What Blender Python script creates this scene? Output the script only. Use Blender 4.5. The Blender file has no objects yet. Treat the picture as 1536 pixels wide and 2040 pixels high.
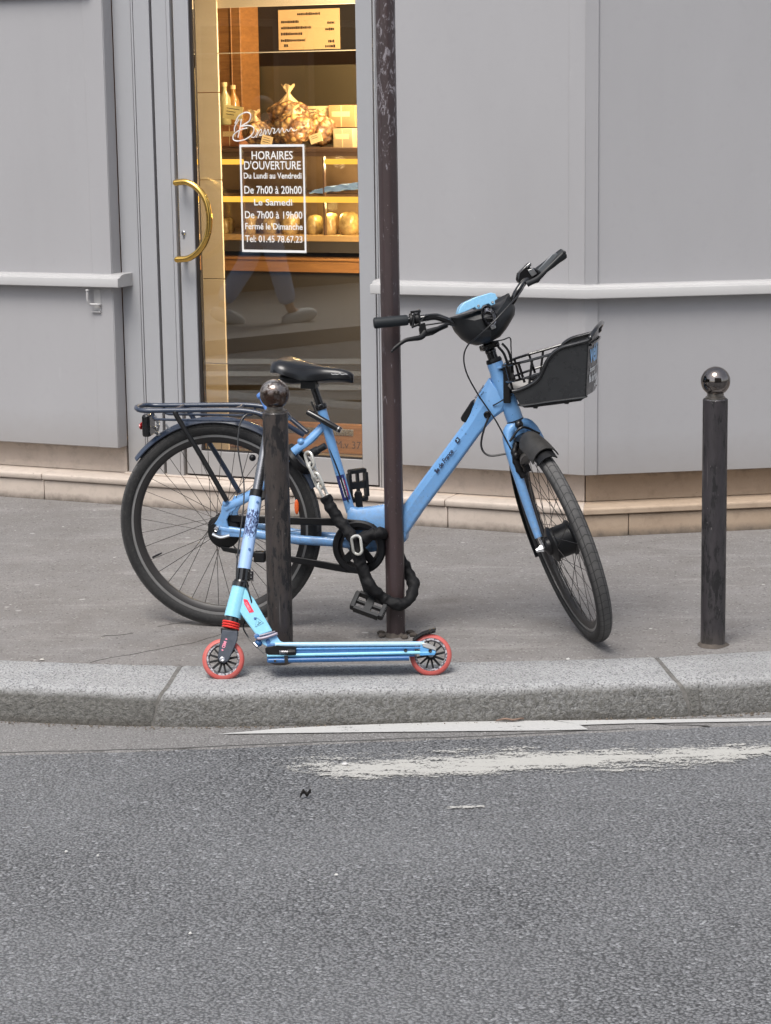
import bpy, bmesh, math, random
from mathutils import Vector, Matrix, noise
random.seed(7)
PI = math.pi
scene = bpy.context.scene
col = scene.collection
V3 = lambda *a: Vector(a if len(a) == 3 else a[0])

# ------------------------------------------------------------------ camera
F, YH, ROLL, HCAM = 4300.0, 200.0, 0.0145, 1.743          # focal length in photo pixels, horizon row, roll, eye height
CAM = Vector((0, 0, HCAM))
_p = math.atan((1020 - YH) / F)
FWD = Vector((0, math.cos(_p), -math.sin(_p)))
_rt = Vector((1, 0, 0)); _up = _rt.cross(FWD)
_c, _s = math.cos(ROLL), math.sin(ROLL)
RGT = _rt * _c - _up * _s
DWN = -_rt * _s - _up * _c
cd = bpy.data.cameras.new('camera'); cam = bpy.data.objects.new('camera', cd); col.objects.link(cam)
m3 = Matrix((RGT, -DWN, -FWD)).transposed()
cam.matrix_world = Matrix.Translation(CAM) @ m3.to_4x4()
cd.sensor_fit = 'VERTICAL'; cd.sensor_height = 36.0; cd.lens = 36.0 * F / 2040.0
cd.clip_start = 0.05; cd.clip_end = 400
scene.camera = cam

def ray(px, py): return FWD + RGT * ((px - 768) / F) + DWN * ((py - 1020) / F)
def gnd(px, py, z=0.0):
    v = ray(px, py); return CAM + v * ((z - CAM.z) / v.z)

class Fr:
    """A local frame of a real object: origin and three axes; u() measures where a sight line meets one of its planes."""
    def __init__(s, o, ax, ay, az): s.o = Vector(o); s.ax, s.ay, s.az = Vector(ax), Vector(ay), Vector(az)
    def w(s, x, y=None, z=None):
        if y is None: x, y, z = x
        return s.o + s.ax * x + s.ay * y + s.az * z
    def u(s, px, py, k, val):
        v = ray(px, py); d = CAM - s.o
        c = [a.dot(d) for a in (s.ax, s.ay, s.az)]; vv = [a.dot(v) for a in (s.ax, s.ay, s.az)]
        c = [q / a.length_squared for q, a in zip(c, (s.ax, s.ay, s.az))]; vv = [q / a.length_squared for q, a in zip(vv, (s.ax, s.ay, s.az))]
        t = (val - c[k]) / vv[k]
        return [c[i] + vv[i] * t for i in range(3)]
    def pt(s, px, py, k, val): return s.w(*s.u(px, py, k, val))
WORLD = Fr((0, 0, 0), (1, 0, 0), (0, 1, 0), (0, 0, 1))

# ------------------------------------------------------------------ mesh helpers
class MB:
    def __init__(s): s.v = []; s.f = []
    def add(s, vs, fs):
        n = len(s.v); s.v += [Vector(q) for q in vs]; s.f += [tuple(i + n for i in f) for f in fs]; return s
    def box(s, fr, a, b):
        (x0, y0, z0), (x1, y1, z1) = a, b
        q = [fr.w(x, y, z) for z in (z0, z1) for y in (y0, y1) for x in (x0, x1)]
        return s.add(q, [(0, 2, 3, 1), (4, 5, 7, 6), (0, 1, 5, 4), (2, 6, 7, 3), (0, 4, 6, 2), (1, 3, 7, 5)])
    def loft(s, secs, closed=False, cap=True):
        n = len(secs[0]); vs = [q for sec in secs for q in sec]; fs = []; m = len(secs)
        for i in range(m if closed else m - 1):
            for j in range(n):
                a, b = i * n + j, i * n + (j + 1) % n; i2 = (i + 1) % m
                fs.append((a, b, i2 * n + (j + 1) % n, i2 * n + j))
        if cap and not closed: fs += [tuple(range(n - 1, -1, -1)), tuple((m - 1) * n + k for k in range(n))]
        return s.add(vs, fs)
    def tube(s, path, r, n=10, closed=False, cap=True, ref=None, flat=1.0, wob=0.0):
        path = [Vector(q) for q in path]; m = len(path)
        if not isinstance(r, (list, tuple)): r = [r] * m
        tg = []
        for i in range(m):
            a = path[(i - 1) % m] if (closed or i > 0) else path[i]
            b = path[(i + 1) % m] if (closed or i < m - 1) else path[i]
            t = b - a; tg.append(t.normalized() if t.length > 1e-9 else Vector((0, 0, 1)))
        nn = Vector(ref) if ref is not None else Vector((0.31, 0.12, 0.94))
        nn = nn - tg[0] * nn.dot(tg[0])
        if nn.length < 1e-3: nn = tg[0].orthogonal()
        nn.normalize(); secs = []
        for i in range(m):
            if ref is not None: nn = Vector(ref) - tg[i] * Vector(ref).dot(tg[i])
            else: nn = nn - tg[i] * nn.dot(tg[i])
            if nn.length < 1e-4: nn = tg[i].orthogonal()
            nn.normalize(); bb = tg[i].cross(nn)
            sec = []
            for k in range(n):
                a = 2 * PI * (k + 0.5) / n; rr = r[i]
                q = path[i] + (nn * math.cos(a) * rr + bb * math.sin(a) * rr * flat)
                if wob: q = path[i] + (q - path[i]) * (1 + wob * noise.noise(q * 32) + wob * 0.7 * noise.noise(q * 75))
                sec.append(q)
            secs.append(sec)
        return s.loft(secs, closed, cap)
    def lathe(s, o, axis, prof, n=24, ref=None):
        o = Vector(o); a = Vector(axis).normalized()
        x = (Vector(ref) - a * Vector(ref).dot(a)).normalized() if ref is not None else a.orthogonal().normalized()
        y = a.cross(x)
        secs = [[o + a * h + (x * math.cos(2 * PI * k / n) + y * math.sin(2 * PI * k / n)) * max(r, 1e-5) for k in range(n)] for r, h in prof]
        return s.loft(secs)
    def ring(s, o, axis, prof, n=64):
        """closed profile (r, h) swept round the axis"""
        o = Vector(o); a = Vector(axis).normalized(); x = a.orthogonal().normalized(); y = a.cross(x)
        secs = [[o + a * h + (x * math.cos(2 * PI * k / n) + y * math.sin(2 * PI * k / n)) * r for r, h in prof] for k in range(n)]
        return s.loft(secs, closed=True)
    def prism(s, pts, off):
        off = Vector(off); n = len(pts); a = [Vector(q) for q in pts]; b = [q + off for q in a]
        return s.add(a + b, [tuple(range(n - 1, -1, -1)), tuple(range(n, 2 * n))] + [(i, (i + 1) % n, (i + 1) % n + n, i + n) for i in range(n)])
    def poly(s, pts): return s.add(pts, [tuple(range(len(pts)))])
    def ball(s, o, rx, ry=None, rz=None, fr=WORLD, n=20, m=12, fn=None):
        ry = ry or rx; rz = rz or rx; o = Vector(o); secs = []
        for i in range(m + 1):
            th = PI * i / m; sec = []
            for k in range(n):
                ph = 2 * PI * k / n
                d = Vector((math.sin(th) * math.cos(ph), math.sin(th) * math.sin(ph), math.cos(th)))
                q = 1.0 if fn is None else fn(d)
                st = max(math.sin(th), 1e-4)
                sec.append(o + fr.ax * (st * math.cos(ph) * rx * q) + fr.ay * (st * math.sin(ph) * ry * q) + fr.az * (d.z * rz * q))
            secs.append(sec)
        return s.loft(secs)

def cr(pts, k=8, closed=False):
    """smooth curve through points"""
    P = [Vector(q) for q in pts]; n = len(P); out = []
    rng = range(n if closed else n - 1)
    for i in rng:
        p0 = P[(i - 1) % n] if (closed or i > 0) else P[0] * 2 - P[1]
        p1, p2 = P[i], P[(i + 1) % n]
        p3 = P[(i + 2) % n] if (closed or i + 2 < n) else P[-1] * 2 - P[-2]
        for j in range(k):
            t = j / k
            out.append(0.5 * ((2 * p1) + (p2 - p0) * t + (2 * p0 - 5 * p1 + 4 * p2 - p3) * t * t + (3 * p1 - p0 - 3 * p2 + p3) * t ** 3))
    if not closed: out.append(P[-1])
    return out

def lerp(a, b, t): return a + (b - a) * t

def obj(name, mb, mat, parent=None, bev=0.0, sharp=35, seg=2, label=None, weld=True):
    me = bpy.data.meshes.new(name)
    inv = root_inv(parent)
    bm = bmesh.new()
    vs = [bm.verts.new(inv @ q) for q in mb.v]
    for f in mb.f:
        try: bm.faces.new([vs[i] for i in f])
        except ValueError: pass
    if weld: bmesh.ops.remove_doubles(bm, verts=bm.verts, dist=1e-6)
    bmesh.ops.recalc_face_normals(bm, faces=bm.faces)
    bm.to_mesh(me); bm.free()
    for p in me.polygons: p.use_smooth = True
    try: me.set_sharp_from_angle(angle=math.radians(sharp))
    except Exception: pass
    for mm in (mat if isinstance(mat, (list, tuple)) else [mat]): me.materials.append(mm)
    o = bpy.data.objects.new(name, me); col.objects.link(o)
    if parent is not None: o.parent = parent
    if bev:
        b = o.modifiers.new('bevel', 'BEVEL'); b.width = bev; b.segments = seg; b.limit_method = 'ANGLE'; b.angle_limit = math.radians(40)
        b.harden_normals = False
    if label: o['label'] = label
    return o

ROOTM = {}
def root_inv(p):
    while p is not None and p.name not in ROOTM: p = p.parent
    return ROOTM[p.name].inverted() if p is not None else Matrix.Identity(4)
def tag(o, label, cat, group=None):
    o['label'] = label; o['category'] = cat
    if group: o['group'] = group
    return o
def thing(name, label, cat, loc, group=None, rot=None):
    o = bpy.data.objects.new(name, None); col.objects.link(o)
    o.empty_display_size = 0.1
    if rot is not None: rot = rot.normalized()
    M_ = Matrix.Translation(Vector(loc)) @ (rot.to_4x4() if rot is not None else Matrix.Identity(4))
    o.matrix_world = M_; ROOTM[o.name] = M_.copy()
    return tag(o, label, cat, group)
def structure(o, kind='structure'): o['kind'] = kind; return o
def single(name, mb, mat, label, cat, group=None, **k):
    """a thing that is one mesh, its origin at its base"""
    c = sum(mb.v, Vector()) / len(mb.v); c.z = min(q.z for q in mb.v)
    mb.v = [q - c for q in mb.v]
    o = obj(name, mb, mat, None, **k); o.location = c
    return tag(o, label, cat, group)

FONT_CACHE = {}
def text_mb(txt, size, place, thick=0.0004, align='CENTER', sx=1.0, spacing=1.0, bold=0.0):
    """lettering as a thin mesh; place(x, y, d) maps the text plane to the world"""
    cu = bpy.data.curves.new('lettering', 'FONT'); cu.body = txt; cu.size = size; cu.align_x = align; cu.space_character = spacing
    cu.offset = bold; cu.resolution_u = 3
    o = bpy.data.objects.new('lettering', cu); col.objects.link(o)
    bpy.context.view_layer.update()
    me = bpy.data.meshes.new_from_object(o.evaluated_get(bpy.context.evaluated_depsgraph_get()))
    mb = MB(); mb.add([place(q.co.x * sx, q.co.y, thick) for q in me.vertices], [tuple(p.vertices) for p in me.polygons])
    bpy.data.objects.remove(o); bpy.data.meshes.remove(me); bpy.data.curves.remove(cu)
    return mb

# ------------------------------------------------------------------ materials
def srgb(r, g, b):
    f = lambda c: (c / 255 / 12.92) if c / 255 <= 0.04045 else ((c / 255 + 0.055) / 1.055) ** 2.4
    return (f(r), f(g), f(b))
class NT:
    def __init__(s, name):
        s.m = bpy.data.materials.new(name); s.m.use_nodes = True; s.t = s.m.node_tree; s.t.nodes.clear()
        s.out = s.n('ShaderNodeOutputMaterial'); s.tc = s.n('ShaderNodeTexCoord')
        s.co = s.tc.outputs['Object']
    def n(s, ty, **k):
        x = s.t.nodes.new(ty)
        for a, b in k.items(): setattr(x, a, b)
        return x
    def l(s, a, b): s.t.links.new(a, b)
    def pr(s, rough=0.5, metal=0.0, spec=0.5, coat=0.0):
        b = s.n('ShaderNodeBsdfPrincipled'); b.inputs['Roughness'].default_value = rough; b.inputs['Metallic'].default_value = metal
        b.inputs['Specular IOR Level'].default_value = spec; b.inputs['Coat Weight'].default_value = coat; b.inputs['Coat Roughness'].default_value = 0.08
        s.l(b.outputs[0], s.out.inputs[0]); s.b = b; return b
    def map(s, scale=(1, 1, 1), rot=(0, 0, 0), co=None):
        m = s.n('ShaderNodeMapping'); m.inputs['Scale'].default_value = scale; m.inputs['Rotation'].default_value = rot
        s.l(co or s.co, m.inputs[0]); return m.outputs[0]
    def noise(s, scale, detail=4, rough=0.55, co=None, dist=0.0):
        x = s.n('ShaderNodeTexNoise'); x.inputs['Scale'].default_value = scale; x.inputs['Detail'].default_value = detail
        x.inputs['Roughness'].default_value = rough; x.inputs['Distortion'].default_value = dist
        s.l(co or s.co, x.inputs['Vector']); return x.outputs[0]
    def voro(s, scale, feat='F1', co=None, rnd=1.0, out='Distance'):
        x = s.n('ShaderNodeTexVoronoi', feature=feat); x.inputs['Scale'].default_value = scale; x.inputs['Randomness'].default_value = rnd
        s.l(co or s.co, x.inputs['Vector']); return x.outputs[out]
    def ramp(s, v, lo, hi, a=0.0, b=1.0):
        x = s.n('ShaderNodeMapRange'); x.inputs[1].default_value = lo; x.inputs[2].default_value = hi
        x.inputs[3].default_value = a; x.inputs[4].default_value = b; s.l(v, x.inputs[0]); return x.outputs[0]
    def math(s, op, a, b=None):
        x = s.n('ShaderNodeMath', operation=op)
        for i, q in enumerate((a, b)):
            if q is None: continue
            if isinstance(q, (int, float)): x.inputs[i].default_value = q
            else: s.l(q, x.inputs[i])
        return x.outputs[0]
    def mix(s, fac, a, b, mode='MIX'):
        x = s.n('ShaderNodeMix', data_type='RGBA', blend_type=mode)
        if isinstance(fac, (int, float)): x.inputs[0].default_value = fac
        else: s.l(fac, x.inputs[0])
        for i, q in ((6, a), (7, b)):
            if isinstance(q, tuple): x.inputs[i].default_value = (*q[:3], 1)
            else: s.l(q, x.inputs[i])
        return x.outputs[2]
    def bump(s, h, strength=0.3, dist=0.002, prev=None):
        x = s.n('ShaderNodeBump'); x.inputs['Strength'].default_value = strength; x.inputs['Distance'].default_value = dist
        s.l(h, x.inputs['Height'])
        if prev: s.l(prev, x.inputs['Normal'])
        return x.outputs[0]
    def xyz(s, co=None):
        x = s.n('ShaderNodeSeparateXYZ'); s.l(co or s.co, x.inputs[0]); return x.outputs
    def line(s, pts, width, wig=0.02, wscale=6.0):
        """mask of a crack running along a polyline on the x-y plane of the object"""
        wob = s.n('ShaderNodeTexNoise'); wob.inputs['Scale'].default_value = wscale; wob.inputs['Detail'].default_value = 3
        s.l(s.co, wob.inputs['Vector'])
        vm = s.n('ShaderNodeVectorMath', operation='SUBTRACT'); s.l(wob.outputs['Color'], vm.inputs[0]); vm.inputs[1].default_value = (0.5, 0.5, 0.5)
        v2 = s.n('ShaderNodeVectorMath', operation='SCALE'); s.l(vm.outputs[0], v2.inputs[0]); v2.inputs['Scale'].default_value = wig
        v3 = s.n('ShaderNodeVectorMath', operation='ADD'); s.l(s.co, v3.inputs[0]); s.l(v2.outputs[0], v3.inputs[1])
        X = s.xyz(v3.outputs[0]); best = None
        for (x0, y0), (x1, y1) in zip(pts, pts[1:]):
            dx, dy = x1 - x0, y1 - y0; L = math.hypot(dx, dy); dx, dy = dx / L, dy / L
            ax = s.math('SUBTRACT', X[0], x0); ay = s.math('SUBTRACT', X[1], y0)
            t = s.math('ADD', s.math('MULTIPLY', ax, dx), s.math('MULTIPLY', ay, dy))
            t = s.math('SUBTRACT', t, s.math('MINIMUM', s.math('MAXIMUM', t, 0.0), L))
            q = s.math('SUBTRACT', s.math('MULTIPLY', ax, -dy), s.math('MULTIPLY', ay, -dx))
            d = s.math('SQRT', s.math('ADD', s.math('MULTIPLY', q, q), s.math('MULTIPLY', t, t)))
            best = d if best is None else s.math('MINIMUM', best, d)
        return s.ramp(best, width * 0.4, width, 1.0, 0.0)

def simple(name, c, rough=0.5, metal=0.0, var=0.0, vscale=8.0, c2=None, bump=0.0, bscale=200.0, spec=0.5, coat=0.0, rvar=0.0, stretch=(1, 1, 1)):
    t = NT(name); b = t.pr(rough, metal, spec, coat); co = t.map(stretch)
    if c2 is None: c2 = tuple(x * 0.7 for x in c)
    if var:
        f = t.ramp(t.noise(vscale, 6, 0.6, co), 0.5 - 0.25 / max(var, 0.3), 0.5 + 0.25 / max(var, 0.3), 0, min(1, var))
        t.l(t.mix(f, c, c2), b.inputs['Base Color'])
    else: b.inputs['Base Color'].default_value = (*c, 1)
    if rvar: t.l(t.ramp(t.noise(vscale * 2.3, 5, 0.6, co), 0.3, 0.7, max(0.02, rough - rvar), min(1, rough + rvar)), b.inputs['Roughness'])
    if bump: t.l(t.bump(t.noise(bscale, 3, 0.6, co), bump, 0.001), b.inputs['Normal'])
    return t.m
def emit(name, c, s):
    t = NT(name); e = t.n('ShaderNodeEmission'); e.inputs[0].default_value = (*c, 1); e.inputs[1].default_value = s; t.l(e.outputs[0], t.out.inputs[0]); return t.m
# ================================================================== SETTING: road, gutter, kerb, pavement, painted lines
ZR = -0.115
def road_mat(name, base, dark, light, sc, bstr, fine=False):
    t = NT(name); b = t.pr(0.85, 0, 0.25)
    big = t.noise(0.9, 4, 0.6); mid = t.noise(6, 5, 0.65)
    wv_ = t.n('ShaderNodeTexNoise'); wv_.inputs['Scale'].default_value = sc * 0.7; t.l(t.co, wv_.inputs['Vector']); wa = t.n('ShaderNodeVectorMath', operation='SCALE'); wa.inputs['Scale'].default_value = 0.55 / sc; t.l(wv_.outputs['Color'], wa.inputs[0]); wb = t.n('ShaderNodeVectorMath', operation='ADD'); t.l(t.co, wb.inputs[0]); t.l(wa.outputs[0], wb.inputs[1])
    cell = t.voro(sc, 'F1', wb.outputs[0]); rnd = t.voro(sc, 'F1', out='Color'); gr = t.noise(sc * 2.4, 3, 0.7)
    R = t.n('ShaderNodeSeparateColor'); t.l(rnd, R.inputs[0])
    c = t.mix(t.ramp(R.outputs[0], 0.15, 0.9), base, light)
    c = t.mix(t.ramp(cell, 0.38, 0.68, 0, 0.9), c, dark)
    c = t.mix(t.ramp(R.outputs[1], 0.93, 0.98, 0, 0.6), c, tuple(min(1, x * 1.75) for x in light))
    c = t.mix(t.ramp(R.outputs[2], 0.86, 0.96, 0, 0.8), c, tuple(x * 0.6 for x in dark))
    c = t.mix(t.ramp(gr, 0.35, 0.7, 0, 0.5), c, dark)
    c = t.mix(t.ramp(big, 0.35, 0.65, 0.0, 0.3), c, tuple(x * 1.2 for x in base))
    lane = t.noise(0.55, 3, 0.6, t.map((0.5, 2.0, 1))); c = t.mix(t.ramp(lane, 0.42, 0.62, 0, 0.05), c, tuple(x * 0.5 for x in base))
    oil = t.noise(2.6, 6, 0.75); c = t.mix(t.ramp(oil, 0.68, 0.78, 0, 0.3), c, tuple(x * 0.45 for x in base))
    c = t.mix(t.ramp(mid, 0.4, 0.75, 0.0, 0.10), c, dark)
    t.l(c, b.inputs['Base Color'])
    h = t.math('ADD', t.math('MULTIPLY', t.math('SUBTRACT', 1.0, cell), 1.0), t.math('MULTIPLY', gr, 0.6))
    h = t.math('ADD', h, t.math('MULTIPLY', R.outputs[1], 0.5))
    t.l(t.bump(h, bstr, 0.006), b.inputs['Normal'])
    t.l(t.ramp(R.outputs[0], 0, 1, 0.62, 0.95), b.inputs['Roughness'])
    return t
M_road = road_mat('road_asphalt', (0.238, 0.241, 0.248), (0.055, 0.056, 0.059), (0.315, 0.32, 0.33), 128, 1.05).m
t_ = road_mat('gutter_asphalt', (0.235, 0.228, 0.224), (0.13, 0.125, 0.121), (0.285, 0.278, 0.273), 190, 0.4)
M_gutter = t_.m
_b = [n for n in t_.t.nodes if n.type == 'BSDF_PRINCIPLED'][0]; _src = _b.inputs['Base Color'].links[0].from_socket
_q = [gnd(*q, ZR) for q in ((1240, 1437), (1300, 1444), (1330, 1447), (1420, 1449), (1500, 1454), (1545, 1452))]; _ck = t_.line([(a.x, a.y) for a in _q], 0.006, 0.03)
_q = [gnd(*q, ZR) for q in ((0, 1503), (310, 1494), (520, 1486), (768, 1475), (960, 1469), (1118, 1461), (1260, 1454))]; _ck = t_.math('MAXIMUM', _ck, t_.math('MULTIPLY', t_.line([(a.x, a.y) for a in _q], 0.007, 0.03), 0.8))
t_.l(t_.mix(_ck, _src, (0.03, 0.029, 0.028)), _b.inputs['Base Color'])

def pavement_mat():
    t = NT('pavement_asphalt'); b = t.pr(0.9, 0, 0.22)
    big = t.noise(1.1, 5, 0.62); mid = t.noise(5, 6, 0.7); fine = t.noise(170, 3, 0.7)
    rnd = t.voro(150, 'F1', out='Color'); cell = t.voro(150, 'F1')
    R = t.n('ShaderNodeSeparateColor'); t.l(rnd, R.inputs[0])
    c = t.mix(t.ramp(big, 0.3, 0.7), (0.240, 0.230, 0.224), (0.208, 0.198, 0.192))
    c = t.mix(t.ramp(mid, 0.40, 0.66, 0, 0.5), c, (0.155, 0.141, 0.131))
    st = t.noise(3.0, 5, 0.7, t.map((0.5, 2.2, 1)))
    c = t.mix(t.ramp(st, 0.54, 0.68, 0, 0.7), c, (0.31, 0.298, 0.288))
    c = t.mix(t.ramp(fine, 0.35, 0.7, 0, 0.45), c, (0.1, 0.092, 0.087))
    c = t.mix(t.ramp(R.outputs[0], 0.94, 0.98, 0, 0.6), c, (0.32, 0.31, 0.30))
    c = t.mix(t.ramp(R.outputs[1], 0.93, 0.97, 0, 0.6), c, (0.075, 0.07, 0.066))
    spot = t.voro(5.5, 'F1'); sr = t.voro(5.5, 'F1', out='Color'); S = t.n('ShaderNodeSeparateColor'); t.l(sr, S.inputs[0])
    gum = t.math('MULTIPLY', t.ramp(spot, 0.045, 0.075, 1, 0), t.ramp(S.outputs[0], 0.45, 0.5))
    c = t.mix(t.math('MULTIPLY', gum, 0.75), c, (0.36, 0.35, 0.34))
    spot2 = t.voro(14, 'F1'); sr2 = t.voro(14, 'F1', out='Color'); S2 = t.n('ShaderNodeSeparateColor'); t.l(sr2, S2.inputs[0])
    c = t.mix(t.math('MULTIPLY', t.math('MULTIPLY', t.ramp(spot2, 0.06, 0.1, 1, 0), t.ramp(S2.outputs[1], 0.8, 0.83)), 0.8), c, (0.5, 0.49, 0.47))
    A = [gnd(*q) for q in ((180, 1318), (285, 1300), (380, 1281), (450, 1262))]
    ck = t.line([(q.x, q.y) for q in A], 0.004, 0.05)
    A = [gnd(*q) for q in ((205, 1268), (240, 1265), (262, 1262))]
    ck = t.math('MAXIMUM', ck, t.line([(q.x, q.y) for q in A], 0.006, 0.06))
    A = [gnd(*q) for q in ((318, 1248), (345, 1243), (380, 1240))]
    ck = t.math('MAXIMUM', ck, t.line([(q.x, q.y) for q in A], 0.005, 0.06))
    c = t.mix(t.math('MULTIPLY', ck, 0.85), c, (0.02, 0.018, 0.017))
    # soft shadows of the bicycle and its rear wheel, painted into the pavement colour
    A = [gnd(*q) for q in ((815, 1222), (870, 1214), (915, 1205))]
    bike_shadow = t.line([(q.x, q.y) for q in A], 0.16, 0.12, 3)
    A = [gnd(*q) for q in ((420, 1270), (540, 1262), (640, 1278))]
    bike_shadow = t.math('MAXIMUM', bike_shadow, t.line([(q.x, q.y) for q in A], 0.14, 0.12, 3))
    c = t.mix(t.math('MULTIPLY', bike_shadow, t.ramp(mid, 0.25, 0.7, 0.1, 0.6)), c, (0.085, 0.074, 0.068))
    t.l(c, b.inputs['Base Color'])
    h = t.math('ADD', t.math('MULTIPLY', fine, 0.8), t.math('SUBTRACT', 1.0, cell))
    h = t.math('SUBTRACT', h, t.math('MULTIPLY', ck, 4.0))
    t.l(t.bump(h, 0.5, 0.003), b.inputs['Normal'])
    return t.m
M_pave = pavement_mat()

def granite(name, dirt):
    t = NT(name); b = t.pr(0.8, 0, 0.3)
    v = t.voro(230, 'F1', out='Color'); S = t.n('ShaderNodeSeparateColor'); t.l(v, S.inputs[0])
    c = t.mix(t.ramp(S.outputs[0], 0.0, 1.0), (0.34, 0.343, 0.345), (0.49, 0.492, 0.495))
    c = t.mix(t.ramp(S.outputs[1], 0.76, 0.86, 0, 0.85), c, (0.15, 0.15, 0.155))
    n1 = t.noise(2.2, 5, 0.65); n2 = t.noise(60, 4, 0.7)
    c = t.mix(t.ramp(n1, 0.4, 0.72, 0, 0.4), c, (0.24, 0.235, 0.228))
    c = t.mix(t.ramp(n2, 0.45, 0.75, 0, 0.35), c, (0.16, 0.16, 0.158))
    # kerb face darkens below the arris, most strongly at the foot
    X = t.xyz(); z = t.math('ADD', X[2], t.math('MULTIPLY', t.math('SUBTRACT', n1, 0.5), 0.05))
    pit = t.noise(95, 3, 0.75)
    g = t.ramp(z, -0.03, -0.006, 1, 0)
    c = t.mix(t.math('MULTIPLY', g, t.ramp(pit, 0.3, 0.62, dirt * 0.9, 1.0)), c, t.mix(t.ramp(n2, 0.3, 0.7), (0.075, 0.073, 0.066), (0.185, 0.18, 0.166)))
    c = t.mix(t.ramp(z, -0.125, -0.085, 0.75, 0), c, (0.055, 0.046, 0.035))
    t.l(c, b.inputs['Base Color'])
    h = t.math('ADD', t.math('MULTIPLY', pit, 1.5), n2)
    t.l(t.bump(h, 0.95, 0.007), b.inputs['Normal'])
    return t.m
M_granite = granite('kerb_granite', 0.5); M_granite2 = granite('kerb_granite_darker', 0.9)
M_mortar = simple('mortar', (0.07, 0.065, 0.058), 0.95, var=0.8, vscale=60, bump=0.6, bscale=150)

# plan curves measured from the photo
def curve_at(pts, x):
    if x <= pts[0][0]: a, b = pts[0], pts[1]
    elif x >= pts[-1][0]: a, b = pts[-2], pts[-1]
    else:
        for a, b in zip(pts, pts[1:]):
            if a[0] <= x <= b[0]: break
    return a[1] + (b[1] - a[1]) * (x - a[0]) / (b[0] - a[0])
INNER = [(-1.249, 6.747), (-0.95, 6.684), (-0.673, 6.645), (-0.35, 6.637), (0.208, 6.646), (0.6, 6.655), (0.9, 6.672), (1.232, 6.726)]
INNER = [(x * 0.9927, y * 0.9927) for x, y in INNER]
def inner(x): return sum(curve_at(INNER, x + d) for d in (-0.12, 0, 0.12)) / 3
def kerb_sec(x, rough):
    yi = inner(x); nz = lambda a: noise.noise(Vector((x * 7, a, 3))) * rough
    prof = [(0.0, -0.2), (0.0, -0.004), (0.006, 0.0), (0.1, 0.001), (0.2, 0.0), (0.262, -0.001), (0.278, -0.006), (0.288, -0.016), (0.293, -0.03), (0.296, -0.06), (0.3, -0.09), (0.304, -0.2)]
    return [Vector((x, yi - d + (nz(i * 2.3) if i > 4 else 0), z + (nz(i * 1.7 + 9) * 0.6 if 4 < i < 10 else 0))) for i, (d, z) in enumerate(prof)]
def kerb_stone(x0, x1, mat, slant0=0, slant1=0):
    mb = MB(); n = max(8, int((x1 - x0) / 0.02)); secs = []
    for i in range(n + 1):
        x = lerp(x0, x1, i / n); sec = kerb_sec(x, 0.004)
        ds = slant0 * (1 - i / n) ** 6 + slant1 * (i / n) ** 6
        e = 0.006 if i in (0, n) else 0
        sec = [q + Vector((ds * (1 - k / 11), e * 0.5 if k > 4 else 0, -e if 1 < k < 9 else 0)) for k, q in enumerate(sec)]
        secs.append(sec)
    mb.loft(secs)
    return structure(obj('kerb', mb, mat, sharp=60))
J1 = gnd(304, 1366).x; J2a = gnd(1374, 1348).x; J2b = gnd(1396, 1347).x
kerb_stone(-14, J1 - 0.003, M_granite2, 0, 0.075)
kerb_stone(J1 + 0.004, J2a - 0.004, M_granite, 0.075, -0.085)
kerb_stone(J2a + 0.004, J2b - 0.003, M_granite2, -0.085, -0.07)
kerb_stone(J2b + 0.003, 14, M_granite, -0.07, 0)
mb = MB()
for x, sl in ((J1, 0.075), (J2a, -0.085), (J2b, -0.07)):
    sec = kerb_sec(x, 0.0)
    A = [q + Vector((sl * (1 - k / 11) - 0.007, 0.003, -0.0045)) for k, q in enumerate(sec)]; B_ = [q + Vector((0.014, 0, 0)) for q in A]
    mb.loft([A, B_])
structure(obj('kerb_mortar', mb, simple('joint_mortar', (0.2, 0.192, 0.18), 0.95, var=1.0, vscale=50, c2=(0.07, 0.066, 0.06), bump=0.8, bscale=150)))

# pavement sheet from the kerb to beyond the walls
mb = MB(); xs = [-40, -14, -6, -3] + [-2 + i * 0.1 for i in range(41)] + [3, 6, 14, 40]
rows = [0.006, 0.05, 0.3, 0.8, 1.6, 2.4, 4.2, 9.0, 30.0]
g = [[Vector((x, inner(max(-13.9, min(13.9, x))) + d + (0.003 * noise.noise(Vector((x * 9, 1, 2))) if d < 0.01 else 0), -0.004 if d < 0.01 else 0.0)) for x in xs] for d in rows]
mb.add([q for r in g for q in r], [(i * len(xs) + j, i * len(xs) + j + 1, (i + 1) * len(xs) + j + 1, (i + 1) * len(xs) + j) for i in range(len(rows) - 1) for j in range(len(xs) - 1)])
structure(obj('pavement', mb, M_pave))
mb = MB(); mb.poly([Vector((-60, -40, ZR - 0.25)), Vector((60, -40, ZR - 0.25)), Vector((60, 45, ZR - 0.25)), Vector((-60, 45, ZR - 0.25))])
structure(obj('ground', mb, M_mortar))
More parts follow.
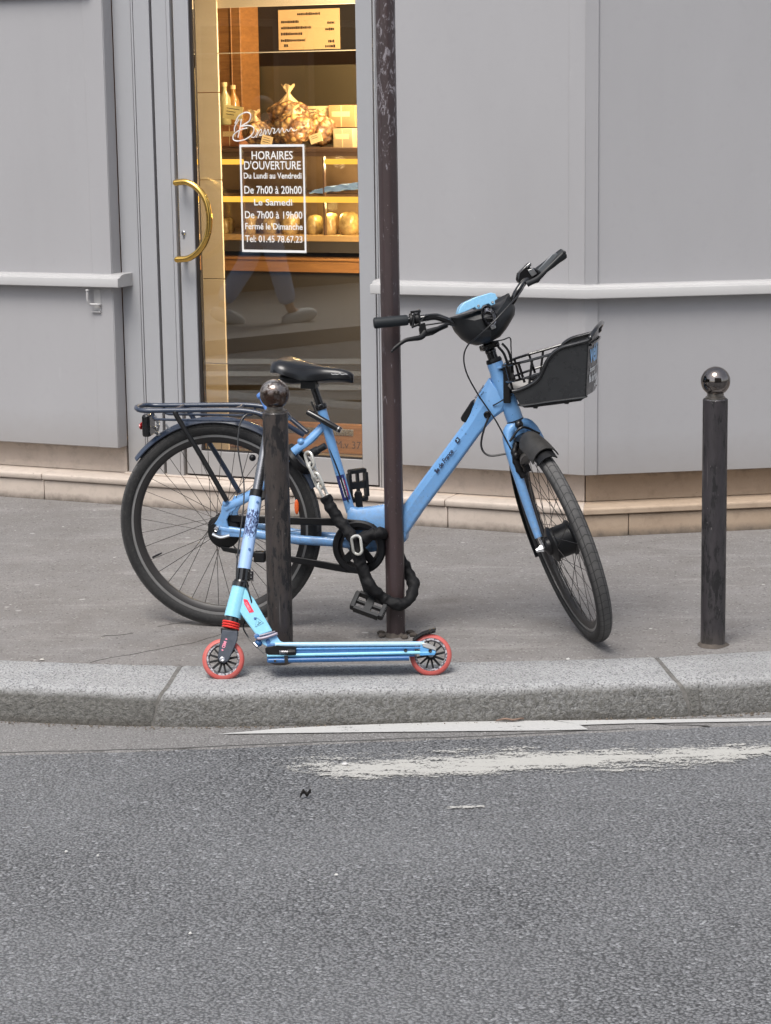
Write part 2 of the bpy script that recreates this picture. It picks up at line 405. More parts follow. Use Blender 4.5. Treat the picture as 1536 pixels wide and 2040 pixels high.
# road sheet and the smoother strip laid along the kerb
mb = MB(); mb.poly([Vector((-60, -40, ZR)), Vector((60, -40, ZR)), Vector((60, 6.9, ZR)), Vector((-60, 6.9, ZR))])
structure(obj('road', mb, M_road))
seam = [gnd(*q, ZR) for q in ((0, 1505), (310, 1496), (520, 1488), (768, 1477), (960, 1471), (1118, 1463), (1260, 1456), (1400, 1449), (1536, 1444))]
seam = [(-40, seam[0].y), (-3, seam[0].y)] + [(q.x, q.y) for q in seam] + [(3, seam[-1].y + 0.05), (40, seam[-1].y + 0.4)]
mb = MB(); gx = [-40, -14, -5, -3] + [-2 + i * 0.04 for i in range(101)] + [3, 5, 14, 40]
A = [Vector((x, curve_at(seam, x) + 0.008 * noise.noise(Vector((x * 11, 4, 1))), ZR + 0.004)) for x in gx]
A0 = [q + Vector((0, -0.004, -0.006)) for q in A]
B_ = [Vector((x, inner(max(-13.9, min(13.9, x))) - 0.2, ZR + 0.004)) for x in gx]
n = len(gx); mb.add(A0 + A + B_, [(r * n + i, r * n + i + 1, (r + 1) * n + i + 1, (r + 1) * n + i) for r in (0, 1) for i in range(n - 1)])
structure(obj('gutter', mb, M_gutter))

# road paint
def paint_mat(name, c, wear, sc=26):
    t = NT(name); b = t.pr(0.75, 0, 0.3)
    n1 = t.noise(sc, 6, 0.72, t.map((0.45, 1.5, 1))); n2 = t.noise(120, 3, 0.7); n3 = t.noise(4, 4, 0.6, t.map((0.6, 1.6, 1)))
    t.l(t.mix(t.ramp(n2, 0.35, 0.75, 0, 0.5), c, tuple(x * 0.72 for x in c)), b.inputs['Base Color'])
    t.l(t.bump(n2, 0.4, 0.002), b.inputs['Normal'])
    if wear:
        tr = t.n('ShaderNodeBsdfTransparent'); mx = t.n('ShaderNodeMixShader')
        X = t.xyz(t.tc.outputs['UV']) if False else None
        h = t.math('ADD', t.math('MULTIPLY', n1, 0.6), t.math('MULTIPLY', n2, 0.55))
        h = t.math('ADD', h, t.math('MULTIPLY', t.math('SUBTRACT', n3, 0.5), 0.5))
        at = t.n('ShaderNodeAttribute', attribute_name='edge')
        h = t.math('ADD', h, t.math('MULTIPLY', at.outputs['Fac'], 0.24))
        t.l(t.ramp(h, wear - 0.03, wear + 0.05, 0, 0.93), mx.inputs[0])
        t.l(tr.outputs[0], mx.inputs[1]); t.l(b.outputs[0], mx.inputs[2]); t.l(mx.outputs[0], t.out.inputs[0])
    return t.m
M_paint = paint_mat('road_paint', (0.50, 0.497, 0.485), 0.40); M_worn = paint_mat('worn_road_paint', (0.45, 0.442, 0.415), 0.615)
def flat(name, px, z, mat):
    mb = MB(); mb.poly([gnd(a, b, z) for a, b in px]); return structure(obj(name, mb, mat))
flat('kerb_marking', [(436, 1462), (560, 1451), (660, 1446), (768, 1442), (900, 1438), (1020, 1436), (1100, 1435), (1153, 1443), (1172, 1453), (1090, 1455), (960, 1456), (768, 1458), (600, 1460)], ZR + 0.008, M_paint)
flat('kerb_marking', [(1107, 1435), (1250, 1434), (1400, 1432), (1560, 1430), (1560, 1436), (1400, 1438.5), (1250, 1441), (1158, 1444)], ZR + 0.008, M_paint)
def strip(name, up, lo, z, mat):
    """a band of old paint; its torn edge comes from wear, kept in the mesh attribute 'edge'"""
    mb = MB(); n = 120; m = 6; xs_ = [up[0][0] + (up[-1][0] - up[0][0]) * i / n for i in range(n + 1)]
    vs = []; ed = []
    for i, x in enumerate(xs_):
        for j in range(m + 1):
            vs.append(gnd(x, lerp(curve_at(up, x), curve_at(lo, x), j / m), z))
            e = min(j / m, 1 - j / m) * 2; e = min(e, 0.25 + 4 * i / n); ed.append((e - 0.35))
    fs = [(i * (m + 1) + j, i * (m + 1) + j + 1, (i + 1) * (m + 1) + j + 1, (i + 1) * (m + 1) + j) for i in range(n) for j in range(m)]
    mb.add(vs, fs); o = obj(name, mb, mat, weld=False)
    a = o.data.attributes.new('edge', 'FLOAT', 'POINT')
    for i, e in enumerate(ed): a.data[i].value = e
    return structure(o)
strip('worn_road_line', [(540, 1512), (640, 1500), (793, 1497), (950, 1488), (1128, 1482), (1343, 1474), (1580, 1462)],
      [(540, 1526), (640, 1558), (798, 1570), (933, 1564), (1048, 1548), (1278, 1540), (1580, 1520)], ZR + 0.004, M_worn)
strip('worn_road_line', [(890, 1604), (965, 1601)], [(890, 1612), (965, 1610)], ZR + 0.004, M_worn)
# ================================================================== SHOP FRONT
PA, PB, PE = gnd(0, 989), gnd(1178, 1072), gnd(1536, 1056)
_ax = (PB - PA).normalized(); NW = Vector((_ax.y, -_ax.x, 0)); KS = 0.9927; FW = Fr(PA, _ax * KS, NW * KS, (0, 0, KS))
XC = 2.806; PC = FW.w(XC, 0, 0)
_bx = (PE - PB).normalized(); NR = Vector((_bx.y, -_bx.x, 0)); FR = Fr(PC, _bx * KS, NR * KS, (0, 0, KS))
MIT = (NW + NR) / (1 + NW.dot(NR))
def corner(y, z): return PC + MIT * y * KS + Vector((0, 0, z * KS))
def sweep(mb, prof, x0, x1, fx=0.0):
    """profile (y, z) run along the wall from x0 to x1 (left wing) and, when fx, on round the corner to fx on the right wing"""
    secs = [[FW.w(x0, y, z) for y, z in prof]]
    if fx: secs += [[corner(y, z) for y, z in prof], [FR.w(fx, y, z) for y, z in prof]]
    else: secs += [[FW.w(x1, y, z) for y, z in prof]]
    return mb.loft(secs)
rect = lambda y0, y1, z0, z1: [(y0, z0), (y1, z0), (y1, z1), (y0, z1)]

shop = thing('shopfront', 'grey painted bakery shopfront with a glass door, panelled walls and pale stone base', 'shopfront', PA, rot=Matrix((FW.ax, -FW.ay, FW.az)).transposed())

def paint_panel(name, c, c2):
    t = NT(name); b = t.pr(0.42, 0, 0.35)
    co = t.map((1, 1, 0.35)); n1 = t.noise(1.3, 5, 0.6, co); n2 = t.noise(22, 4, 0.6); n3 = t.noise(300, 2, 0.5)
    k = t.mix(t.ramp(n1, 0.32, 0.7), c, c2)
    k = t.mix(t.ramp(n2, 0.55, 0.8, 0, 0.18), k, tuple(x * 0.8 for x in c))
    dr = t.noise(5.5, 4, 0.6, t.map((2.2, 2.2, 0.12))); k = t.mix(t.ramp(dr, 0.56, 0.78, 0, 0.07), k, tuple(x * 0.78 for x in c2))
    sf = t.noise(3.2, 6, 0.8, t.map((1.6, 1.6, 0.5), (0.3, 0.2, 0.4)), 1.5); k = t.mix(t.ramp(sf, 0.63, 0.7, 0, 0.2), k, tuple(min(1, x * 1.25) for x in c))
    sp = t.voro(9, 'F1'); sr = t.voro(9, 'F1', out='Color'); S = t.n('ShaderNodeSeparateColor'); t.l(sr, S.inputs[0])
    k = t.mix(t.math('MULTIPLY', t.ramp(sp, 0.015, 0.03, 0.5, 0), t.ramp(S.outputs[0], 0.8, 0.82)), k, (0.12, 0.11, 0.1))
    X = t.xyz(); low = t.math('ADD', X[2], t.math('MULTIPLY', n2, 0.1))
    k = t.mix(t.ramp(low, 0.27, 0.46, 0.45, 0), k, (0.24, 0.215, 0.19))      # splash dirt near the pavement
    t.l(k, b.inputs['Base Color']); t.l(t.ramp(n2, 0.3, 0.7, 0.36, 0.5), b.inputs['Roughness'])
    t.l(t.bump(t.math('ADD', t.math('MULTIPLY', n1, 2.5), n3), 0.12, 0.002), b.inputs['Normal'])
    return t.m
M_panel = paint_panel('grey_panel_paint', (0.368, 0.363, 0.374), (0.338, 0.333, 0.342))
M_trim = paint_panel('pale_grey_trim_paint', (0.42, 0.415, 0.415), (0.38, 0.375, 0.375))
M_frame = paint_panel('grey_door_paint', (0.36, 0.362, 0.378), (0.33, 0.335, 0.35))
M_dark = simple('dark_gap', (0.018, 0.013, 0.012), 0.9)
M_brown = simple('brown_seal', (0.05, 0.024, 0.018), 0.7)
def stone_mat(name, a, bb):
    t = NT(name); b = t.pr(0.82, 0, 0.3)
    n1 = t.noise(2.4, 6, 0.68); n2 = t.noise(17, 5, 0.7); n3 = t.noise(140, 3, 0.6)
    k = t.mix(t.ramp(n1, 0.3, 0.72), a, bb)
    k = t.mix(t.ramp(n2, 0.5, 0.78, 0, 0.5), k, tuple(x * 0.62 for x in bb))
    vv = t.noise(30, 5, 0.75); k = t.mix(t.ramp(vv, 0.66, 0.74, 0, 0.75), k, (0.09, 0.068, 0.052))
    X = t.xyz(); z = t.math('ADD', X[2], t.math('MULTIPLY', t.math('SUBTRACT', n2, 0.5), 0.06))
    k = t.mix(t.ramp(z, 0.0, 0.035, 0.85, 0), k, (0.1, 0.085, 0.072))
    k = t.mix(t.ramp(z, 0.215, 0.245, 0, 0.5), k, (0.13, 0.11, 0.095))  # shade under the overhanging panels, put into the stone colour
    t.l(k, b.inputs['Base Color']); t.l(t.bump(t.math('ADD', n2, t.math('MULTIPLY', n3, 0.6)), 0.35, 0.003), b.inputs['Normal'])
    return t.m
M_stone = stone_mat('pale_stone', (0.54, 0.465, 0.405), (0.45, 0.385, 0.33))
M_stone_shaded = stone_mat('pale_stone_shaded', (0.43, 0.335, 0.25), (0.34, 0.255, 0.185))  # same stone, darker and warmer: right wing's shade put into its colour

XD0, XD1 = 0.61, 1.895        # door bay between the two panelled walls
# stone base: lower course, ledge, set-back course
def stones(name, prof, joints, mat, ends=(-6.0, None), fx=6.0, gap=0.003):
    xs_ = [ends[0]] + joints
    for i, x in enumerate(xs_):
        mb = MB()
        if i < len(xs_) - 1: sweep(mb, prof, x + gap, xs_[i + 1])
        else:
            secs = [[FW.w(x + gap, y, z) for y, z in prof], [corner(y, z) for y, z in prof]]
            mb.loft(secs)
        obj(name, mb, mat, shop, bev=0.004, sharp=50)
def stones_right(name, prof, joints, mat, gap=0.003):
    xs_ = joints + [7.0]
    mb = MB(); mb.loft([[corner(y, z) for y, z in prof], [FR.w(xs_[0], y, z) for y, z in prof]]); obj(name, mb, mat, shop, bev=0.004)
    for a, b_ in zip(xs_, xs_[1:]):
        mb = MB(); mb.loft([[FR.w(a + gap, y, z) for y, z in prof], [FR.w(b_, y, z) for y, z in prof]]); obj(name, mb, mat, shop, bev=0.004)
jx = lambda px, py, y: FW.u(px, py, 1, y)[0]
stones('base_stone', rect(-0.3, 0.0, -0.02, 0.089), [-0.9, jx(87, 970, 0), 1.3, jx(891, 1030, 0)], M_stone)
stones_right('base_stone', rect(-0.3, 0.0, -0.02, 0.089), [FR.u(1252, 1045, 1, 0)[0], 1.4], M_stone_shaded)
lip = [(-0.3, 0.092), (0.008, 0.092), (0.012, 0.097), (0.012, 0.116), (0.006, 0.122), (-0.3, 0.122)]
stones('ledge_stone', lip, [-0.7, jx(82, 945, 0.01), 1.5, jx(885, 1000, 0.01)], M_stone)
stones_right('ledge_stone', lip, [0.9], M_stone_shaded)
for a, b_ in ((-6, XD0 - 0.01), (XD1 + 0.01, 0)):
    mb = MB(); prof = rect(-0.28, -0.13, 0.123, 0.262)
    if b_: sweep(mb, prof, a, b_)
    else: mb.loft([[FW.w(a, y, z) for y, z in prof], [corner(y, z) - FW.ax * 0.002 for y, z in prof]])
    obj('plinth_stone', mb, M_stone, shop, bev=0.003)
mb = MB(); prof = rect(-0.28, -0.13, 0.123, 0.262); mb.loft([[corner(y, z) + FR.ax * 0.002 for y, z in prof], [FR.w(7, y, z) for y, z in prof]])
obj('plinth_stone', mb, M_stone_shaded, shop, bev=0.003)
mb = MB(); sweep(mb, rect(-0.29, -0.012, -0.05, 0.1), -6, 0, 7); obj('mortar_bed', mb, M_mortar, shop)

# panelled walls
TOP = 3.1
railp = [(-0.13, 0.967), (-0.002, 0.967), (0.0, 0.969), (0.0, 1.004), (-0.002, 1.007), (-0.022, 1.011), (-0.026, 1.019), (-0.06, 1.024), (-0.13, 1.024)]
lo, hi = rect(-0.125, -0.05, 0.2465, 0.967), rect(-0.125, -0.05, 1.015, TOP)
def wallset(x0, x1, fx):
    for p in (lo, hi):
        mb = MB()
        if x1 is not None: sweep(mb, p, x0, x1); obj('wall_panel', mb, M_panel, shop, bev=0.003)
        else:
            mb.loft([[FW.w(x0, y, z) for y, z in p], [corner(y, z) for y, z in p]]); obj('wall_panel', mb, M_panel, shop, bev=0.002)
            mb = MB(); mb.loft([[corner(y, z) for y, z in p], [FR.w(fx, y, z) for y, z in p]]); obj('wall_panel', mb, M_panel, shop, bev=0.002)
wallset(-6, XD0, None); wallset(XD1, None, 7)
mb = MB(); sweep(mb, railp, -6, XD0 + 0.055); obj('wall_rail', mb, M_trim, shop, bev=0.0015)
mb = MB(); sweep(mb, railp, 1.872, 0, 7); obj('wall_rail', mb, M_trim, shop, bev=0.0015)
# flat trim boards, a few millimetres proud of the panels
for z0, z1 in ((0.2475, 0.9665), (1.016, TOP)):
    for p, a, b_ in ((FW, XD0 - 0.1, XD0 - 0.003), (FW, XC - 0.083, None)):
        mb = MB()
        if b_: mb.box(p, (a, -0.06, z0), (b_, -0.0465, z1))
        else: mb.loft([[FW.w(a, y, z) for y, z in rect(-0.06, -0.0465, z0, z1)], [corner(y, z) for y, z in rect(-0.06, -0.0465, z0, z1)]])
        obj('trim_board', mb, M_panel, shop, bev=0.0015)
    mb = MB(); mb.loft([[corner(y, z) for y, z in rect(-0.06, -0.0425, z0, z1)], [FR.w(0.066, y, z) for y, z in rect(-0.06, -0.0425, z0, z1)]])
    obj('trim_board', mb, M_panel, shop, bev=0.0015)
# moulding under the fascia on the left
mb = MB(); sweep(mb, [(-0.12, 2.215), (-0.03, 2.215), (-0.01, 2.24), (-0.01, 2.29), (-0.12, 2.29)], -6, XD0 - 0.06); obj('moulding', mb, M_trim, shop)

# little iron hook on the left panel
mb = MB(); q0 = FW.u(190, 585, 1, -0.05)
hp = lambda px, py, y: FW.pt(px, py, 1, y)
mb.box(FW, (q0[0] - 0.005, -0.05, q0[2] - 0.075), (q0[0] + 0.03, -0.044, q0[2] + 0.02))
mb.tube(cr([hp(200, 607, -0.044), hp(196, 607, -0.03), hp(180, 606, -0.02), hp(175, 600, -0.012), hp(174, 592, -0.01), hp(174, 579, -0.01)], 5), 0.006, 8)
mb.lathe(hp(174, 580, -0.01), (0, 0, 1), [(0.008, 0), (0.009, 0.004), (0.006, 0.008), (0, 0.009)], 12)
mb.box(FW, (q0[0] - 0.018, -0.05, q0[2] - 0.082), (q0[0] + 0.03, -0.036, q0[2] - 0.076))
obj('wall_hook', mb, M_trim, shop, bev=0.001)

# door bay: posts with shadow gaps
ZD0, ZD1 = 0.128, TOP
mb = MB()
for a, b_, y in ((XD0 + 0.001, 0.7005, -0.128), (0.7045, 0.7135, -0.124), (0.7175, 0.7955, -0.122), (0.809, 0.8795, -0.122), (0.8825, 0.8985, -0.118),
                 (1.8465, 1.8555, -0.126), (1.8585, 1.8725, -0.122), (1.8745, XD1 + 0.005, -0.128)):
    mb.box(FW, (a, -0.26, ZD0 - 0.006), (b_, y, ZD1))
mb.box(FW, (0.9, -0.26, 2.45), (1.846, -0.124, ZD1))
obj('door_frame', mb, M_frame, shop, bev=0.0018)
mb = MB(); mb.box(FW, (XD0 + 0.01, -0.3, 0.12), (0.905, -0.2, TOP - 0.01)); mb.box(FW, (1.838, -0.3, 0.12), (XD1, -0.2, TOP - 0.01))
mb.box(FW, (0.7956, -0.2, 0.125), (0.809, -0.150, TOP - 0.02))
obj('frame_backing', mb, M_brown, shop)
mb = MB(); mb.box(FW, (0.6, -0.34, 0.1222), (1.9, -0.1, 0.1285)); obj('door_sill', mb, M_stone, shop, bev=0.002)
# door leaf
GX0, GX1, GZ0 = 0.9945, 1.766, 0.243
door = MB()
door.box(FW, (0.909, -0.175, 0.1365), (0.982, -0.13, 2.44)); door.box(FW, (GX1, -0.175, 0.1365), (1.8395, -0.13, 2.44))
door.box(FW, (0.982, -0.175, 0.1365), (GX1, -0.131, GZ0)); door.box(FW, (0.982, -0.175, 2.33), (GX1, -0.131, 2.44))
door = obj('door', door, M_frame, shop, bev=0.002)
mb = MB(); mb.box(FW, (0.982, -0.172, GZ0), (0.9945, -0.139, 2.33)); mb.box(FW, (GX1 - 0.004, -0.172, GZ0), (GX1, -0.139, 2.33)); mb.box(FW, (0.9945, -0.172, GZ0), (GX1 - 0.004, -0.139, GZ0 + 0.004))
obj('door_gasket', mb, M_dark, door)
mb = MB(); mb.box(FW, (0.905, -0.165, 0.1287), (1.842, -0.14, 0.1362)); obj('door_gap_strip', mb, M_dark, door)  # dark strip set in the gap under the door for its shade
t = NT('window_glass'); gl = t.n('ShaderNodeBsdfGlossy'); gl.inputs['Roughness'].default_value = 0.0; gl.inputs['Color'].default_value = (1, 1, 1, 1)
tr = t.n('ShaderNodeBsdfTransparent'); tr.inputs[0].default_value = (0.93, 0.95, 0.93, 1); mx = t.n('ShaderNodeMixShader'); fr_ = t.n('ShaderNodeFresnel'); fr_.inputs[0].default_value = 1.52
t.l(t.math('MULTIPLY', fr_.outputs[0], 1.95), mx.inputs[0]); t.l(tr.outputs[0], mx.inputs[1]); t.l(gl.outputs[0], mx.inputs[2]); t.l(mx.outputs[0], t.out.inputs[0])
M_glass = t.m
mb = MB(); mb.box(FW, (0.9946, -0.158, GZ0 + 0.001), (GX1 - 0.004, -0.150, 2.329)); obj('door_glass', mb, M_glass, door)
M_brass = simple('brass', (0.78, 0.50, 0.13), 0.2, 1.0, var=0.6, vscale=18, c2=(0.55, 0.33, 0.09), rvar=0.1)
hw = lambda px, py, y: FW.pt(px, py, 1, y)
HY = -0.062
arc = [hw(350, 364, HY + 0.0), hw(372, 363, HY), hw(395, 377, HY), hw(411, 402, HY), hw(417, 437, HY), hw(413, 470, HY), hw(399, 497, HY), hw(377, 514, HY), hw(353, 517, HY)]
arc = cr(arc, 8)
mb = MB(); mb.tube(arc, 0.0135, 16)
for e in (arc[0], arc[-1]):
    mb.lathe(e + FW.ax * 0.006 - FW.ay * 0.07, FW.ay, [(0.011, 0), (0.011, 0.07)], 14); mb.ball(e, 0.0135, n=16, m=8)
obj('door_handle', mb, M_brass, door)
M_steel = simple('steel', (0.5, 0.5, 0.52), 0.3, 1.0, var=0.5, vscale=60, rvar=0.1)
k = FW.u(366, 464, 1, -0.13)
mb = MB(); mb.lathe(FW.w(k[0], -0.1305, k[2]), FW.ay, [(0.0095, 0), (0.0095, 0.004), (0.007, 0.006), (0, 0.006)], 18)
mb.box(FW, (k[0] - 0.0045, -0.13, k[2] - 0.024), (k[0] + 0.0045, -0.1275, k[2] - 0.003))
mb.lathe(FW.w(k[0], -0.125, k[2]), FW.ax + FW.ay * 0.6, [(0.002, -0.012), (0.002, 0.012)], 8)
kh = obj('keyhole', mb, M_steel, door)
# white vinyl lettering stuck on the glass
M_vinyl = simple('white_vinyl', (0.78, 0.78, 0.77), 0.6, var=0.5, vscale=30, c2=(0.6, 0.6, 0.6))
LY = -0.1497
s0, s1 = FW.u(477, 288, 1, LY), FW.u(612, 504, 1, LY); x0, x1, z1, z0 = s0[0], s1[0] - 0.003, s0[2], s1[2]
mb = MB(); bw_ = 0.0105
mb.box(FW, (x0, LY, z0), (x1, LY + 0.0006, z0 + bw_)); mb.box(FW, (x0, LY, z1 - bw_), (x1, LY + 0.0006, z1))
mb.box(FW, (x0, LY, z0 + bw_), (x0 + bw_ * 0.8, LY + 0.0006, z1 - bw_)); mb.box(FW, (x1 - bw_ * 0.8, LY, z0 + bw_), (x1, LY + 0.0006, z1 - bw_))
sign = obj('opening_hours_sign', mb, M_vinyl, door)
xc = (x0 + x1) / 2
for txt, py, hgt, wid in (("HORAIRES", 308, 17, 84), ("D'OUVERTURE", 328, 17, 116), ("Du Lundi au Vendredi", 349, 12, 118), ("De 7h00 à 20h00", 377, 16, 118), ("Le Samedi", 402, 13, 78), ("De 7h00 à 19h00", 427, 15, 118), ("Fermé le Dimanche", 450, 13, 118), ("Tel: 01.45 78.67.23", 475, 14, 118)):
    z = FW.u(545, py, 1, LY)[2]; sc = (x1 - x0) / 133.0
    size = hgt * sc / 0.80
    probe = text_mb(txt, size, lambda x, y, d: Vector((x, y, d))); wd = max(q.x for q in probe.v) - min(q.x for q in probe.v)
    k_ = wid * sc / wd
    tm = text_mb(txt, size, lambda x, y, d: FW.w(xc + x * k_, LY + d, z + y - hgt * sc / 2), bold=0.0006)
    obj('sign_lettering', tm, M_vinyl, door, weld=False)
# handwritten word above the sign
def script(pts, r=0.0022, k=7):
    q = [FW.pt(a, b, 1, LY + 0.001) for a, b in pts]; mb_ = MB(); mb_.tube(cr(q, k), r, 6, ref=FW.ay, flat=1.0)
    return mb_
word = MB()
for s_ in ([(476, 238), (468, 252), (467, 262)], [(481, 237), (478, 256), (474, 274)],
           [(468, 246), (476, 231), (490, 224), (499, 228), (497, 240), (486, 248), (480, 252), (494, 250), (505, 254), (504, 265), (492, 276), (475, 281), (465, 278), (466, 268), (478, 259), (492, 255)],
           [(500, 273), (507, 273), (513, 262), (511, 258)], [(510, 274), (516, 262), (520, 258), (521, 263), (517, 270), (523, 268), (528, 258), (529, 268), (534, 258), (537, 268), (542, 256), (547, 258), (545, 266), (551, 262), (555, 256), (557, 265), (562, 255), (566, 264), (571, 258), (575, 262), (580, 255), (585, 261), (592, 258)]):
    m_ = script(s_, 0.0026 if s_[0][1] < 250 or s_[0][0] < 480 else 0.0018); word.add(m_.v, m_.f)
obj('welcome_lettering', word, M_vinyl, door, weld=False)

# ------------------------------------------------------------------ inside the shop
iw = lambda px, py, y: FW.u(px, py, 1, y)
M_wood_wall = NT('warm_wall'); b = M_wood_wall.pr(0.55, 0, 0.3); co = M_wood_wall.map((1, 1, 14)); f = M_wood_wall.noise(2.0, 5, 0.6, co)
M_wood_wall.l(M_wood_wall.mix(M_wood_wall.ramp(f, 0.35, 0.7), (0.70, 0.60, 0.47), (0.66, 0.555, 0.425)), b.inputs['Base Color']); M_wood_wall = M_wood_wall.m
M_inner = simple('dark_brown_wall', (0.10, 0.055, 0.03), 0.6, var=0.7, vscale=2)
M_floor_in = simple('shop_floor', (0.2, 0.16, 0.12), 0.4, var=0.6, vscale=6)
mb = MB(); mb.box(FW, (-1.5, -4.0, 0.08), (2.55, -0.31, 0.12)); obj('interior_floor', mb, M_floor_in, shop)
mb = MB(); mb.box(FW, (-1.5, -4.0, 2.9), (2.55, -0.31, 2.95)); obj('interior_ceiling', mb, M_trim, shop)
mb = MB(); mb.box(FW, (-1.5, -4.05, 0.12), (2.6, -4.0, 2.9)); mb.box(FW, (-1.55, -4.0, 0.12), (-1.5, -0.31, 2.9)); mb.box(FW, (2.55, -4.0, 0.12), (2.6, -0.31, 2.9))
obj('interior_wall', mb, M_inner, shop)
PY = -0.8; xw = iw(439, 300, PY)[0]
mb = MB(); zz = 0.125
for h in (0.42, 0.4, 0.46, 0.4, 0.44, 0.36, 0.3):
    mb.box(FW, (0.5, PY - 0.012, zz), (xw, PY, zz + h - 0.004)); zz += h
obj('interior_pillar', mb, M_wood_wall, shop, bev=0.002)
mb = MB(); zt = iw(600, 10, PY - 0.02)[2]; mb.box(FW, (xw - 0.05, PY - 0.06, zt), (2.5, PY - 0.02, 2.85)); obj('interior_header', mb, M_wood_wall, shop)

# display counter
CY = -0.95
counter = thing('display_counter', 'brown bakery display counter with lit shelves seen through the glass door', 'display counter', FW.w(1.5, CY, 0.12), rot=Matrix((FW.ax, -FW.ay, FW.az)).transposed())
M_cfront = simple('counter_front', (0.045, 0.038, 0.032), 0.35, var=0.5, vscale=4)
M_cwood = NT('counter_wood'); b = M_cwood.pr(0.35, 0, 0.5); co = M_cwood.map((1.2, 6, 22)); f = M_cwood.noise(3, 6, 0.6, co, 1.2)
M_cwood.l(M_cwood.mix(M_cwood.ramp(f, 0.3, 0.7), (0.36, 0.17, 0.055), (0.21, 0.09, 0.03)), b.inputs['Base Color']); M_cwood = M_cwood.m
M_shelf = simple('shelf_brown', (0.09, 0.05, 0.03), 0.4, var=0.5, vscale=10)
M_tan = simple('shelf_tan', (0.42, 0.26, 0.11), 0.4, var=0.5, vscale=10)
X0, X1 = iw(430, 600, CY)[0] - 0.35, 2.5
Z = lambda py, y=CY: iw(580, py, y)[2]
mb = MB(); mb.box(FW, (X0, CY - 0.7, Z(838)), (X1, CY, Z(541))); obj('front_panel', mb, M_cfront, counter)
mb = MB(); mb.box(FW, (X0, CY - 0.7, 0.121), (X1, CY + 0.02, Z(838) - 0.001)); pl = obj('plinth', mb, M_cwood, counter, bev=0.003)
zt_ = Z(880, CY + 0.02); 
tm = text_mb('M.v 37', 0.05, lambda x, y, d: FW.w(iw(693, 876, CY + 0.0205)[0] + x, CY + 0.0205 + d, zt_ + y - 0.017)); obj('plinth_lettering', tm, simple('burnt_brown', (0.05, 0.02, 0.01), 0.7), counter)
mb = MB(); zz_ = Z(862, CY + 0.02); mb.box(FW, (1.0, CY + 0.02, zz_), (iw(708, 862, CY)[0], CY + 0.024, zz_ + 0.03)); obj('plinth_band', mb, M_steel, counter, bev=0.003)
mb = MB(); mb.box(FW, (X0, CY - 0.02, Z(541) + 0.0005), (X1, CY + 0.03, Z(518))); mb.box(FW, (X0, CY - 0.7, Z(518) + 0.0005), (X1, CY + 0.04, Z(516) + 0.006)); obj('wooden_ledge', mb, M_cwood, counter, bev=0.002)
mb = MB(); mb.box(FW, (X0, CY - 0.45, Z(503)), (X1, CY - 0.02, Z(481))); obj('lower_shelf', mb, M_cfront, counter)
mb = MB(); mb.box(FW, (X0, CY - 0.45, Z(481) + 0.0005), (X1, CY - 0.015, Z(469))); obj('lower_shelf', mb, M_tan, counter, bev=0.002)
mb = MB(); mb.box(FW, (X0, CY - 0.45, Z(391)), (X1, CY - 0.06, Z(387))); obj('middle_shelf', mb, M_shelf, counter)
mb = MB(); mb.box(FW, (X0, CY - 0.45, Z(312)), (X1, CY - 0.01, Z(303))); mb.box(FW, (X0, CY - 0.45, Z(303) + 0.0005), (X1, CY + 0.01, Z(295))); obj('top_shelf', mb, M_shelf, counter, bev=0.002)
mb = MB(); mb.box(FW, (X0, CY - 0.5, Z(515)), (X1, CY - 0.455, Z(297))); obj('back_panel', mb, simple('case_back', (0.32, 0.2, 0.1), 0.6, var=0.8, vscale=7, c2=(0.12, 0.07, 0.035)), counter)
for xx in (iw(478, 420, CY)[0], iw(640, 420, CY)[0], iw(735, 420, CY)[0]):
    mb = MB(); mb.box(FW, (xx - 0.004, CY - 0.05, Z(469)), (xx + 0.004, CY - 0.03, Z(312))); obj('shelf_upright', mb, M_shelf, counter)
M_lamp = emit('warm_light_tube', (1.0, 0.50, 0.07), 1.0)
for a, b_, p0, p1 in ((430, 479, 328, 317), (642, 740, 328, 317), (430, 740, 404, 392)):
    mb = MB(); xa, xb = iw(a, p0, CY)[0], iw(b_, p0, CY)[0]; zc = (Z(p0) + Z(p1)) / 2; r = (Z(p1) - Z(p0)) / 2
    mb.lathe(FW.w(xa, CY - 0.03, zc), FW.ax, [(0, 0), (r * 0.9, 0.001), (r, 0.004), (r, xb - xa - 0.004), (0, xb - xa)], 12); obj('light_bar', mb, M_lamp, counter)
M_thin = simple('pale_edge', (0.7, 0.62, 0.5), 0.3)
mb = MB(); mb.box(FW, (xw - 0.06, CY + 0.3, Z(104, CY + 0.3)), (2.0, CY + 0.304, Z(102, CY + 0.3))); obj('case_top_edge', mb, M_thin, counter)
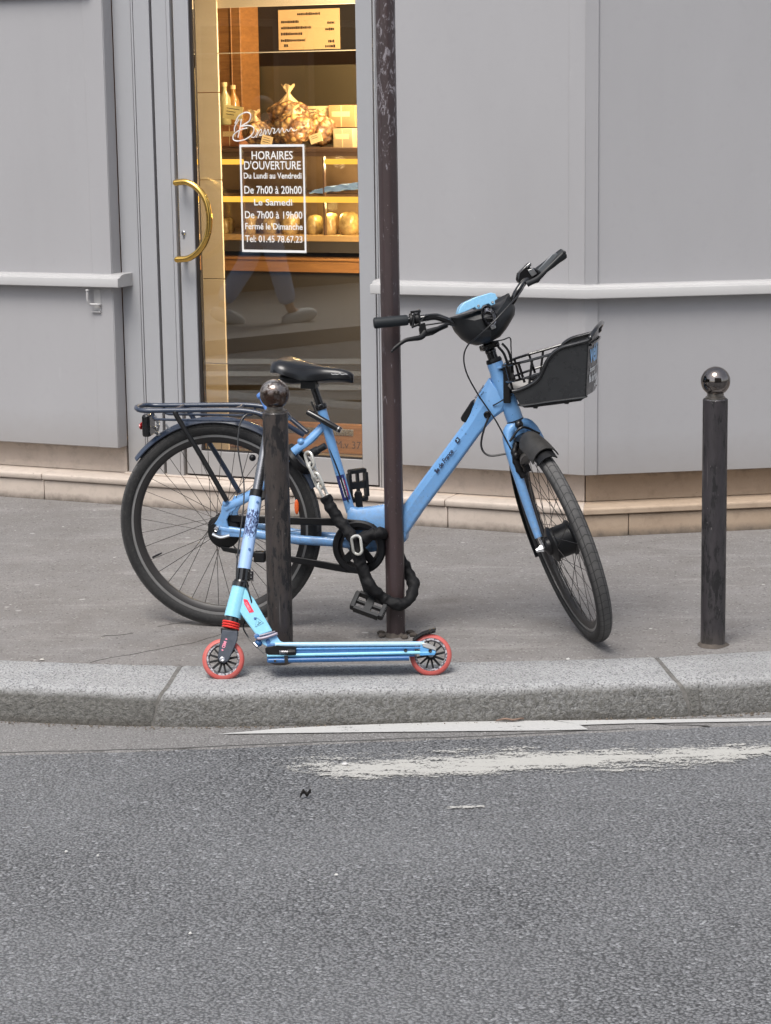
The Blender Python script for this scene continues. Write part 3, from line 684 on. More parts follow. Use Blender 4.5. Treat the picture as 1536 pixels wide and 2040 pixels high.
# tall things behind the counter: dark board with a price list, brown cupboard
mb = MB(); q = iw(479, 103, -1.7); q2 = iw(480, 12, -1.7); mb.box(FW, (q[0], -1.75, q[2]), (2.54, -1.70, q2[2])); single('menu_board', mb, simple('black_board', (0.016, 0.013, 0.012), 0.45), 'black board high behind the counter carrying a cream price list', 'board')
q0, q1 = iw(555, 100, -1.69), iw(675, 16, -1.69)
mb = MB(); mb.box(FW, (q0[0], -1.6985, q0[2]), (q1[0], -1.694, q1[2])); pc = single('price_list', mb, simple('cream_card', (0.72, 0.5, 0.26), 0.7, var=0.4, vscale=5), 'large cream price list with dark lines of print on the black board', 'price list')
M_ink = simple('ink', (0.05, 0.03, 0.02), 0.8)
mb = MB()
for a, b_, y in ((592, 638, 29), (560, 595, 45), (560, 620, 57), (560, 602, 69), (560, 608, 82), (652, 666, 46), (648, 666, 59), (654, 666, 83), (566, 574, 92), (648, 668, 93)):
    x = iw(a, y, -1.6935)[0]; xe = iw(b_, y, -1.6935)[0]; z = iw(a, y, -1.6935)[2]; i = 0
    while x < xe:
        w_ = random.uniform(0.004, 0.011); h_ = random.uniform(0.006, 0.0095); mb.box(FW, (x, -1.6939, z - h_ * 0.5), (min(x + w_, xe), -1.6930, z + h_)); x += w_ + 0.0022
ROOTM[pc.name] = Matrix.Translation(pc.location)
obj('card_text', mb, M_ink, pc)
mb = MB(); q = iw(432, 300, -1.5); q2 = iw(477, 10, -1.5)
mb.box(FW, (q[0] - 0.3, -1.7, 0.13), (q2[0] - 0.0, -1.5, q2[2] + 0.3)); mb.box(FW, (iw(458, 100, -1.49)[0], -1.5, 0.14), (iw(461, 100, -1.49)[0], -1.493, q2[2] + 0.28)); single('cupboard', mb, M_cwood, 'tall brown wooden cupboard behind the counter at its left end', 'cupboard', bev=0.003)
mb = MB(); q = iw(520, 290, -1.72); q2 = iw(720, 128, -1.72); mb.box(FW, (q[0], -1.8, 0.13), (2.53, -1.725, q2[2])); single('back_cabinet', mb, simple('olive_brown', (0.085, 0.068, 0.04), 0.35, var=0.6, vscale=5), 'dark olive cabinet standing below the black board behind the pastries', 'cabinet')

# pastries and small goods on the counter
t = NT('pastry_bag'); b = t.pr(0.25, 0, 0.6, 0.4); n1 = t.noise(26, 5, 0.7); vr = t.voro(38, 'F1', out='Color'); S = t.n('ShaderNodeSeparateColor'); t.l(vr, S.inputs[0]); vd = t.voro(38)
k = t.mix(t.ramp(S.outputs[0], 0.2, 0.9), (0.62, 0.36, 0.12), (0.30, 0.13, 0.045)); k = t.mix(t.ramp(vd, 0.3, 0.6, 0, 0.8), k, (0.09, 0.04, 0.02)); k = t.mix(t.ramp(n1, 0.58, 0.72), k, (0.85, 0.66, 0.36))  # pale noise flecks: highlights of the crinkled film put into the colour
t.l(k, b.inputs['Base Color']); t.l(t.bump(t.math('ADD', n1, t.math('MULTIPLY', vd, -1.0)), 0.9, 0.012), b.inputs['Normal']); M_bag = t.m
M_neck = simple('clear_bag_neck', (0.85, 0.66, 0.38), 0.2, var=0.8, vscale=60, c2=(0.6, 0.38, 0.16), bump=0.6, bscale=120, coat=0.5)
def bag(px, py, w, h, y, neck, label, lean=0.0):
    """sealed cellophane bag of pastries, px,py = bottom centre"""
    c = iw(px, py, y); s_ = 1 / 455.0; rx, rz = w * s_ / 2, h * s_ / 2; base = FW.w(*c)
    r_ = thing('pastry_bag', label, 'pastry bag', base, 'bags of pastries on the counter')
    seed = px * 0.37
    fn = lambda d: (1 + 0.16 * noise.noise(d * 2.2 + Vector((seed, 0, 0))) + 0.09 * noise.noise(d * 6 + Vector((seed, 3, 0)))) * (1 - 0.16 * max(0, d.z) ** 2)
    mb_ = MB(); mb_.ball(FW.w(c[0], y, c[2] + rz * 0.92), rx, rx * 0.8, rz, FW, 30, 18, fn); obj('pouch', mb_, M_bag, r_, sharp=80)
    mb_ = MB(); nk = neck * s_; p0 = FW.w(c[0] + lean * 0.3, y, c[2] + rz * 1.72)
    up = (Vector((0, 0, 1)) + FW.ax * lean * 8).normalized(); prof = [(rx * 0.5, -rz * 0.12), (rx * 0.26, nk * 0.2), (0.009, nk * 0.5), (0.009, nk * 0.56), (0.02, nk * 0.75), (0.032, nk)]
    secs = []
    for i, (r0, hh) in enumerate(prof):
        secs.append([p0 + up * (hh + (0.008 * math.sin(5 * a) if i == 5 else 0)) + FW.ax * math.cos(a) * r0 * (1 + 0.2 * math.sin(7 * a)) + FW.ay * math.sin(a) * r0 * 0.5 * (1 + 0.2 * math.cos(5 * a)) for a in [2 * PI * k / 28 for k in range(28)]])
    mb_.loft(secs); obj('tied_neck', mb_, M_neck, r_, sharp=80)
bag(576, 252, 96, 62, CY - 0.25, 34, 'topmost pastry bag, tall tied neck, crowning the heap on the counter')
bag(512, 287, 66, 56, CY - 0.06, 22, 'small pale pastry bag at the left end of the heap', -0.02)
bag(585, 287, 92, 72, CY - 0.04, 18, 'front pastry bag of dark biscuits, just above the opening hours sign')
bag(637, 289, 76, 72, CY - 0.16, 10, 'right hand pastry bag of the heap, leaning on the cream card')
bag(548, 287, 70, 62, CY - 0.26, 10, 'half hidden pastry bag at the back left of the heap')
def card(px0, py0, px1, py1, y, label, cat='card', name='price_card', mat=None, tilt=0.0, lines=3):
    a, b_ = iw(px0, py1, y), iw(px1, py0, y); mb_ = MB(); fr = Fr(FW.w(a[0], y, a[2]), FW.ax * math.cos(tilt) + FW.az * math.sin(tilt), FW.ay, FW.az * math.cos(tilt) - FW.ax * math.sin(tilt))
    W_, H_ = b_[0] - a[0], b_[2] - a[2]; mb_.box(fr, (0, -0.003, 0), (W_, 0, H_))
    o = thing(name, label, cat, fr.w(W_ / 2, 0, 0)); obj('card_face', mb_, mat or M_card, o)
    mb_ = MB()
    for i in range(lines):
        zc = H_ * (0.75 - 0.22 * i); mb_.box(fr, (W_ * 0.15, 0.0002, zc), (W_ * random.uniform(0.5, 0.85), 0.0008, zc + H_ * 0.05))
    if lines: obj('print', mb_, M_ink, o)
M_card = simple('cream_paper', (0.8, 0.6, 0.32), 0.6); M_card2 = simple('yellow_paper', (0.72, 0.62, 0.3), 0.6)
card(444, 207, 481, 235, CY - 0.1, 'yellowish price card hung by the bottles at the left end of the counter', mat=M_card2, tilt=-0.15)
card(596, 211, 656, 240, CY - 0.32, 'wide cream card standing behind the heap of pastry bags')
card(519, 267, 540, 287, CY + 0.005, 'small orange card lying against the pastry heap, left one', tilt=-0.25)
card(620, 270, 644, 288, CY + 0.005, 'small cream card propped against the pastry heap, right one', tilt=0.3, lines=2)
M_boxc = simple('box_card', (0.55, 0.33, 0.15), 0.6, var=0.5, vscale=14, c2=(0.38, 0.2, 0.09))
def carton(px0, py0, px1, py1, y, label, mat=M_boxc):
    a, b_ = iw(px0, py1, y), iw(px1, py0, y); o = thing('carton', label, 'box', FW.w((a[0] + b_[0]) / 2, y - 0.05, a[2]))
    mb_ = MB(); mb_.box(FW, (a[0], y - 0.1, a[2]), (b_[0], y, b_[2])); obj('carton_body', mb_, mat, o, bev=0.002)
    mb_ = MB(); zc = lerp(a[2], b_[2], 0.6); mb_.box(FW, (lerp(a[0], b_[0], 0.12), y, zc - 0.012), (lerp(a[0], b_[0], 0.8), y + 0.0012, zc + 0.012)); mb_.box(FW, (lerp(a[0], b_[0], 0.46), y, a[2] + 0.003), (lerp(a[0], b_[0], 0.5), y + 0.001, b_[2] - 0.003)); obj('carton_label', mb_, M_card, o)
carton(655, 209, 707, 254, CY - 0.3, 'upper brown carton at the right end of the counter')
carton(664, 256, 702, 296, CY - 0.12, 'lower pale carton at the right end of the counter', simple('pale_card', (0.5, 0.38, 0.22), 0.6, var=0.4))
carton(440, 250, 476, 292, CY - 0.14, 'brown carton with a cream label under the bottles', simple('red_card', (0.42, 0.17, 0.07), 0.6, var=0.4))
def bottle(px, py, h, y, label, c):
    q = iw(px, py, y); r_ = h / 455.0; o = thing('bottle', label, 'bottle', FW.w(*q), 'bottles at the left end of the counter')
    mb_ = MB(); mb_.lathe(FW.w(*q), (0, 0, 1), [(0.0, 0), (0.028, 0.002), (0.03, 0.01), (0.03, r_ * 0.58), (0.026, r_ * 0.66), (0.012, r_ * 0.78), (0.011, r_ * 0.93), (0, r_ * 0.93)], 18); obj('bottle_body', mb_, c, o)
    mb_ = MB(); mb_.lathe(FW.w(*q) + Vector((0, 0, r_ * 0.9)), (0, 0, 1), [(0.013, 0), (0.0135, r_ * 0.1), (0, r_ * 0.1)], 14); obj('bottle_cap', mb_, M_card, o)
Mbo = simple('amber_glass', (0.4, 0.2, 0.05), 0.1, coat=0.5); Mbo2 = simple('pale_liqueur', (0.45, 0.4, 0.2), 0.1, coat=0.5)
bottle(449, 249, 92, CY - 0.3, 'pale bottle with a cream cap, left of the two on the counter', Mbo2); bottle(466, 249, 86, CY - 0.34, 'amber bottle beside the pale bottle', Mbo)
# goods on the lower lit shelf
M_jar = simple('jar_goods', (0.42, 0.3, 0.12), 0.25, var=1.0, vscale=40, c2=(0.16, 0.09, 0.035), bump=1.0, bscale=45); M_jar2 = simple('pale_goods', (0.55, 0.42, 0.2), 0.3, var=1.0, vscale=30, c2=(0.22, 0.11, 0.035), bump=1.0, bscale=60)
for i, (px, w_, h_, lab) in enumerate(((452, 26, 40, 'cream box shaped loaf at the left end of the lit lower shelf'), (500, 30, 44, 'second loaf from the left on the lit lower shelf'), (540, 32, 42, 'third loaf on the lit lower shelf, behind the sign'), (580, 30, 46, 'fourth loaf on the lit lower shelf, behind the sign'), (627, 28, 44, 'striped loaf just right of the sign on the lit lower shelf'), (660, 26, 48, 'pale rounded loaf, second from the right on the lit lower shelf'), (696, 34, 50, 'rightmost loaf on the lit lower shelf'))):
    q = iw(px, 469, CY - 0.12); s_ = 1 / 455.0; mb = MB(); rx, rz = w_ * s_ / 2 * 1.1, h_ * s_ / 2
    fn = lambda d, i=i: 1 / max(0.62, (abs(d.x) ** 3.2 + abs(d.y) ** 3.2 + abs(d.z) ** 3.2) ** (1 / 3.2)) * (1 + 0.1 * noise.noise(d * 4 + Vector((i * 3, 0, 0))))
    mb.ball(FW.w(q[0], CY - 0.12, q[2] + rz * 0.98), rx, 0.05, rz, FW, 22, 14, fn); single('loaf', mb, (M_jar, M_jar2)[i % 2], lab, 'loaf', 'loaves on the lower shelf', sharp=80)
q = iw(660, 391, CY - 0.05); mb = MB()
for i in range(5):
    a, b_ = iw(618 + i * 5, 386 - i * 2.2, CY - 0.04), iw(722, 375 - i * 2.4, CY - 0.04)
    secs = [[FW.w(lerp(a[0], b_[0], k / 12), CY - 0.03 + dy, lerp(a[2], b_[2], k / 12) + dz + 0.004 * math.sin(k * 1.7 + i)) for dy, dz in ((0, 0), (-0.12, 0), (-0.12, 0.006), (0, 0.006))] for k in range(13)]
    mb.loft(secs)
single('folded_cloth', mb, simple('blue_cloth', (0.16, 0.26, 0.46), 0.8, var=0.6, vscale=20, bump=0.4), 'folded pale blue cloth on the middle shelf right of the sign', 'cloth', sharp=70)
# ================================================================== BOLLARDS, SIGN POST, LITTER
def bollard_paint(name, seed, base, chip):
    t = NT(name); b = t.pr(0.42, 0, 0.5)
    mp = t.n('ShaderNodeMapping'); mp.inputs['Location'].default_value = (seed, seed * 2.0, seed); mp.inputs['Scale'].default_value = (1.25, 1.25, 0.36); t.l(t.co, mp.inputs[0]); co = mp.outputs[0]
    n1 = t.noise(12, 6, 0.72, co); n2 = t.noise(46, 5, 0.75, co); n3 = t.noise(160, 3, 0.7, co)
    k = t.mix(t.ramp(n2, 0.35, 0.7), tuple(x * 1.25 for x in base), tuple(x * 0.65 for x in base))
    mk = t.ramp(t.math('ADD', t.math('MULTIPLY', n1, 0.6), t.math('MULTIPLY', n2, 0.45)), 0.538, 0.568)
    k = t.mix(mk, k, chip)
    sc = t.noise(34, 2, 0.5, t.map((2.4, 2.4, 0.16), (0.1, 0.06, 0), co)); k = t.mix(t.ramp(sc, 0.69, 0.72, 0, 0.6), k, (0.2, 0.19, 0.185))
    sp = t.noise(120, 2, 0.5, co); k = t.mix(t.ramp(sp, 0.74, 0.77, 0, 0.8), k, (0.32, 0.3, 0.29))
    X = t.xyz(); k = t.mix(t.ramp(t.math('ADD', X[2], t.math('MULTIPLY', n1, 0.08)), 0.02, 0.1, 0.7, 0), k, (0.1, 0.088, 0.078))
    t.l(k, b.inputs['Base Color']); t.l(t.ramp(n2, 0.3, 0.7, 0.3, 0.55), b.inputs['Roughness'])
    h = t.math('ADD', t.math('MULTIPLY', mk, -1.2), t.math('MULTIPLY', n3, 0.3)); t.l(t.bump(h, 0.5, 0.0015), b.inputs['Normal'])
    return t.m
def ball_mat(name, rust):
    t = NT(name); b = t.pr(0.08, 1.0, 0.6, 0.0); n1 = t.noise(22, 6, 0.75); n2 = t.noise(70, 4, 0.7); X = t.xyz()
    k = t.mix(t.ramp(n2, 0.3, 0.7), (0.25, 0.225, 0.215), (0.16, 0.142, 0.132))
    if rust:
        up = t.ramp(t.math('ADD', X[2], t.math('MULTIPLY', t.math('SUBTRACT', n1, 0.5), 0.12)), 0.86, 0.9)
        m_ = t.ramp(n1, 0.40, 0.52)
        k = t.mix(m_, k, (0.05, 0.026, 0.018)); k = t.mix(t.math('MULTIPLY', up, t.ramp(n2, 0.45, 0.55, 0, 0.85)), k, (0.5, 0.47, 0.44))
        t.l(t.ramp(n1, 0.42, 0.56, 0.08, 0.24), b.inputs['Roughness']); t.l(t.ramp(n1, 0.42, 0.56, 1.0, 0.55), b.inputs['Metallic']); t.l(t.bump(n1, 0.35, 0.002), b.inputs['Normal'])
    else:
        t.l(t.ramp(n1, 0.4, 0.7, 0.03, 0.14), b.inputs['Roughness'])
        k = t.mix(t.ramp(n1, 0.56, 0.66, 0, 0.7), k, (0.07, 0.05, 0.04))
    t.l(k, b.inputs['Base Color']); return t.m
BR = 1
def dirt_collar(name, c, r, root):
    mb = MB(); secs = []; rnd = random.Random(int(c.x * 999))
    for k in range(40):
        a = 2 * PI * k / 40; n_ = 1 + 0.5 * noise.noise(Vector((math.cos(a) * 1.7, math.sin(a) * 1.7, c.x * 5)))
        d = Vector((math.cos(a), math.sin(a), 0)); secs.append([c + d * (r - 0.003) + Vector((0, 0, 0.012 * n_)), c + d * (r + 0.006 * n_) + Vector((0, 0, 0.006 * n_)), c + d * (r + 0.013 * n_ * n_) + Vector((0, 0, 0.0005)), c + d * (r - 0.003)])
    mb.loft(secs, closed=True); return obj('base_mortar', mb, M_dirt, root, sharp=60)
M_dirt = simple('packed_dirt', (0.11, 0.092, 0.078), 0.95, var=1.0, vscale=50, c2=(0.05, 0.042, 0.036), bump=0.9, bscale=130)
def bollard(px, py, label, seed, rust, hpost, tilt, base=(0.064, 0.054, 0.058)):
    c = gnd(px, py)
    o = thing('bollard', label, 'bollard', c, 'ball topped bollards on the pavement edge')
    ax = Vector((tilt, 0, 1)).normalized(); r = 0.0395
    mb = MB(); mb.lathe(c - ax * 0.05, ax, [(r, 0), (r, 0.05), (r, 0.2), (r, 0.4), (r, 0.6), (r, hpost + 0.046), (r - 0.003, hpost + 0.05), (0.0, hpost + 0.05)], 36); obj('post', mb, bollard_paint('bollard_paint_%d' % seed, seed, base, (0.012, 0.011, 0.012)), o)
    mb = MB(); mb.lathe(c + ax * hpost, ax, [(0.0315, 0), (0.0315, 0.005), (0.026, 0.009), (0.026, 0.03)], 28); obj('neck', mb, M_steel2, o)
    mb = MB(); zb = hpost + 0.012 + 0.043; mb.ball(c + ax * zb, 0.0465, n=40, m=24); obj('ball', mb, ball_mat('ball_metal_%d' % seed, rust), o)
    if not rust: dirt_collar('base', c, r, o)
M_steel2 = simple('dull_steel', (0.3, 0.28, 0.26), 0.35, 0.9, var=0.8, vscale=70, c2=(0.12, 0.1, 0.08))
bollard(560, 1317, 'dark bollard with a rusty brown ball, standing in front of the rear wheel', 3, True, 0.799, 0.0, (0.044, 0.036, 0.033))
bollard(1420, 1285, 'dark bollard with a shiny steel ball, standing alone right of the bicycle', 11, False, 0.803, -0.004, (0.034, 0.030, 0.033))

# sign post
pc_ = gnd(789, 1265)
pole = thing('sign_post', 'tall dark maroon steel post that the bicycle leans on and is chained to', 'post', pc_)
t = NT('maroon_paint'); b = t.pr(0.38, 0, 0.5); co = t.map((1, 1, 0.3)); n1 = t.noise(7, 6, 0.7, co); n2 = t.noise(55, 5, 0.7, co); X = t.xyz()
k = t.mix(t.ramp(n1, 0.35, 0.68), (0.056, 0.036, 0.036), (0.036, 0.025, 0.026))
k = t.mix(t.ramp(n2, 0.62, 0.7, 0, 0.6), k, (0.014, 0.011, 0.011))
sp = t.noise(150, 2, 0.5); k = t.mix(t.ramp(sp, 0.73, 0.76, 0, 0.8), k, (0.3, 0.28, 0.27))
gz = t.ramp(t.math('ABSOLUTE', t.math('SUBTRACT', X[2], 1.87)), 0.1, 0.42, 0.10, 0.0)      # smeared paint and scratches high on the post
sm = t.noise(26, 5, 0.75, t.map((1.4, 1.4, 0.55)), 1.6); k = t.mix(t.ramp(t.math('ADD', sm, gz), 0.625, 0.68, 0, 0.8), k, (0.26, 0.24, 0.26))
gz2 = t.ramp(t.math('ABSOLUTE', t.math('SUBTRACT', X[2], 1.16)), 0.1, 0.3, 0.05, 0.0); k = t.mix(t.ramp(t.math('ADD', sm, gz2), 0.66, 0.74, 0, 0.3), k, (0.12, 0.09, 0.085))
t.l(k, b.inputs['Base Color']); t.l(t.ramp(n1, 0.3, 0.7, 0.28, 0.5), b.inputs['Roughness']); t.l(t.bump(n2, 0.2, 0.0015), b.inputs['Normal'])
mb = MB(); up = Vector((-0.0035, 0, 1)).normalized(); secs = []
for h in (-0.05, 0.3, 0.9, 1.5, 2.2, 3.4):
    sec = []
    for k_ in range(64):
        a = 2 * PI * k_ / 64; d = max(abs(math.cos((a + 0.2 + j * PI / 4))) for j in range(4)); r = 0.0315 * (0.35 + 0.65 * 0.94 / d) if d > 0 else 0.03
        sec.append(pc_ + up * h + Vector((math.cos(a) * r, math.sin(a) * r, 0)))
    secs.append(sec)
mb.loft(secs); obj('post_tube', mb, t.m, pole, sharp=50)
dirt_collar('base', pc_, 0.031, pole)
mb = MB(); 
for a_, r_ in ((-2.6, 0.055), (-1.1, 0.06), (0.3, 0.05), (-0.4, 0.062), (3.0, 0.05)):
    q = pc_ + Vector((math.cos(a_) * r_, math.sin(a_) * r_, 0.006)); mb.ball(q, 0.014, 0.01, 0.008, n=8, m=5, fn=lambda d: 1 + 0.4 * noise.noise(d * 3 + q * 20))
obj('base_rubble', mb, M_dirt, pole, sharp=20)

# litter
def leaf(px, py, z, L, w_, label, c, ang, curl):
    q = gnd(px, py, z); mb = MB(); n = 12; dx = Vector((math.cos(ang), math.sin(ang), 0)); dy = Vector((-dx.y, dx.x, 0)); rows_ = []
    for i in range(n + 1):
        t_ = i / n; wd = w_ * math.sin(PI * min(1, t_ * 0.96 + 0.02)) ** 0.8
        rows_.append([q + dx * L * (t_ - 0.5) + dy * wd * s_ + Vector((0, 0, 0.004 + curl * (s_ * s_) * w_ * 1.6 + curl * 0.012 * math.sin(t_ * 5) ** 2)) for s_ in (-1, -0.5, 0, 0.5, 1)])
    low = [[p - Vector((0, 0, 0.0012)) for p in r] for r in rows_]
    secs = [r + l[::-1] for r, l in zip(rows_, low)]; mb.loft(secs); single('dead_leaf', mb, simple(label[:12].replace(' ', '_'), c, 0.8, var=0.8, vscale=40), label, 'leaf', sharp=50)
leaf(609, 1590, ZR + 0.002, 0.030, 0.007, 'curled black dead leaf lying alone on the grey road', (0.012, 0.01, 0.009), 0.15, 0.9)
leaf(1016, 1438, ZR + 0.008, 0.085, 0.006, 'long brown dead leaf at the foot of the kerb beside the white marking', (0.24, 0.16, 0.12), 0.05, 0.35)
def scrap(px, py, z, w_, label, c=(0.6, 0.59, 0.57), name='paper_scrap'):
    q = gnd(px, py, z); mb = MB(); mb.ball(q + Vector((0, 0, 0.002)), w_ * 0.68, w_ * 0.6, 0.003, n=12, m=6, fn=lambda d: 1 + 0.45 * noise.noise(d * 2 + q * 30)); single(name, mb, simple('scrap', c, 0.7, var=0.4, vscale=90), label, 'litter', sharp=40)
scrap(687, 1523, ZR + 0.005, 0.013, 'white paper scrap lying on the worn white road line', (0.62, 0.61, 0.6))
scrap(1132, 1314, 0.0, 0.009, 'white pebble on the kerb edge in front of the front wheel')
scrap(84, 1315, 0.0, 0.011, 'pale scrap on the kerb edge left of the scooter', (0.55, 0.52, 0.48))
scrap(132, 1698, ZR + 0.003, 0.006, 'white speck on the road, left one of the two near the left edge')
scrap(195, 1706, ZR + 0.003, 0.005, 'white speck on the road, right one of the two near the left edge')
scrap(379, 1861, ZR + 0.003, 0.006, 'white speck low on the road')
scrap(670, 1744, ZR + 0.003, 0.007, 'white speck on the road below the black leaf')
# grit that has gathered along the foot of the kerb
mb = MB(); rg = random.Random(5)
for i in range(420):
    x = rg.uniform(-1.35, 1.35); r = rg.uniform(0.0015, 0.0045) * (1.5 if rg.random() < 0.08 else 1); y = inner(x) - 0.306 - abs(rg.gauss(0, 0.012)); fr_l = WORLD
    q = Vector((x, y, ZR + 0.004 + r * 0.5)); s_ = [Vector(d) * r * rg.uniform(0.6, 1.2) for d in ((1, 0, 0), (-1, 0, 0), (0, 1, 0), (0, -1, 0), (0, 0, 1), (0, 0, -0.6))]
    mb.add([q + d for d in s_], [(0, 2, 4), (2, 1, 4), (1, 3, 4), (3, 0, 4), (2, 0, 5), (1, 2, 5), (3, 1, 5), (0, 3, 5)])
structure(obj('gutter_grit', mb, simple('grit', (0.22, 0.18, 0.14), 0.9, var=1.0, vscale=160, c2=(0.06, 0.05, 0.04)), weld=False), 'stuff')
# ================================================================== BICYCLE
BX, BY, YAW, LEAN, HA, RAKE, AU, DEL, AFOOT = -0.5561, 7.1217, 0.2084, 0.0002, 1.2282, 0.0499, 0.9377, 1.1743, 0.6058
_U = Vector((math.cos(YAW), -math.sin(YAW), 0)); _V = Vector((-math.sin(YAW), -math.cos(YAW), 0)); _Z = Vector((0, 0, 1))
_W = _Z * math.cos(LEAN) - _V * math.sin(LEAN); _V2 = _V * math.cos(LEAN) + _Z * math.sin(LEAN)
FB = Fr((BX, BY, 0), _U, _V2, _W)                     # u forward, v towards the near side, w up
def rotv(q, k, th): return q * math.cos(th) + Vector((k[1] * q[2] - k[2] * q[1], k[2] * q[0] - k[0] * q[2], k[0] * q[1] - k[1] * q[0])) * math.sin(th) + Vector(k) * Vector(k).dot(q) * (1 - math.cos(th))
_a = Vector((-math.cos(HA), 0, math.sin(HA))); _p = Vector((math.sin(HA), 0, math.cos(HA)))
_ps, _vs = rotv(_p, _a, DEL), rotv(Vector((0, 1, 0)), _a, DEL)
lw = lambda q: _U * q[0] + _V2 * q[1] + _W * q[2]
FS = Fr(FB.w(AU, 0, 0.9), lw(_ps), lw(_vs), lw(_a))   # the steered assembly: forward, near side, up the steering axis
FH = Fr(FB.w(AU, 0, 0.9), lw(_p), _V2, lw(_a))        # the same origin, not steered: head tube
bike = thing('bicycle', 'light blue bicycle with a black front basket and rear rack, chained to the post', 'bicycle', FB.o, rot=Matrix((_U, -_V2, _W)).transposed())

# materials
def paint(name, c, rough=0.32, dirt=0.5, dz=0.55, dcol=(0.16, 0.16, 0.16)):
    t = NT(name); b = t.pr(rough, 0, 0.5, 0.35); n1 = t.noise(5, 5, 0.65); n2 = t.noise(70, 4, 0.7)
    k = t.mix(t.ramp(n1, 0.3, 0.7), c, tuple(x * 0.9 for x in c))
    if dirt:
        X = t.xyz(); low = t.ramp(t.math('ADD', X[2], t.math('MULTIPLY', t.math('SUBTRACT', n1, 0.5), 0.4)), dz - 0.22, dz + 0.05, dirt, 0.04)
        k = t.mix(t.math('MULTIPLY', low, t.ramp(n2, 0.4, 0.7, 0.1, 1.0)), k, dcol)
        ch = t.noise(110, 2, 0.5); k = t.mix(t.math('MULTIPLY', t.ramp(ch, 0.7, 0.73, 0, 0.8), t.ramp(n1, 0.45, 0.6)), k, (0.03, 0.04, 0.06))
    t.l(k, b.inputs['Base Color']); t.l(t.ramp(n2, 0.3, 0.75, rough - 0.08, rough + 0.15), b.inputs['Roughness']); return t.m
M_blue = paint('blue_frame_paint', (0.155, 0.35, 0.66)); M_blue2 = paint('blue_plate', (0.27, 0.56, 0.82), 0.25, 0)
M_navy = paint('navy_rack_paint', (0.022, 0.034, 0.062), 0.3, 0)
M_black = simple('black_plastic', (0.007, 0.007, 0.008), 0.42, spec=0.32, var=0.6, vscale=12, rvar=0.12)
M_gloss = simple('gloss_black', (0.006, 0.006, 0.007), 0.16, var=0.4, vscale=10, rvar=0.06, coat=0.3)
M_grey = simple('dark_grey_plastic', (0.013, 0.014, 0.016), 0.45, spec=0.4, var=0.6, vscale=20, bump=0.12, bscale=500)
M_grip = simple('grip_rubber', (0.012, 0.015, 0.018), 0.6, spec=0.35, bump=0.25, bscale=420)
M_chrome = simple('chrome', (0.75, 0.75, 0.76), 0.16, 1.0, rvar=0.08, var=0.3, vscale=30)
M_link = simple('galvanised_link', (0.72, 0.71, 0.66), 0.32, 0.55, var=0.5, vscale=60, c2=(0.5, 0.49, 0.45))
M_alu = simple('aluminium', (0.5, 0.5, 0.5), 0.35, 1.0, var=0.6, vscale=40, c2=(0.3, 0.3, 0.3))
M_cable = simple('cable', (0.011, 0.011, 0.012), 0.35)
M_spoke = simple('spoke', (0.045, 0.04, 0.038), 0.4, 0.6)
M_red = simple('red_lens', (0.55, 0.02, 0.025), 0.15, coat=0.5); M_orange = simple('orange_reflector', (0.75, 0.13, 0.03), 0.2, coat=0.5)
def rubber(name, tread):
    t = NT(name); b = t.pr(0.72, 0, 0.35); n1 = t.noise(7, 5, 0.7); n2 = t.noise(90, 4, 0.7)
    k = t.mix(t.ramp(n1, 0.35, 0.68), (0.014, 0.014, 0.015), (0.026, 0.0255, 0.0255))
    at = t.n('ShaderNodeAttribute', attribute_name='around'); au = t.n('ShaderNodeAttribute', attribute_name='across')
    mid = t.ramp(t.math('ABSOLUTE', au.outputs['Fac']), 0.5, 0.95, 1, 0)                       # road dust on the running surface
    k = t.mix(t.math('MULTIPLY', mid, t.ramp(n1, 0.3, 0.7, 0.35, 0.9)), k, (0.125, 0.122, 0.12))
    k = t.mix(t.ramp(n2, 0.5, 0.75, 0, 0.4), k, (0.075, 0.072, 0.068))
    # moulded grooves: cross cuts and two running grooves
    wv = t.math('ABSOLUTE', t.math('SUBTRACT', t.math('FRACT', t.math('ADD', t.math('MULTIPLY', at.outputs['Fac'], 76.0), t.math('MULTIPLY', t.math('ABSOLUTE', au.outputs['Fac']), 0.6))), 0.5))
    gro = t.math('MULTIPLY', t.ramp(wv, 0.02, 0.06, 1, 0), t.ramp(t.math('ABSOLUTE', au.outputs['Fac']), 0.78, 0.84, 1, 0))
    rn = t.ramp(t.math('ABSOLUTE', t.math('SUBTRACT', t.math('ABSOLUTE', au.outputs['Fac']), 0.34)), 0.02, 0.06, 1, 0)
    rn2 = t.ramp(t.math('ABSOLUTE', t.math('SUBTRACT', t.math('ABSOLUTE', au.outputs['Fac']), 0.8)), 0.02, 0.05, 1, 0)
    g_ = t.math('MAXIMUM', gro, t.math('MAXIMUM', rn, rn2))
    k = t.mix(t.math('MULTIPLY', g_, 0.8), k, (0.02, 0.02, 0.021))
    t.l(k, b.inputs['Base Color']); t.l(t.bump(t.math('SUBTRACT', t.math('MULTIPLY', n2, 0.2), g_), 0.6, 0.0025), b.inputs['Normal']); return t.m
M_tyre = rubber('tyre_rubber', True)
M_rim = simple('grey_rim', (0.115, 0.113, 0.11), 0.5, 0.3, var=0.7, vscale=14, c2=(0.07, 0.066, 0.062))
M_rimd = simple('dark_rim', (0.028, 0.026, 0.026), 0.45, 0.2, var=0.5, vscale=14)
M_rimt = simple('brake_track', (0.30, 0.30, 0.30), 0.4, 0.6, var=0.7, vscale=20, c2=(0.18, 0.17, 0.16))

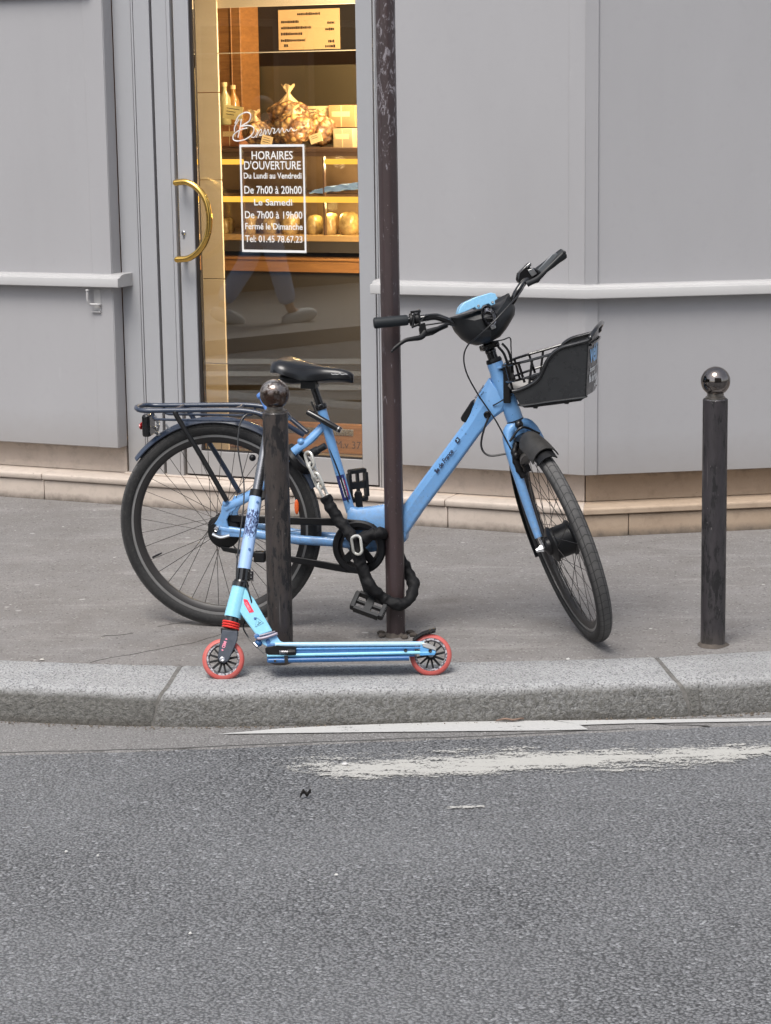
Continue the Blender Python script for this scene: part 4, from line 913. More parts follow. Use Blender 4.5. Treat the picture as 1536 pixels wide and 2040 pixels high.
def wheel(c, n, R, tr, hubw, hubr, name, spin=0.0, motor=False):
    """c, n in world; R outer radius. Parts: tyre, rim (> brake track), spokes, hub"""
    n = Vector(n).normalized()
    mb = MB(); N_ = 120; m_ = 20; a_ = n.orthogonal().normalized(); b_ = n.cross(a_); Rc = R - tr
    vs = []; ar = []; ac = []
    for i in range(N_):
        d = a_ * math.cos(2 * PI * i / N_) + b_ * math.sin(2 * PI * i / N_)
        for j in range(m_):
            ph = -2.35 + 4.7 * j / (m_ - 1); vs.append(c + d * (Rc + tr * math.cos(ph)) + n * tr * 1.02 * math.sin(ph)); ar.append(i / N_); ac.append(ph / 1.35)
    fs = [(i * m_ + j, i * m_ + j + 1, ((i + 1) % N_) * m_ + j + 1, ((i + 1) % N_) * m_ + j) for i in range(N_) for j in range(m_ - 1)]
    mb.add(vs, fs); ty = obj('tyre', mb, M_tyre, bike, weld=False, sharp=80)
    for nm, vals in (('around', ar), ('across', ac)):
        at = ty.data.attributes.new(nm, 'FLOAT', 'POINT')
        for i, v in enumerate(vals): at.data[i].value = v
    ri = R - 2 * tr + 0.012
    mb = MB(); mb.ring(c, n, [(ri, -0.0135), (ri, 0.0135), (ri - 0.014, 0.013), (ri - 0.028, 0.0095), (ri - 0.034, 0.004), (ri - 0.034, -0.004), (ri - 0.028, -0.0095), (ri - 0.014, -0.013)], 96); rim = obj('rim', mb, M_rimd, bike, sharp=40)
    mb = MB()
    for s_ in (-1, 1): mb.ring(c, n, [(ri - 0.001, s_ * 0.0137), (ri - 0.013, s_ * 0.0133), (ri - 0.013, s_ * 0.0148), (ri - 0.001, s_ * 0.0152)], 96)
    obj('brake_track', mb, M_rimt, rim, sharp=40)
    mb = MB(); k0 = spin; fl = hubw / 2
    for i in range(36):
        s_ = 1 if i % 2 else -1; th = k0 + 2 * PI * i / 36; off = (0.62 if not motor else 0.32) * (1 if (i // 2) % 2 else -1)
        d1 = a_ * math.cos(th) + b_ * math.sin(th); th2 = th + off * 1.6; d2 = a_ * math.cos(th2) + b_ * math.sin(th2)
        mb.tube([c + d1 * (ri - 0.032), c + d2 * hubr + n * s_ * fl], 0.00105, 5)
    obj('spokes', mb, M_spoke, bike)
    return a_, b_
RC = FB.w(0, 0, 0.35)
ra, rb = wheel(RC, _V2, 0.35, 0.0245, 0.055, 0.026, 'rear', 0.05)
mb = MB(); mb.lathe(RC, _V2, [(0.02, -0.06), (0.03, -0.032), (0.034, -0.03), (0.034, -0.025), (0.024, -0.02), (0.024, 0.02), (0.034, 0.025), (0.034, 0.03), (0.02, 0.035), (0.016, 0.075), (0, 0.075)], 24); obj('rear_hub', mb, M_black, bike)
# valve and spoke reflectors
mb = MB(); q = FB.pt(305, 1110, 1, 0); d = (q - RC).normalized(); mb.tube([RC + d * 0.27, RC + d * 0.245, RC + d * 0.232], [0.0035, 0.0035, 0.002], 8); obj('valve', mb, M_black, bike)
for px, py, m_, lab in ((591, 1010, M_orange, 'orange spoke reflector'), (503, 1012, M_red, None)):
    q = FB.pt(px, py, 1, 0.012); mb = MB(); mb.ball(q, 0.008, 0.004, 0.026, FB, n=10, m=8); obj('spoke_reflector', mb, m_, bike)

P = lambda px, py, v=0.0: FB.pt(px, py, 1, v)
bl = lambda u, v, w_: FB.w(u, v, w_)
# frame: down tube with a bevelled top
def hexsec(pt, du, wdt, h_lo, thick):
    return pt
def dtube():
    mb = MB(); secs = []
    # (upper edge pixel, lower edge pixel, half thickness)
    E_ = [((800, 1012), (800, 1082), 0.030), ((840, 957), (843, 1018), 0.031), ((880, 904), (906, 934), 0.031), ((925, 843), (957, 864), 0.031), ((945, 805), (985, 832), 0.030), ((957, 780), (1004, 818), 0.028), ((975, 752), (1013, 800), 0.024)]
    for a, b_, hv in E_:
        A, B_ = Vector(FB.u(*a, 1, 0.0)), Vector(FB.u(*b_, 1, 0.0)); B_ = B_ + Vector((0, 0, 0))
        f = lambda t_, v_: FB.w(lerp(A.x, B_.x, t_), v_, lerp(A.z, B_.z, t_))
        secs.append([f(0, -hv * 0.45), f(0, hv * 0.45), f(0.1, hv * 0.72), f(0.36, hv), f(0.9, hv * 0.92), f(1, hv * 0.7), f(1, -hv * 0.7), f(0.9, -hv * 0.92), f(0.36, -hv), f(0.1, -hv * 0.72)])
    out = []
    for i in range(len(secs) - 1):
        for j in range(3): out.append([lerp(p_, q_, j / 3) for p_, q_ in zip(secs[i], secs[i + 1])])
    out.append(secs[-1]); mb.loft(out); return mb
mb = dtube()
frame = obj('frame', mb, M_blue, bike, sharp=22, bev=0.003)
def ft(name, path, r, m_=M_blue, **k):
    mb = MB(); kk = {a: k.pop(a) for a in ('n', 'ref', 'flat', 'closed', 'wob') if a in k}; mb.tube(path, r, **{'n': 14, **kk}); return obj(name, mb, m_, bike, **k)
# head tube
ht = Vector(FB.u(983, 722, 1, 0)); 
hd = lambda t_: FH.w(0, 0, t_)
aT = FH.u(983, 723, 1, 0)[2]; aB = FH.u(1031, 838, 1, 0)[2]
mb = MB(); mb.lathe(hd(aT), -FH.az, [(0.0, 0), (0.0245, 0), (0.026, 0.004), (0.026, 0.03), (0.029, 0.05), (0.030, 0.10), (0.0275, 0.14), (0.0275, aT - aB - 0.004), (0.026, aT - aB), (0, aT - aB)], 32); obj('head_tube', mb, M_blue, bike)
mb = MB(); mb.lathe(hd(aT), FH.az, [(0.0255, 0.0005), (0.0265, 0.003), (0.0265, 0.006), (0.024, 0.014), (0.0, 0.014)], 28); obj('headset_ring', mb, M_black, bike)
mb = MB(); mb.lathe(hd(aB + 0.001), FH.az, [(0.0285, 0), (0.0285, 0.004), (0.0275, 0.004)], 28); obj('headset_ring', mb, M_black, bike)
# step-through box at the bottom bracket
mb = MB(); secs = []
for px, up_, lo_p, hv in ((694, 1012, 1092, 0.024), (700, 1008, 1096, 0.028), (712, 1012, 1100, 0.030), (740, 1009, 1098, 0.030), (770, 1004, 1094, 0.030), (800, 1006, 1086, 0.030), (812, 1012, 1074, 0.029)):
    A, B_ = Vector(FB.u(px, up_, 1, 0)), Vector(FB.u(px, lo_p, 1, 0)); f = lambda t_, v_: FB.w(lerp(A.x, B_.x, t_), v_, lerp(A.z, B_.z, t_))
    secs.append([f(0, -hv * 0.5), f(0, hv * 0.5), f(0.12, hv * 0.85), f(0.3, hv), f(0.9, hv), f(1, hv * 0.7), f(1, -hv * 0.7), f(0.9, -hv), f(0.3, -hv), f(0.12, -hv * 0.85)])
mb.loft(secs); obj('bottom_bracket_box', mb, M_blue, bike, sharp=25, bev=0.004)
BBc = P(715, 1088)
mb = MB(); mb.lathe(BBc - _V2 * 0.036, _V2, [(0, 0), (0.022, 0), (0.022, 0.072), (0, 0.072)], 24); obj('bottom_bracket', mb, M_black, bike)
# seat tube
st0, st1 = P(699, 1020), P(640, 812)
mb = MB(); mb.tube([lerp(st0, st1, k / 10) for k in range(11)], 0.0165, 20, ref=_V2, flat=0.95); obj('seat_tube', mb, M_blue, bike)
sdir = (st1 - st0).normalized(); sback = sdir.cross(_V2).normalized(); sback = sback if sback.dot(_U) < 0 else -sback
# seat stays: from the seat tube down to the dropouts, both sides
for s_ in (1, -1):
    top = P(642, 850); end = P(449, 1012, 0.066 * s_) if s_ > 0 else bl(*(FB.u(449, 1012, 1, 0.066)[0], -0.066, FB.u(449, 1012, 1, 0.066)[2]))
    b0, b1 = P(579, 905, 0.034), P(505, 982, 0.060); fl_ = lambda q: q if s_ > 0 else q - _V2 * 2 * _V2.dot(q - FB.o)
    path = cr([top, P(618, 872, 0.018), P(592, 895, 0.032)] and [top, fl_(P(612, 880, 0.022)), fl_(b0), fl_(b1), fl_(P(449, 1012, 0.066))], 6)
    mb = MB(); mb.tube(path, 0.0145, 14, ref=_V2.cross(sdir), flat=0.62); obj('seat_stay', mb, M_blue, bike)
    path = cr([fl_(P(432, 1052, 0.066)), fl_(P(500, 1062, 0.062)), fl_(P(583, 1074, 0.045)), fl_(P(664, 1080, 0.038)), fl_(P(700, 1084, 0.03))], 6)
    mb = MB(); mb.tube(path, [0.012] * 6 + [0.0155] * (len(path) - 6), 14, ref=_W, flat=0.75); obj('chain_stay', mb, M_blue, bike)
    # forged dropout
    o_ = [fl_(P(*q, 0.060)) for q in ((447, 1000), (462, 1006), (478, 998), (470, 1014), (459, 1022), (453, 1034), (456, 1048), (470, 1058), (492, 1062), (490, 1070), (460, 1068), (436, 1066), (424, 1058), (424, 1048), (434, 1036), (442, 1020), (443, 1008))]
    mb = MB(); mb.prism(o_, _V2 * 0.012 * s_); obj('dropout', mb, M_blue, bike, bev=0.002)
mb = MB(); q = P(462, 1000, 0.062); mb.ball(P(450, 1003, 0.066), 0.012, n=14, m=8); mb.ball(P(600, 880, 0.03), 0.011, n=14, m=8); mb.ball(P(601, 879, 0.016), 0.015, 0.012, 0.012, n=14, m=8); obj('rack_boss', mb, M_blue, bike)
# axle nut and shift unit
mb = MB(); q = P(433, 1053, 0.075); mb.lathe(q, _V2, [(0.0, -0.012), (0.011, -0.012), (0.012, 0.0), (0.010, 0.012), (0.006, 0.016), (0, 0.016)], 6); mb.tube(cr([P(424, 1064, 0.08), P(440, 1070, 0.084), P(458, 1066, 0.084)], 5), 0.006, 8); obj('axle_nut', mb, M_chrome, bike)
mb = MB(); mb.box(FB, (FB.u(508, 1118, 1, 0.05)[0], 0.04, FB.u(508, 1118, 1, 0.05)[2]), (FB.u(530, 1104, 1, 0.05)[0], 0.07, FB.u(530, 1098, 1, 0.05)[2])); obj('chain_tensioner', mb, M_black, bike, bev=0.004)
# chain guard: band from the rear disc over the chainring and back, ring with open windows
gv = 0.050
mb = MB(); mb.lathe(P(448, 1058, 0.036), _V2, [(0, 0), (0.052, 0), (0.056, 0.003), (0.056, 0.012), (0.05, 0.016), (0.0, 0.018)], 40); obj('rear_disc', mb, M_black, bike)
cgc = P(716, 1090, gv); rg_o, rg_i = 0.0885, 0.066
mb = MB(); mb.ring(cgc, _V2, [(rg_o, -0.012), (rg_o + 0.001, 0.006), (rg_o - 0.004, 0.011), (rg_i + 0.004, 0.011), (rg_i, 0.006), (rg_i, -0.012)], 64); obj('chain_guard_ring', mb, M_black, bike)
band = lambda pts, d: [q for q in pts]
def bar(name, top, bot, v0, v1, m_=M_black, bev=0.003, parent=bike):
    n_ = len(top); mb = MB(); secs = []
    for a, b_ in zip(top, bot): secs.append([P(*a, v0), P(*a, v1), P(*b_, v1), P(*b_, v0)])
    mb.loft(secs); return obj(name, mb, m_, parent, bev=bev, sharp=30)
bar('chain_guard', [(455, 1026), (520, 1028), (600, 1031), (680, 1033), (716, 1036), (745, 1044), (764, 1062)], [(458, 1040), (520, 1043), (600, 1046), (680, 1048), (716, 1050), (738, 1056), (752, 1070)], 0.036, 0.056)
bar('chain_guard', [(438, 1088), (505, 1098), (583, 1108), (650, 1119), (700, 1128), (722, 1130)], [(444, 1098), (505, 1110), (583, 1121), (650, 1134), (690, 1141), (716, 1143)], 0.036, 0.056)
mb = MB(); secs = [[P(462, 1040, 0.034), P(520, 1044, 0.034)], ]
mb = MB(); mb.prism([P(*q, 0.034) for q in ((452, 1036), (510, 1042), (510, 1062), (476, 1060), (462, 1050))], _V2 * 0.006); obj('chain_guard_back', mb, M_black, bike)
# chainring, spider and cranks
mb = MB()
for k in range(4):
    a = 0.75 + k * PI / 2; d = _U * math.cos(a) + _W * math.sin(a); e = _V2.cross(d)
    mb.prism([cgc + d * 0.0 + e * 0.016, cgc + d * 0.07 + e * 0.012, cgc + d * 0.07 - e * 0.012, cgc - e * 0.016], _V2 * 0.006)
obj('chainring_spider', mb, M_black, bike, bev=0.0015)
mb = MB(); mb.ring(cgc - _V2 * 0.004, _V2, [(0.068, -0.002), (0.07, 0.002), (0.058, 0.002), (0.058, -0.002)], 60); obj('chainring', mb, M_spoke, bike)
def crank(bb, e, s_):
    off = _V2 * s_; mb = MB(); a0, a1 = bb + off * 0.062, e - off * 0.0; d = (a1 - a0).normalized(); w_ = d.cross(_V2).normalized()
    secs = [[q + w_ * h, q + w_ * h * 0.8 + off * 0.014, q - w_ * h * 0.8 + off * 0.014, q - w_ * h] for q, h in ((a0 - d * 0.016, 0.012), (a0, 0.019), (lerp(a0, a1, 0.3), 0.0135), (lerp(a0, a1, 0.9), 0.0125), (a1, 0.0145), (a1 + d * 0.011, 0.009))]
    mb.loft(secs); return obj('crank', mb, M_black, bike, bev=0.003)
near_pedal_c = P(735, 1206, 0.118); pe = P(737, 1193, 0.08)
crank(BBc, pe, 1)
far_e = P(713, 985, -0.078); crank(BBc, far_e, -1)
def pedal(c, fx, fy, fz, L=0.098, Wd=0.062, H=0.026):
    """cage pedal: fx = along the axle, fy = tread direction, fz = thickness"""
    fr = Fr(c, fx, fy, fz); mb = MB()
    for s_ in (-1, 1):
        secs = []
        mb.box(fr, (-Wd / 2, s_ * L / 2 - 0.006, -H / 2), (Wd / 2, s_ * L / 2 + 0.006, H / 2))
        mb.box(fr, (s_ * Wd / 2 - 0.005, -L / 2 + 0.006, -H / 2), (s_ * Wd / 2 + 0.005, L / 2 - 0.006, H / 2))
        for i in range(9):
            y = lerp(-Wd / 2 + 0.004, Wd / 2 - 0.004, i / 8); mb.box(fr, (y - 0.002, s_ * (L / 2 + 0.006) - 0.001, -H / 2 + 0.002), (y + 0.002, s_ * (L / 2 + 0.006) + 0.003 * s_ + 0.001, H / 2 - 0.002))
    mb.box(fr, (-Wd / 2 + 0.004, -0.012, -0.009), (Wd / 2 - 0.004, 0.012, 0.009)); mb.box(fr, (-0.004, -L / 2 + 0.006, -0.008), (0.004, L / 2 - 0.006, 0.008))
    return obj('pedal', mb, M_grey, bike, bev=0.0016)
pd = (P(764, 1216, 0.118) - P(704, 1194, 0.118)).normalized()
tz = (_V2.cross(pd)).normalized(); k_ = -0.75
pedal(near_pedal_c, (_V2 * math.cos(k_) + tz * math.sin(k_)).normalized(), pd, (tz * math.cos(k_) - _V2 * math.sin(k_)).normalized())
fp = P(713, 966, -0.12); pd2 = (P(716, 996, -0.12) - P(712, 938, -0.12)).normalized(); tz2 = _V2.cross(pd2).normalized(); k2 = -0.95
pedal(fp, (_V2 * math.cos(k2) + tz2 * math.sin(k2)), pd2, (tz2 * math.cos(k2) - _V2 * math.sin(k2)), 0.094, 0.06)
# saddle, seat post, clamp, strapped pump
sp0, sp1 = lerp(st0, st1, 0.97), P(620, 757)
ft('seat_post', [sp0, sp1], 0.0135, M_gloss, n=18)
mb = MB(); mb.lathe(st1 - sdir * 0.006, sdir, [(0.019, 0), (0.0205, 0.003), (0.0205, 0.015), (0.019, 0.018), (0.0145, 0.018)], 24); mb.tube([P(628, 823, 0.02), P(612, 822, 0.02)], 0.006, 8); obj('seat_clamp', mb, M_gloss, bike)
mb = MB(); A, B_ = P(612, 820, 0.026), P(680, 858, 0.030); d = (B_ - A).normalized()
mb.lathe(A, d, [(0, 0), (0.009, 0), (0.0105, 0.004), (0.0105, 0.1), (0.0095, (B_ - A).length - 0.014), (0.0095, (B_ - A).length), (0, (B_ - A).length)], 14); pump = obj('pump', mb, M_gloss, bike)
mb = MB(); mb.lathe(B_ - d * 0.0135, d, [(0.0102, 0), (0.0102, 0.004)], 14); obj('pump_ring', mb, M_alu, pump)
def saddle():
    mb = MB(); secs = []
    # stations from the tail to the nose: (pixel of top centre line, half width, drop of the rim)
    T = [((545, 722), 0.045, 0.030, 0.0), ((549, 716), 0.072, 0.042, 0.003), ((562, 710), 0.088, 0.052, 0.006), ((580, 712), 0.091, 0.058, 0.004), ((600, 719), 0.078, 0.06, 0.0), ((620, 725), 0.055, 0.058, -0.001), ((640, 729), 0.036, 0.05, 0.0), ((660, 732), 0.027, 0.04, 0.0), ((680, 735), 0.023, 0.034, 0.0), ((696, 740), 0.018, 0.026, 0.0), ((704, 746), 0.009, 0.014, 0.0)]
    pts = []
    for a, hw_, dr, gr in T: u = FB.u(*a, 1, 0); pts.append((u[0], u[2], hw_, dr, gr))
    C_ = cr([Vector((p[0], p[1], 0)) for p in pts], 4); Wd = cr([Vector((p[2], p[3], p[4])) for p in pts], 4)
    for c, d in zip(C_, Wd):
        sec = []
        for k in range(15):
            a = -1 + 2 * k / 14; v_ = d.x * math.copysign(abs(a) ** 0.85, a) if True else 0
            sec.append(FB.w(c.x, d.x * math.sin(a * PI / 2) , c.y - d.y * 0.84 * (1 - math.cos(a * PI / 2)) ** 1.25 - d.z * math.exp(-(a * 3) ** 2)))
        for k in range(13, 0, -1):
            a = -1 + 2 * k / 14; sec.append(FB.w(c.x, d.x * 0.93 * math.sin(a * PI / 2), c.y - d.y * 0.84 + 0.004 - 0.02 * (1 - abs(a))))
        secs.append(sec)
    mb.loft(secs); return mb
M_leather = simple('black_saddle_cover', (0.007, 0.0075, 0.009), 0.25, spec=0.5, bump=0.1, bscale=700)
sad = obj('saddle', saddle(), M_leather, bike, sharp=70)
mb = MB()
for v_ in (-0.02, 0.02): mb.tube(cr([P(560, 742, v_ * 2), P(590, 757, v_), P(640, 757, v_), P(690, 746, v_ * 0.4)], 6), 0.0035, 8)
mb.box(FB, (FB.u(603, 768, 1, 0)[0], -0.03, FB.u(603, 772, 1, 0)[2]), (FB.u(632, 752, 1, 0)[0], 0.03, FB.u(632, 748, 1, 0)[2])); mb.ball(P(618, 760), 0.03, 0.022, 0.02, FB, n=14, m=8); obj('saddle_rails', mb, M_black, sad, bev=0.003)
mb = MB(); mb.ball(P(588, 752), 0.055, 0.05, 0.022, FB, n=20, m=10); obj('saddle_shell', mb, M_black, sad)
sq = [FB.w(*FB.u(a, b_, 1, 0.025)) + _V2 * 0.001 for a, b_ in ((660, 744), (663, 746), (668, 745), (671, 746), (675, 745), (678, 743), (680, 746), (684, 746), (688, 745), (692, 746))]
mb = MB(); mb.tube(cr(sq, 3), 0.0009, 5); obj('saddle_script', mb, simple('silver_print', (0.6, 0.6, 0.6), 0.4), sad)

# rear mudguard, rack, tail light
def guard(c, fx, fz, fv, R, a0, a1, hw_, n_=36):
    mb = MB(); secs = []
    for i in range(n_ + 1):
        a = lerp(a0, a1, i / n_); d = fx * math.cos(a) + fz * math.sin(a)
        up_ = [c + d * (R - 0.016 * abs(k / 4) ** 2.4) + fv * hw_ * k / 4 for k in range(-4, 5)]; lo_q = [c + d * (R - 0.003 - 0.016 * abs(k / 4) ** 2.4) + fv * (hw_ - 0.002) * k / 4 for k in range(4, -5, -1)]
        secs.append(up_ + lo_q)
    mb.loft(secs); return mb
obj('rear_mudguard', guard(RC, -_U, _W, _V2, 0.368, 0.66, 2.75, 0.029), M_navy, bike, sharp=50)
mb = MB(); mb.tube(cr([P(330, 845), P(345, 866), P(352, 872)], 3), 0.004, 6); obj('mudguard_bracket', mb, M_alu, bike)
rw = 0.062
near = [P(*q, rw) for q in ((300, 818), (400, 817), (470, 817), (505, 820), (540, 832), (575, 850), (598, 866))]
uF = lambda q: FB.u(*q, 1, rw)
pts = [(270, 816), (285, 818), (320, 818), (400, 817), (465, 817), (500, 820), (530, 828), (560, 842), (600, 870)]
loop = []
for i, q in enumerate(pts):
    u = uF(q); v_ = rw if 1 <= i <= 6 else (rw * 0.72 if i in (0,) else rw * (0.8 if i == 7 else 0.42)); loop.append((u[0], v_, u[2]))
back = (loop[0][0] - 0.014, 0, loop[0][2])
full = [FB.w(*q) for q in loop[::-1]] + [FB.w(*back)] + [FB.w(q[0], -q[1], q[2]) for q in loop]
mb = MB(); mb.tube(cr(full, 6), 0.0082, 12); rack = obj('rear_rack', mb, M_navy, bike)
mb = MB()
for s_ in (1, -1):
    g = lambda q: FB.w(FB.u(*q, 1, rw)[0], s_ * rw, FB.u(*q, 1, rw)[2])
    mb.tube(cr([g((305, 820)), g((305, 830)), g((312, 835)), g((330, 836)), g((400, 837)), g((470, 838)), g((483, 835)), g((488, 826)), g((489, 818))], 5), 0.0045, 8)
for px in (345, 465): u = FB.u(px, 818, 1, rw); mb.tube([FB.w(u[0], rw, u[2]), FB.w(u[0], -rw, u[2])], 0.006, 8)
obj('rack_lower_rail', mb, M_navy, rack)
for s_ in (1, -1):
    t0, t1 = FB.u(352, 822, 1, rw), FB.u(452, 998, 1, 0.078); mb = MB()
    mb.tube(cr([FB.w(t0[0] - 0.004, s_ * rw, t0[2] + 0.004), FB.w(t0[0] + 0.004, s_ * (rw + 0.004), t0[2] - 0.016), FB.w(lerp(t0[0], t1[0], 0.5), s_ * 0.072, lerp(t0[2], t1[2], 0.5)), FB.w(t1[0], s_ * 0.078, t1[2])], 6), 0.0085, 12); obj('rack_strut', mb, M_black if s_ > 0 else M_navy, rack)
mb = MB(); u0, u1 = FB.u(289, 868, 1, 0), FB.u(303, 824, 1, 0); mb.box(FB, (u0[0], -0.035, u0[2]), (u1[0], 0.035, u1[2])); tl = obj('tail_light', mb, M_gloss, bike, bev=0.008, seg=3)
mb = MB(); q = P(283, 848); mb.ball(q, 0.007, 0.026, 0.013, FB, n=14, m=8); obj('tail_light_lens', mb, M_red, tl)
mb = MB()
for i in range(8): mb.ball(FB.w(FB.u(306 + 3 * (i % 4), 832 + i * 5, 1, 0.02)[0], 0.02 - 0.008 * (i % 3), FB.u(306, 832 + i * 5, 1, 0.02)[2]), 0.0065, 0.01, 0.005, FB, n=8, m=5)
mb.tube(cr([P(309, 828, 0.01), P(316, 850, 0.012), P(312, 862, 0.005), P(318, 872, 0)], 4), 0.004, 6); obj('tail_light_wiring', mb, M_alu, tl, sharp=30)
# ring lock on the seat stays
mb = MB(); mb.ring(P(596, 915), (FB.ax * 0.75 + FB.az * 0.66), [(0.058, -0.012), (0.062, 0), (0.058, 0.012), (0.046, 0.012), (0.043, 0), (0.046, -0.012)], 32); obj('ring_lock', mb, M_black, bike)
mb = MB(); d = (P(655, 884) - P(612, 908)).normalized(); mb.lathe(P(618, 905, 0.03), d, [(0, 0), (0.013, 0), (0.014, 0.005), (0.014, 0.03), (0.011, 0.034), (0.011, 0.06), (0, 0.06)], 16); obj('lock_plug', mb, M_grey, bike)
# sticker on the seat tube
def on_tube(px, py, rad): return P(px, py, rad)
lab_c = P(681, 968, 0.0172); ex = sdir; ey = (_V2.cross(sdir)).normalized()
mb = MB(); secs = []
for k in range(7):
    a = lerp(-0.9, 1.0, k / 6); off = -ey * 0.0 ; d = _V2 * math.cos(a) * 0.0169 - ey * math.sin(a) * 0.0164; secs.append([lerp(st0, st1, t_) + d for t_ in (0.12, 0.36)])
mb.add([q for s_ in secs for q in s_], [(2 * i, 2 * i + 2, 2 * i + 3, 2 * i + 1) for i in range(6)]); stk = obj('frame_sticker', mb, simple('navy_sticker', (0.02, 0.03, 0.14), 0.35), bike)
mb = MB()
for t_, h_, a_ in ((0.15, 0.19, 0.1), (0.15, 0.30, 0.25), (0.15, 0.21, 0.4), (0.22, 0.33, 0.4), (0.15, 0.32, -0.1)):
    q0, q1 = lerp(st0, st1, t_), lerp(st0, st1, h_); d1 = _V2 * math.cos(a_) * 0.0174 - ey * math.sin(a_) * 0.0169; d2 = _V2 * math.cos(a_ + 0.1) * 0.0174 - ey * math.sin(a_ + 0.1) * 0.0169; mb.poly([q0 + d1, q1 + d1, q1 + d2, q0 + d2])
obj('sticker_print', mb, M_vinyl, stk)
mb = MB()
for t_, h_, a_ in ((0.16, 0.26, 0.64), (0.27, 0.31, 0.64)): 
    q0, q1 = lerp(st0, st1, t_), lerp(st0, st1, h_); d1 = _V2 * math.cos(a_) * 0.0174 - ey * math.sin(a_) * 0.0169; d2 = _V2 * math.cos(a_ + 0.1) * 0.0174 - ey * math.sin(a_ + 0.1) * 0.0169; mb.poly([q0 + d1, q1 + d1, q1 + d2, q0 + d2])
obj('sticker_print', mb, M_red, stk)
# lettering on the bevel of the down tube
pa, pb = P(869, 945, 0.027), P(905, 897, 0.027); tx = (P(900, 899, 0.0265) - P(867, 943, 0.0265)).normalized()
nrm = (_V2 * 0.86 + (tx.cross(_V2)).normalized() * (0.5 if tx.cross(_V2).z > 0 else -0.5)).normalized(); ty_ = nrm.cross(tx).normalized()
if ty_.z < 0: ty_ = -ty_
M_print = simple('dark_print', (0.012, 0.02, 0.05), 0.5)
o0 = P(871, 944, 0.0335)
tm = text_mb('île de France', 0.0245, lambda x, y, d: o0 + tx * x * 0.80 + ty_ * y + nrm * (0.0012 + d), align='LEFT', bold=0.0007, spacing=0.93); obj('frame_lettering', tm, M_print, frame, weld=False)
mb = MB(); q = o0 + tx * 0.122 + nrm * 0.0045; s_ = 0.0165
mb.prism([q + tx * a * s_ + ty_ * (b_ * s_ + 0.004) for a, b_ in ((0.12, 0), (0.88, 0), (1, 0.12), (1, 0.88), (0.88, 1), (0.12, 1), (0, 0.88), (0, 0.12))], nrm * 0.0004); obj('frame_logo', mb, M_print, frame)
mb = MB()
for (a, b_), (c_, d_) in (((0.3, 0.2), (0.55, 0.5)), ((0.55, 0.5), (0.4, 0.85)), ((0.55, 0.5), (0.8, 0.62)), ((0.5, 0.42), (0.72, 0.2))): mb.tube([q + nrm * 0.0006 + tx * a * s_ + ty_ * (b_ * s_ + 0.004), q + nrm * 0.0006 + tx * c_ * s_ + ty_ * (d_ * s_ + 0.004)], 0.0011, 5)
obj('frame_logo_mark', mb, M_blue2, frame)
tm = text_mb('mobilités', 0.008, lambda x, y, d: o0 + tx * (x + 0.075) + ty_ * (y - 0.007) + nrm * (0.0012 + d), align='LEFT'); obj('frame_lettering', tm, M_print, frame, weld=False)
# small print near the head
tx2 = (P(977, 765, 0.03) - P(957, 795, 0.03)).normalized(); ty2 = _V2.cross(tx2); ty2 = ty2 if ty2.z > 0 else -ty2
for dx_, dy_, tt, sz in ((0, 0.006, 'VÉLO À ASSISTANCE', 0.0075), (0.008, -0.004, 'ÉLECTRIQUE', 0.0062)):
    tm = text_mb(tt, sz, lambda x, y, d: P(951, 797, 0.0335) + tx2 * (x * 0.75 + dx_) + ty2 * (y + dy_) + _V2 * (0.0008 + d), align='LEFT', bold=0.0003); obj('frame_lettering', tm, M_print, frame, weld=False)
# black tablet mounted on top of the down tube, cable port, straps
mb = MB(); mb.prism([P(*q, 0.02) for q in ((943, 797), (938, 800), (921, 826), (917, 833), (919, 839), (928, 843), (936, 838))], -_V2 * 0.04); obj('lock_holder', mb, M_black, bike, bev=0.004, seg=3)
mb = MB(); mb.lathe(P(971, 826, 0.027), _V2, [(0, 0), (0.011, 0.0), (0.012, 0.004), (0.008, 0.006), (0.005, 0.002), (0, 0.002)], 18); obj('cable_port', mb, M_black, bike)
def strap(a, b_, r=0.0022): 
    mb = MB(); mb.tube(cr([P(*q) for q in a] if not isinstance(a[0][0], Vector) else a, 5), r, 6); return obj('cable_tie', mb, M_cable, bike)
strap([(982, 808, 0.03), (995, 801, 0.034), (1008, 793, 0.033), (1021, 786, 0.030)], None)
# ------------------------------------------------------------------ front wheel, fork, bars (all turned about the steering axis)
FC = FS.w(RAKE, 0, -AFOOT)
SP = lambda px, py, k, val: FS.pt(px, py, k, val)
wheel(FC, FS.ay, 0.35, 0.0245, 0.066, 0.056, 'front', 0.4, True)
mb = MB(); mb.lathe(FC, FS.ay, [(0, -0.05), (0.03, -0.05), (0.032, -0.042), (0.05, -0.04), (0.058, -0.036), (0.060, -0.030), (0.053, -0.026), (0.053, 0.026), (0.060, 0.030), (0.058, 0.036), (0.05, 0.04), (0.032, 0.044), (0.03, 0.054), (0.012, 0.062), (0, 0.062)], 40); obj('hub_motor', mb, M_black, bike)
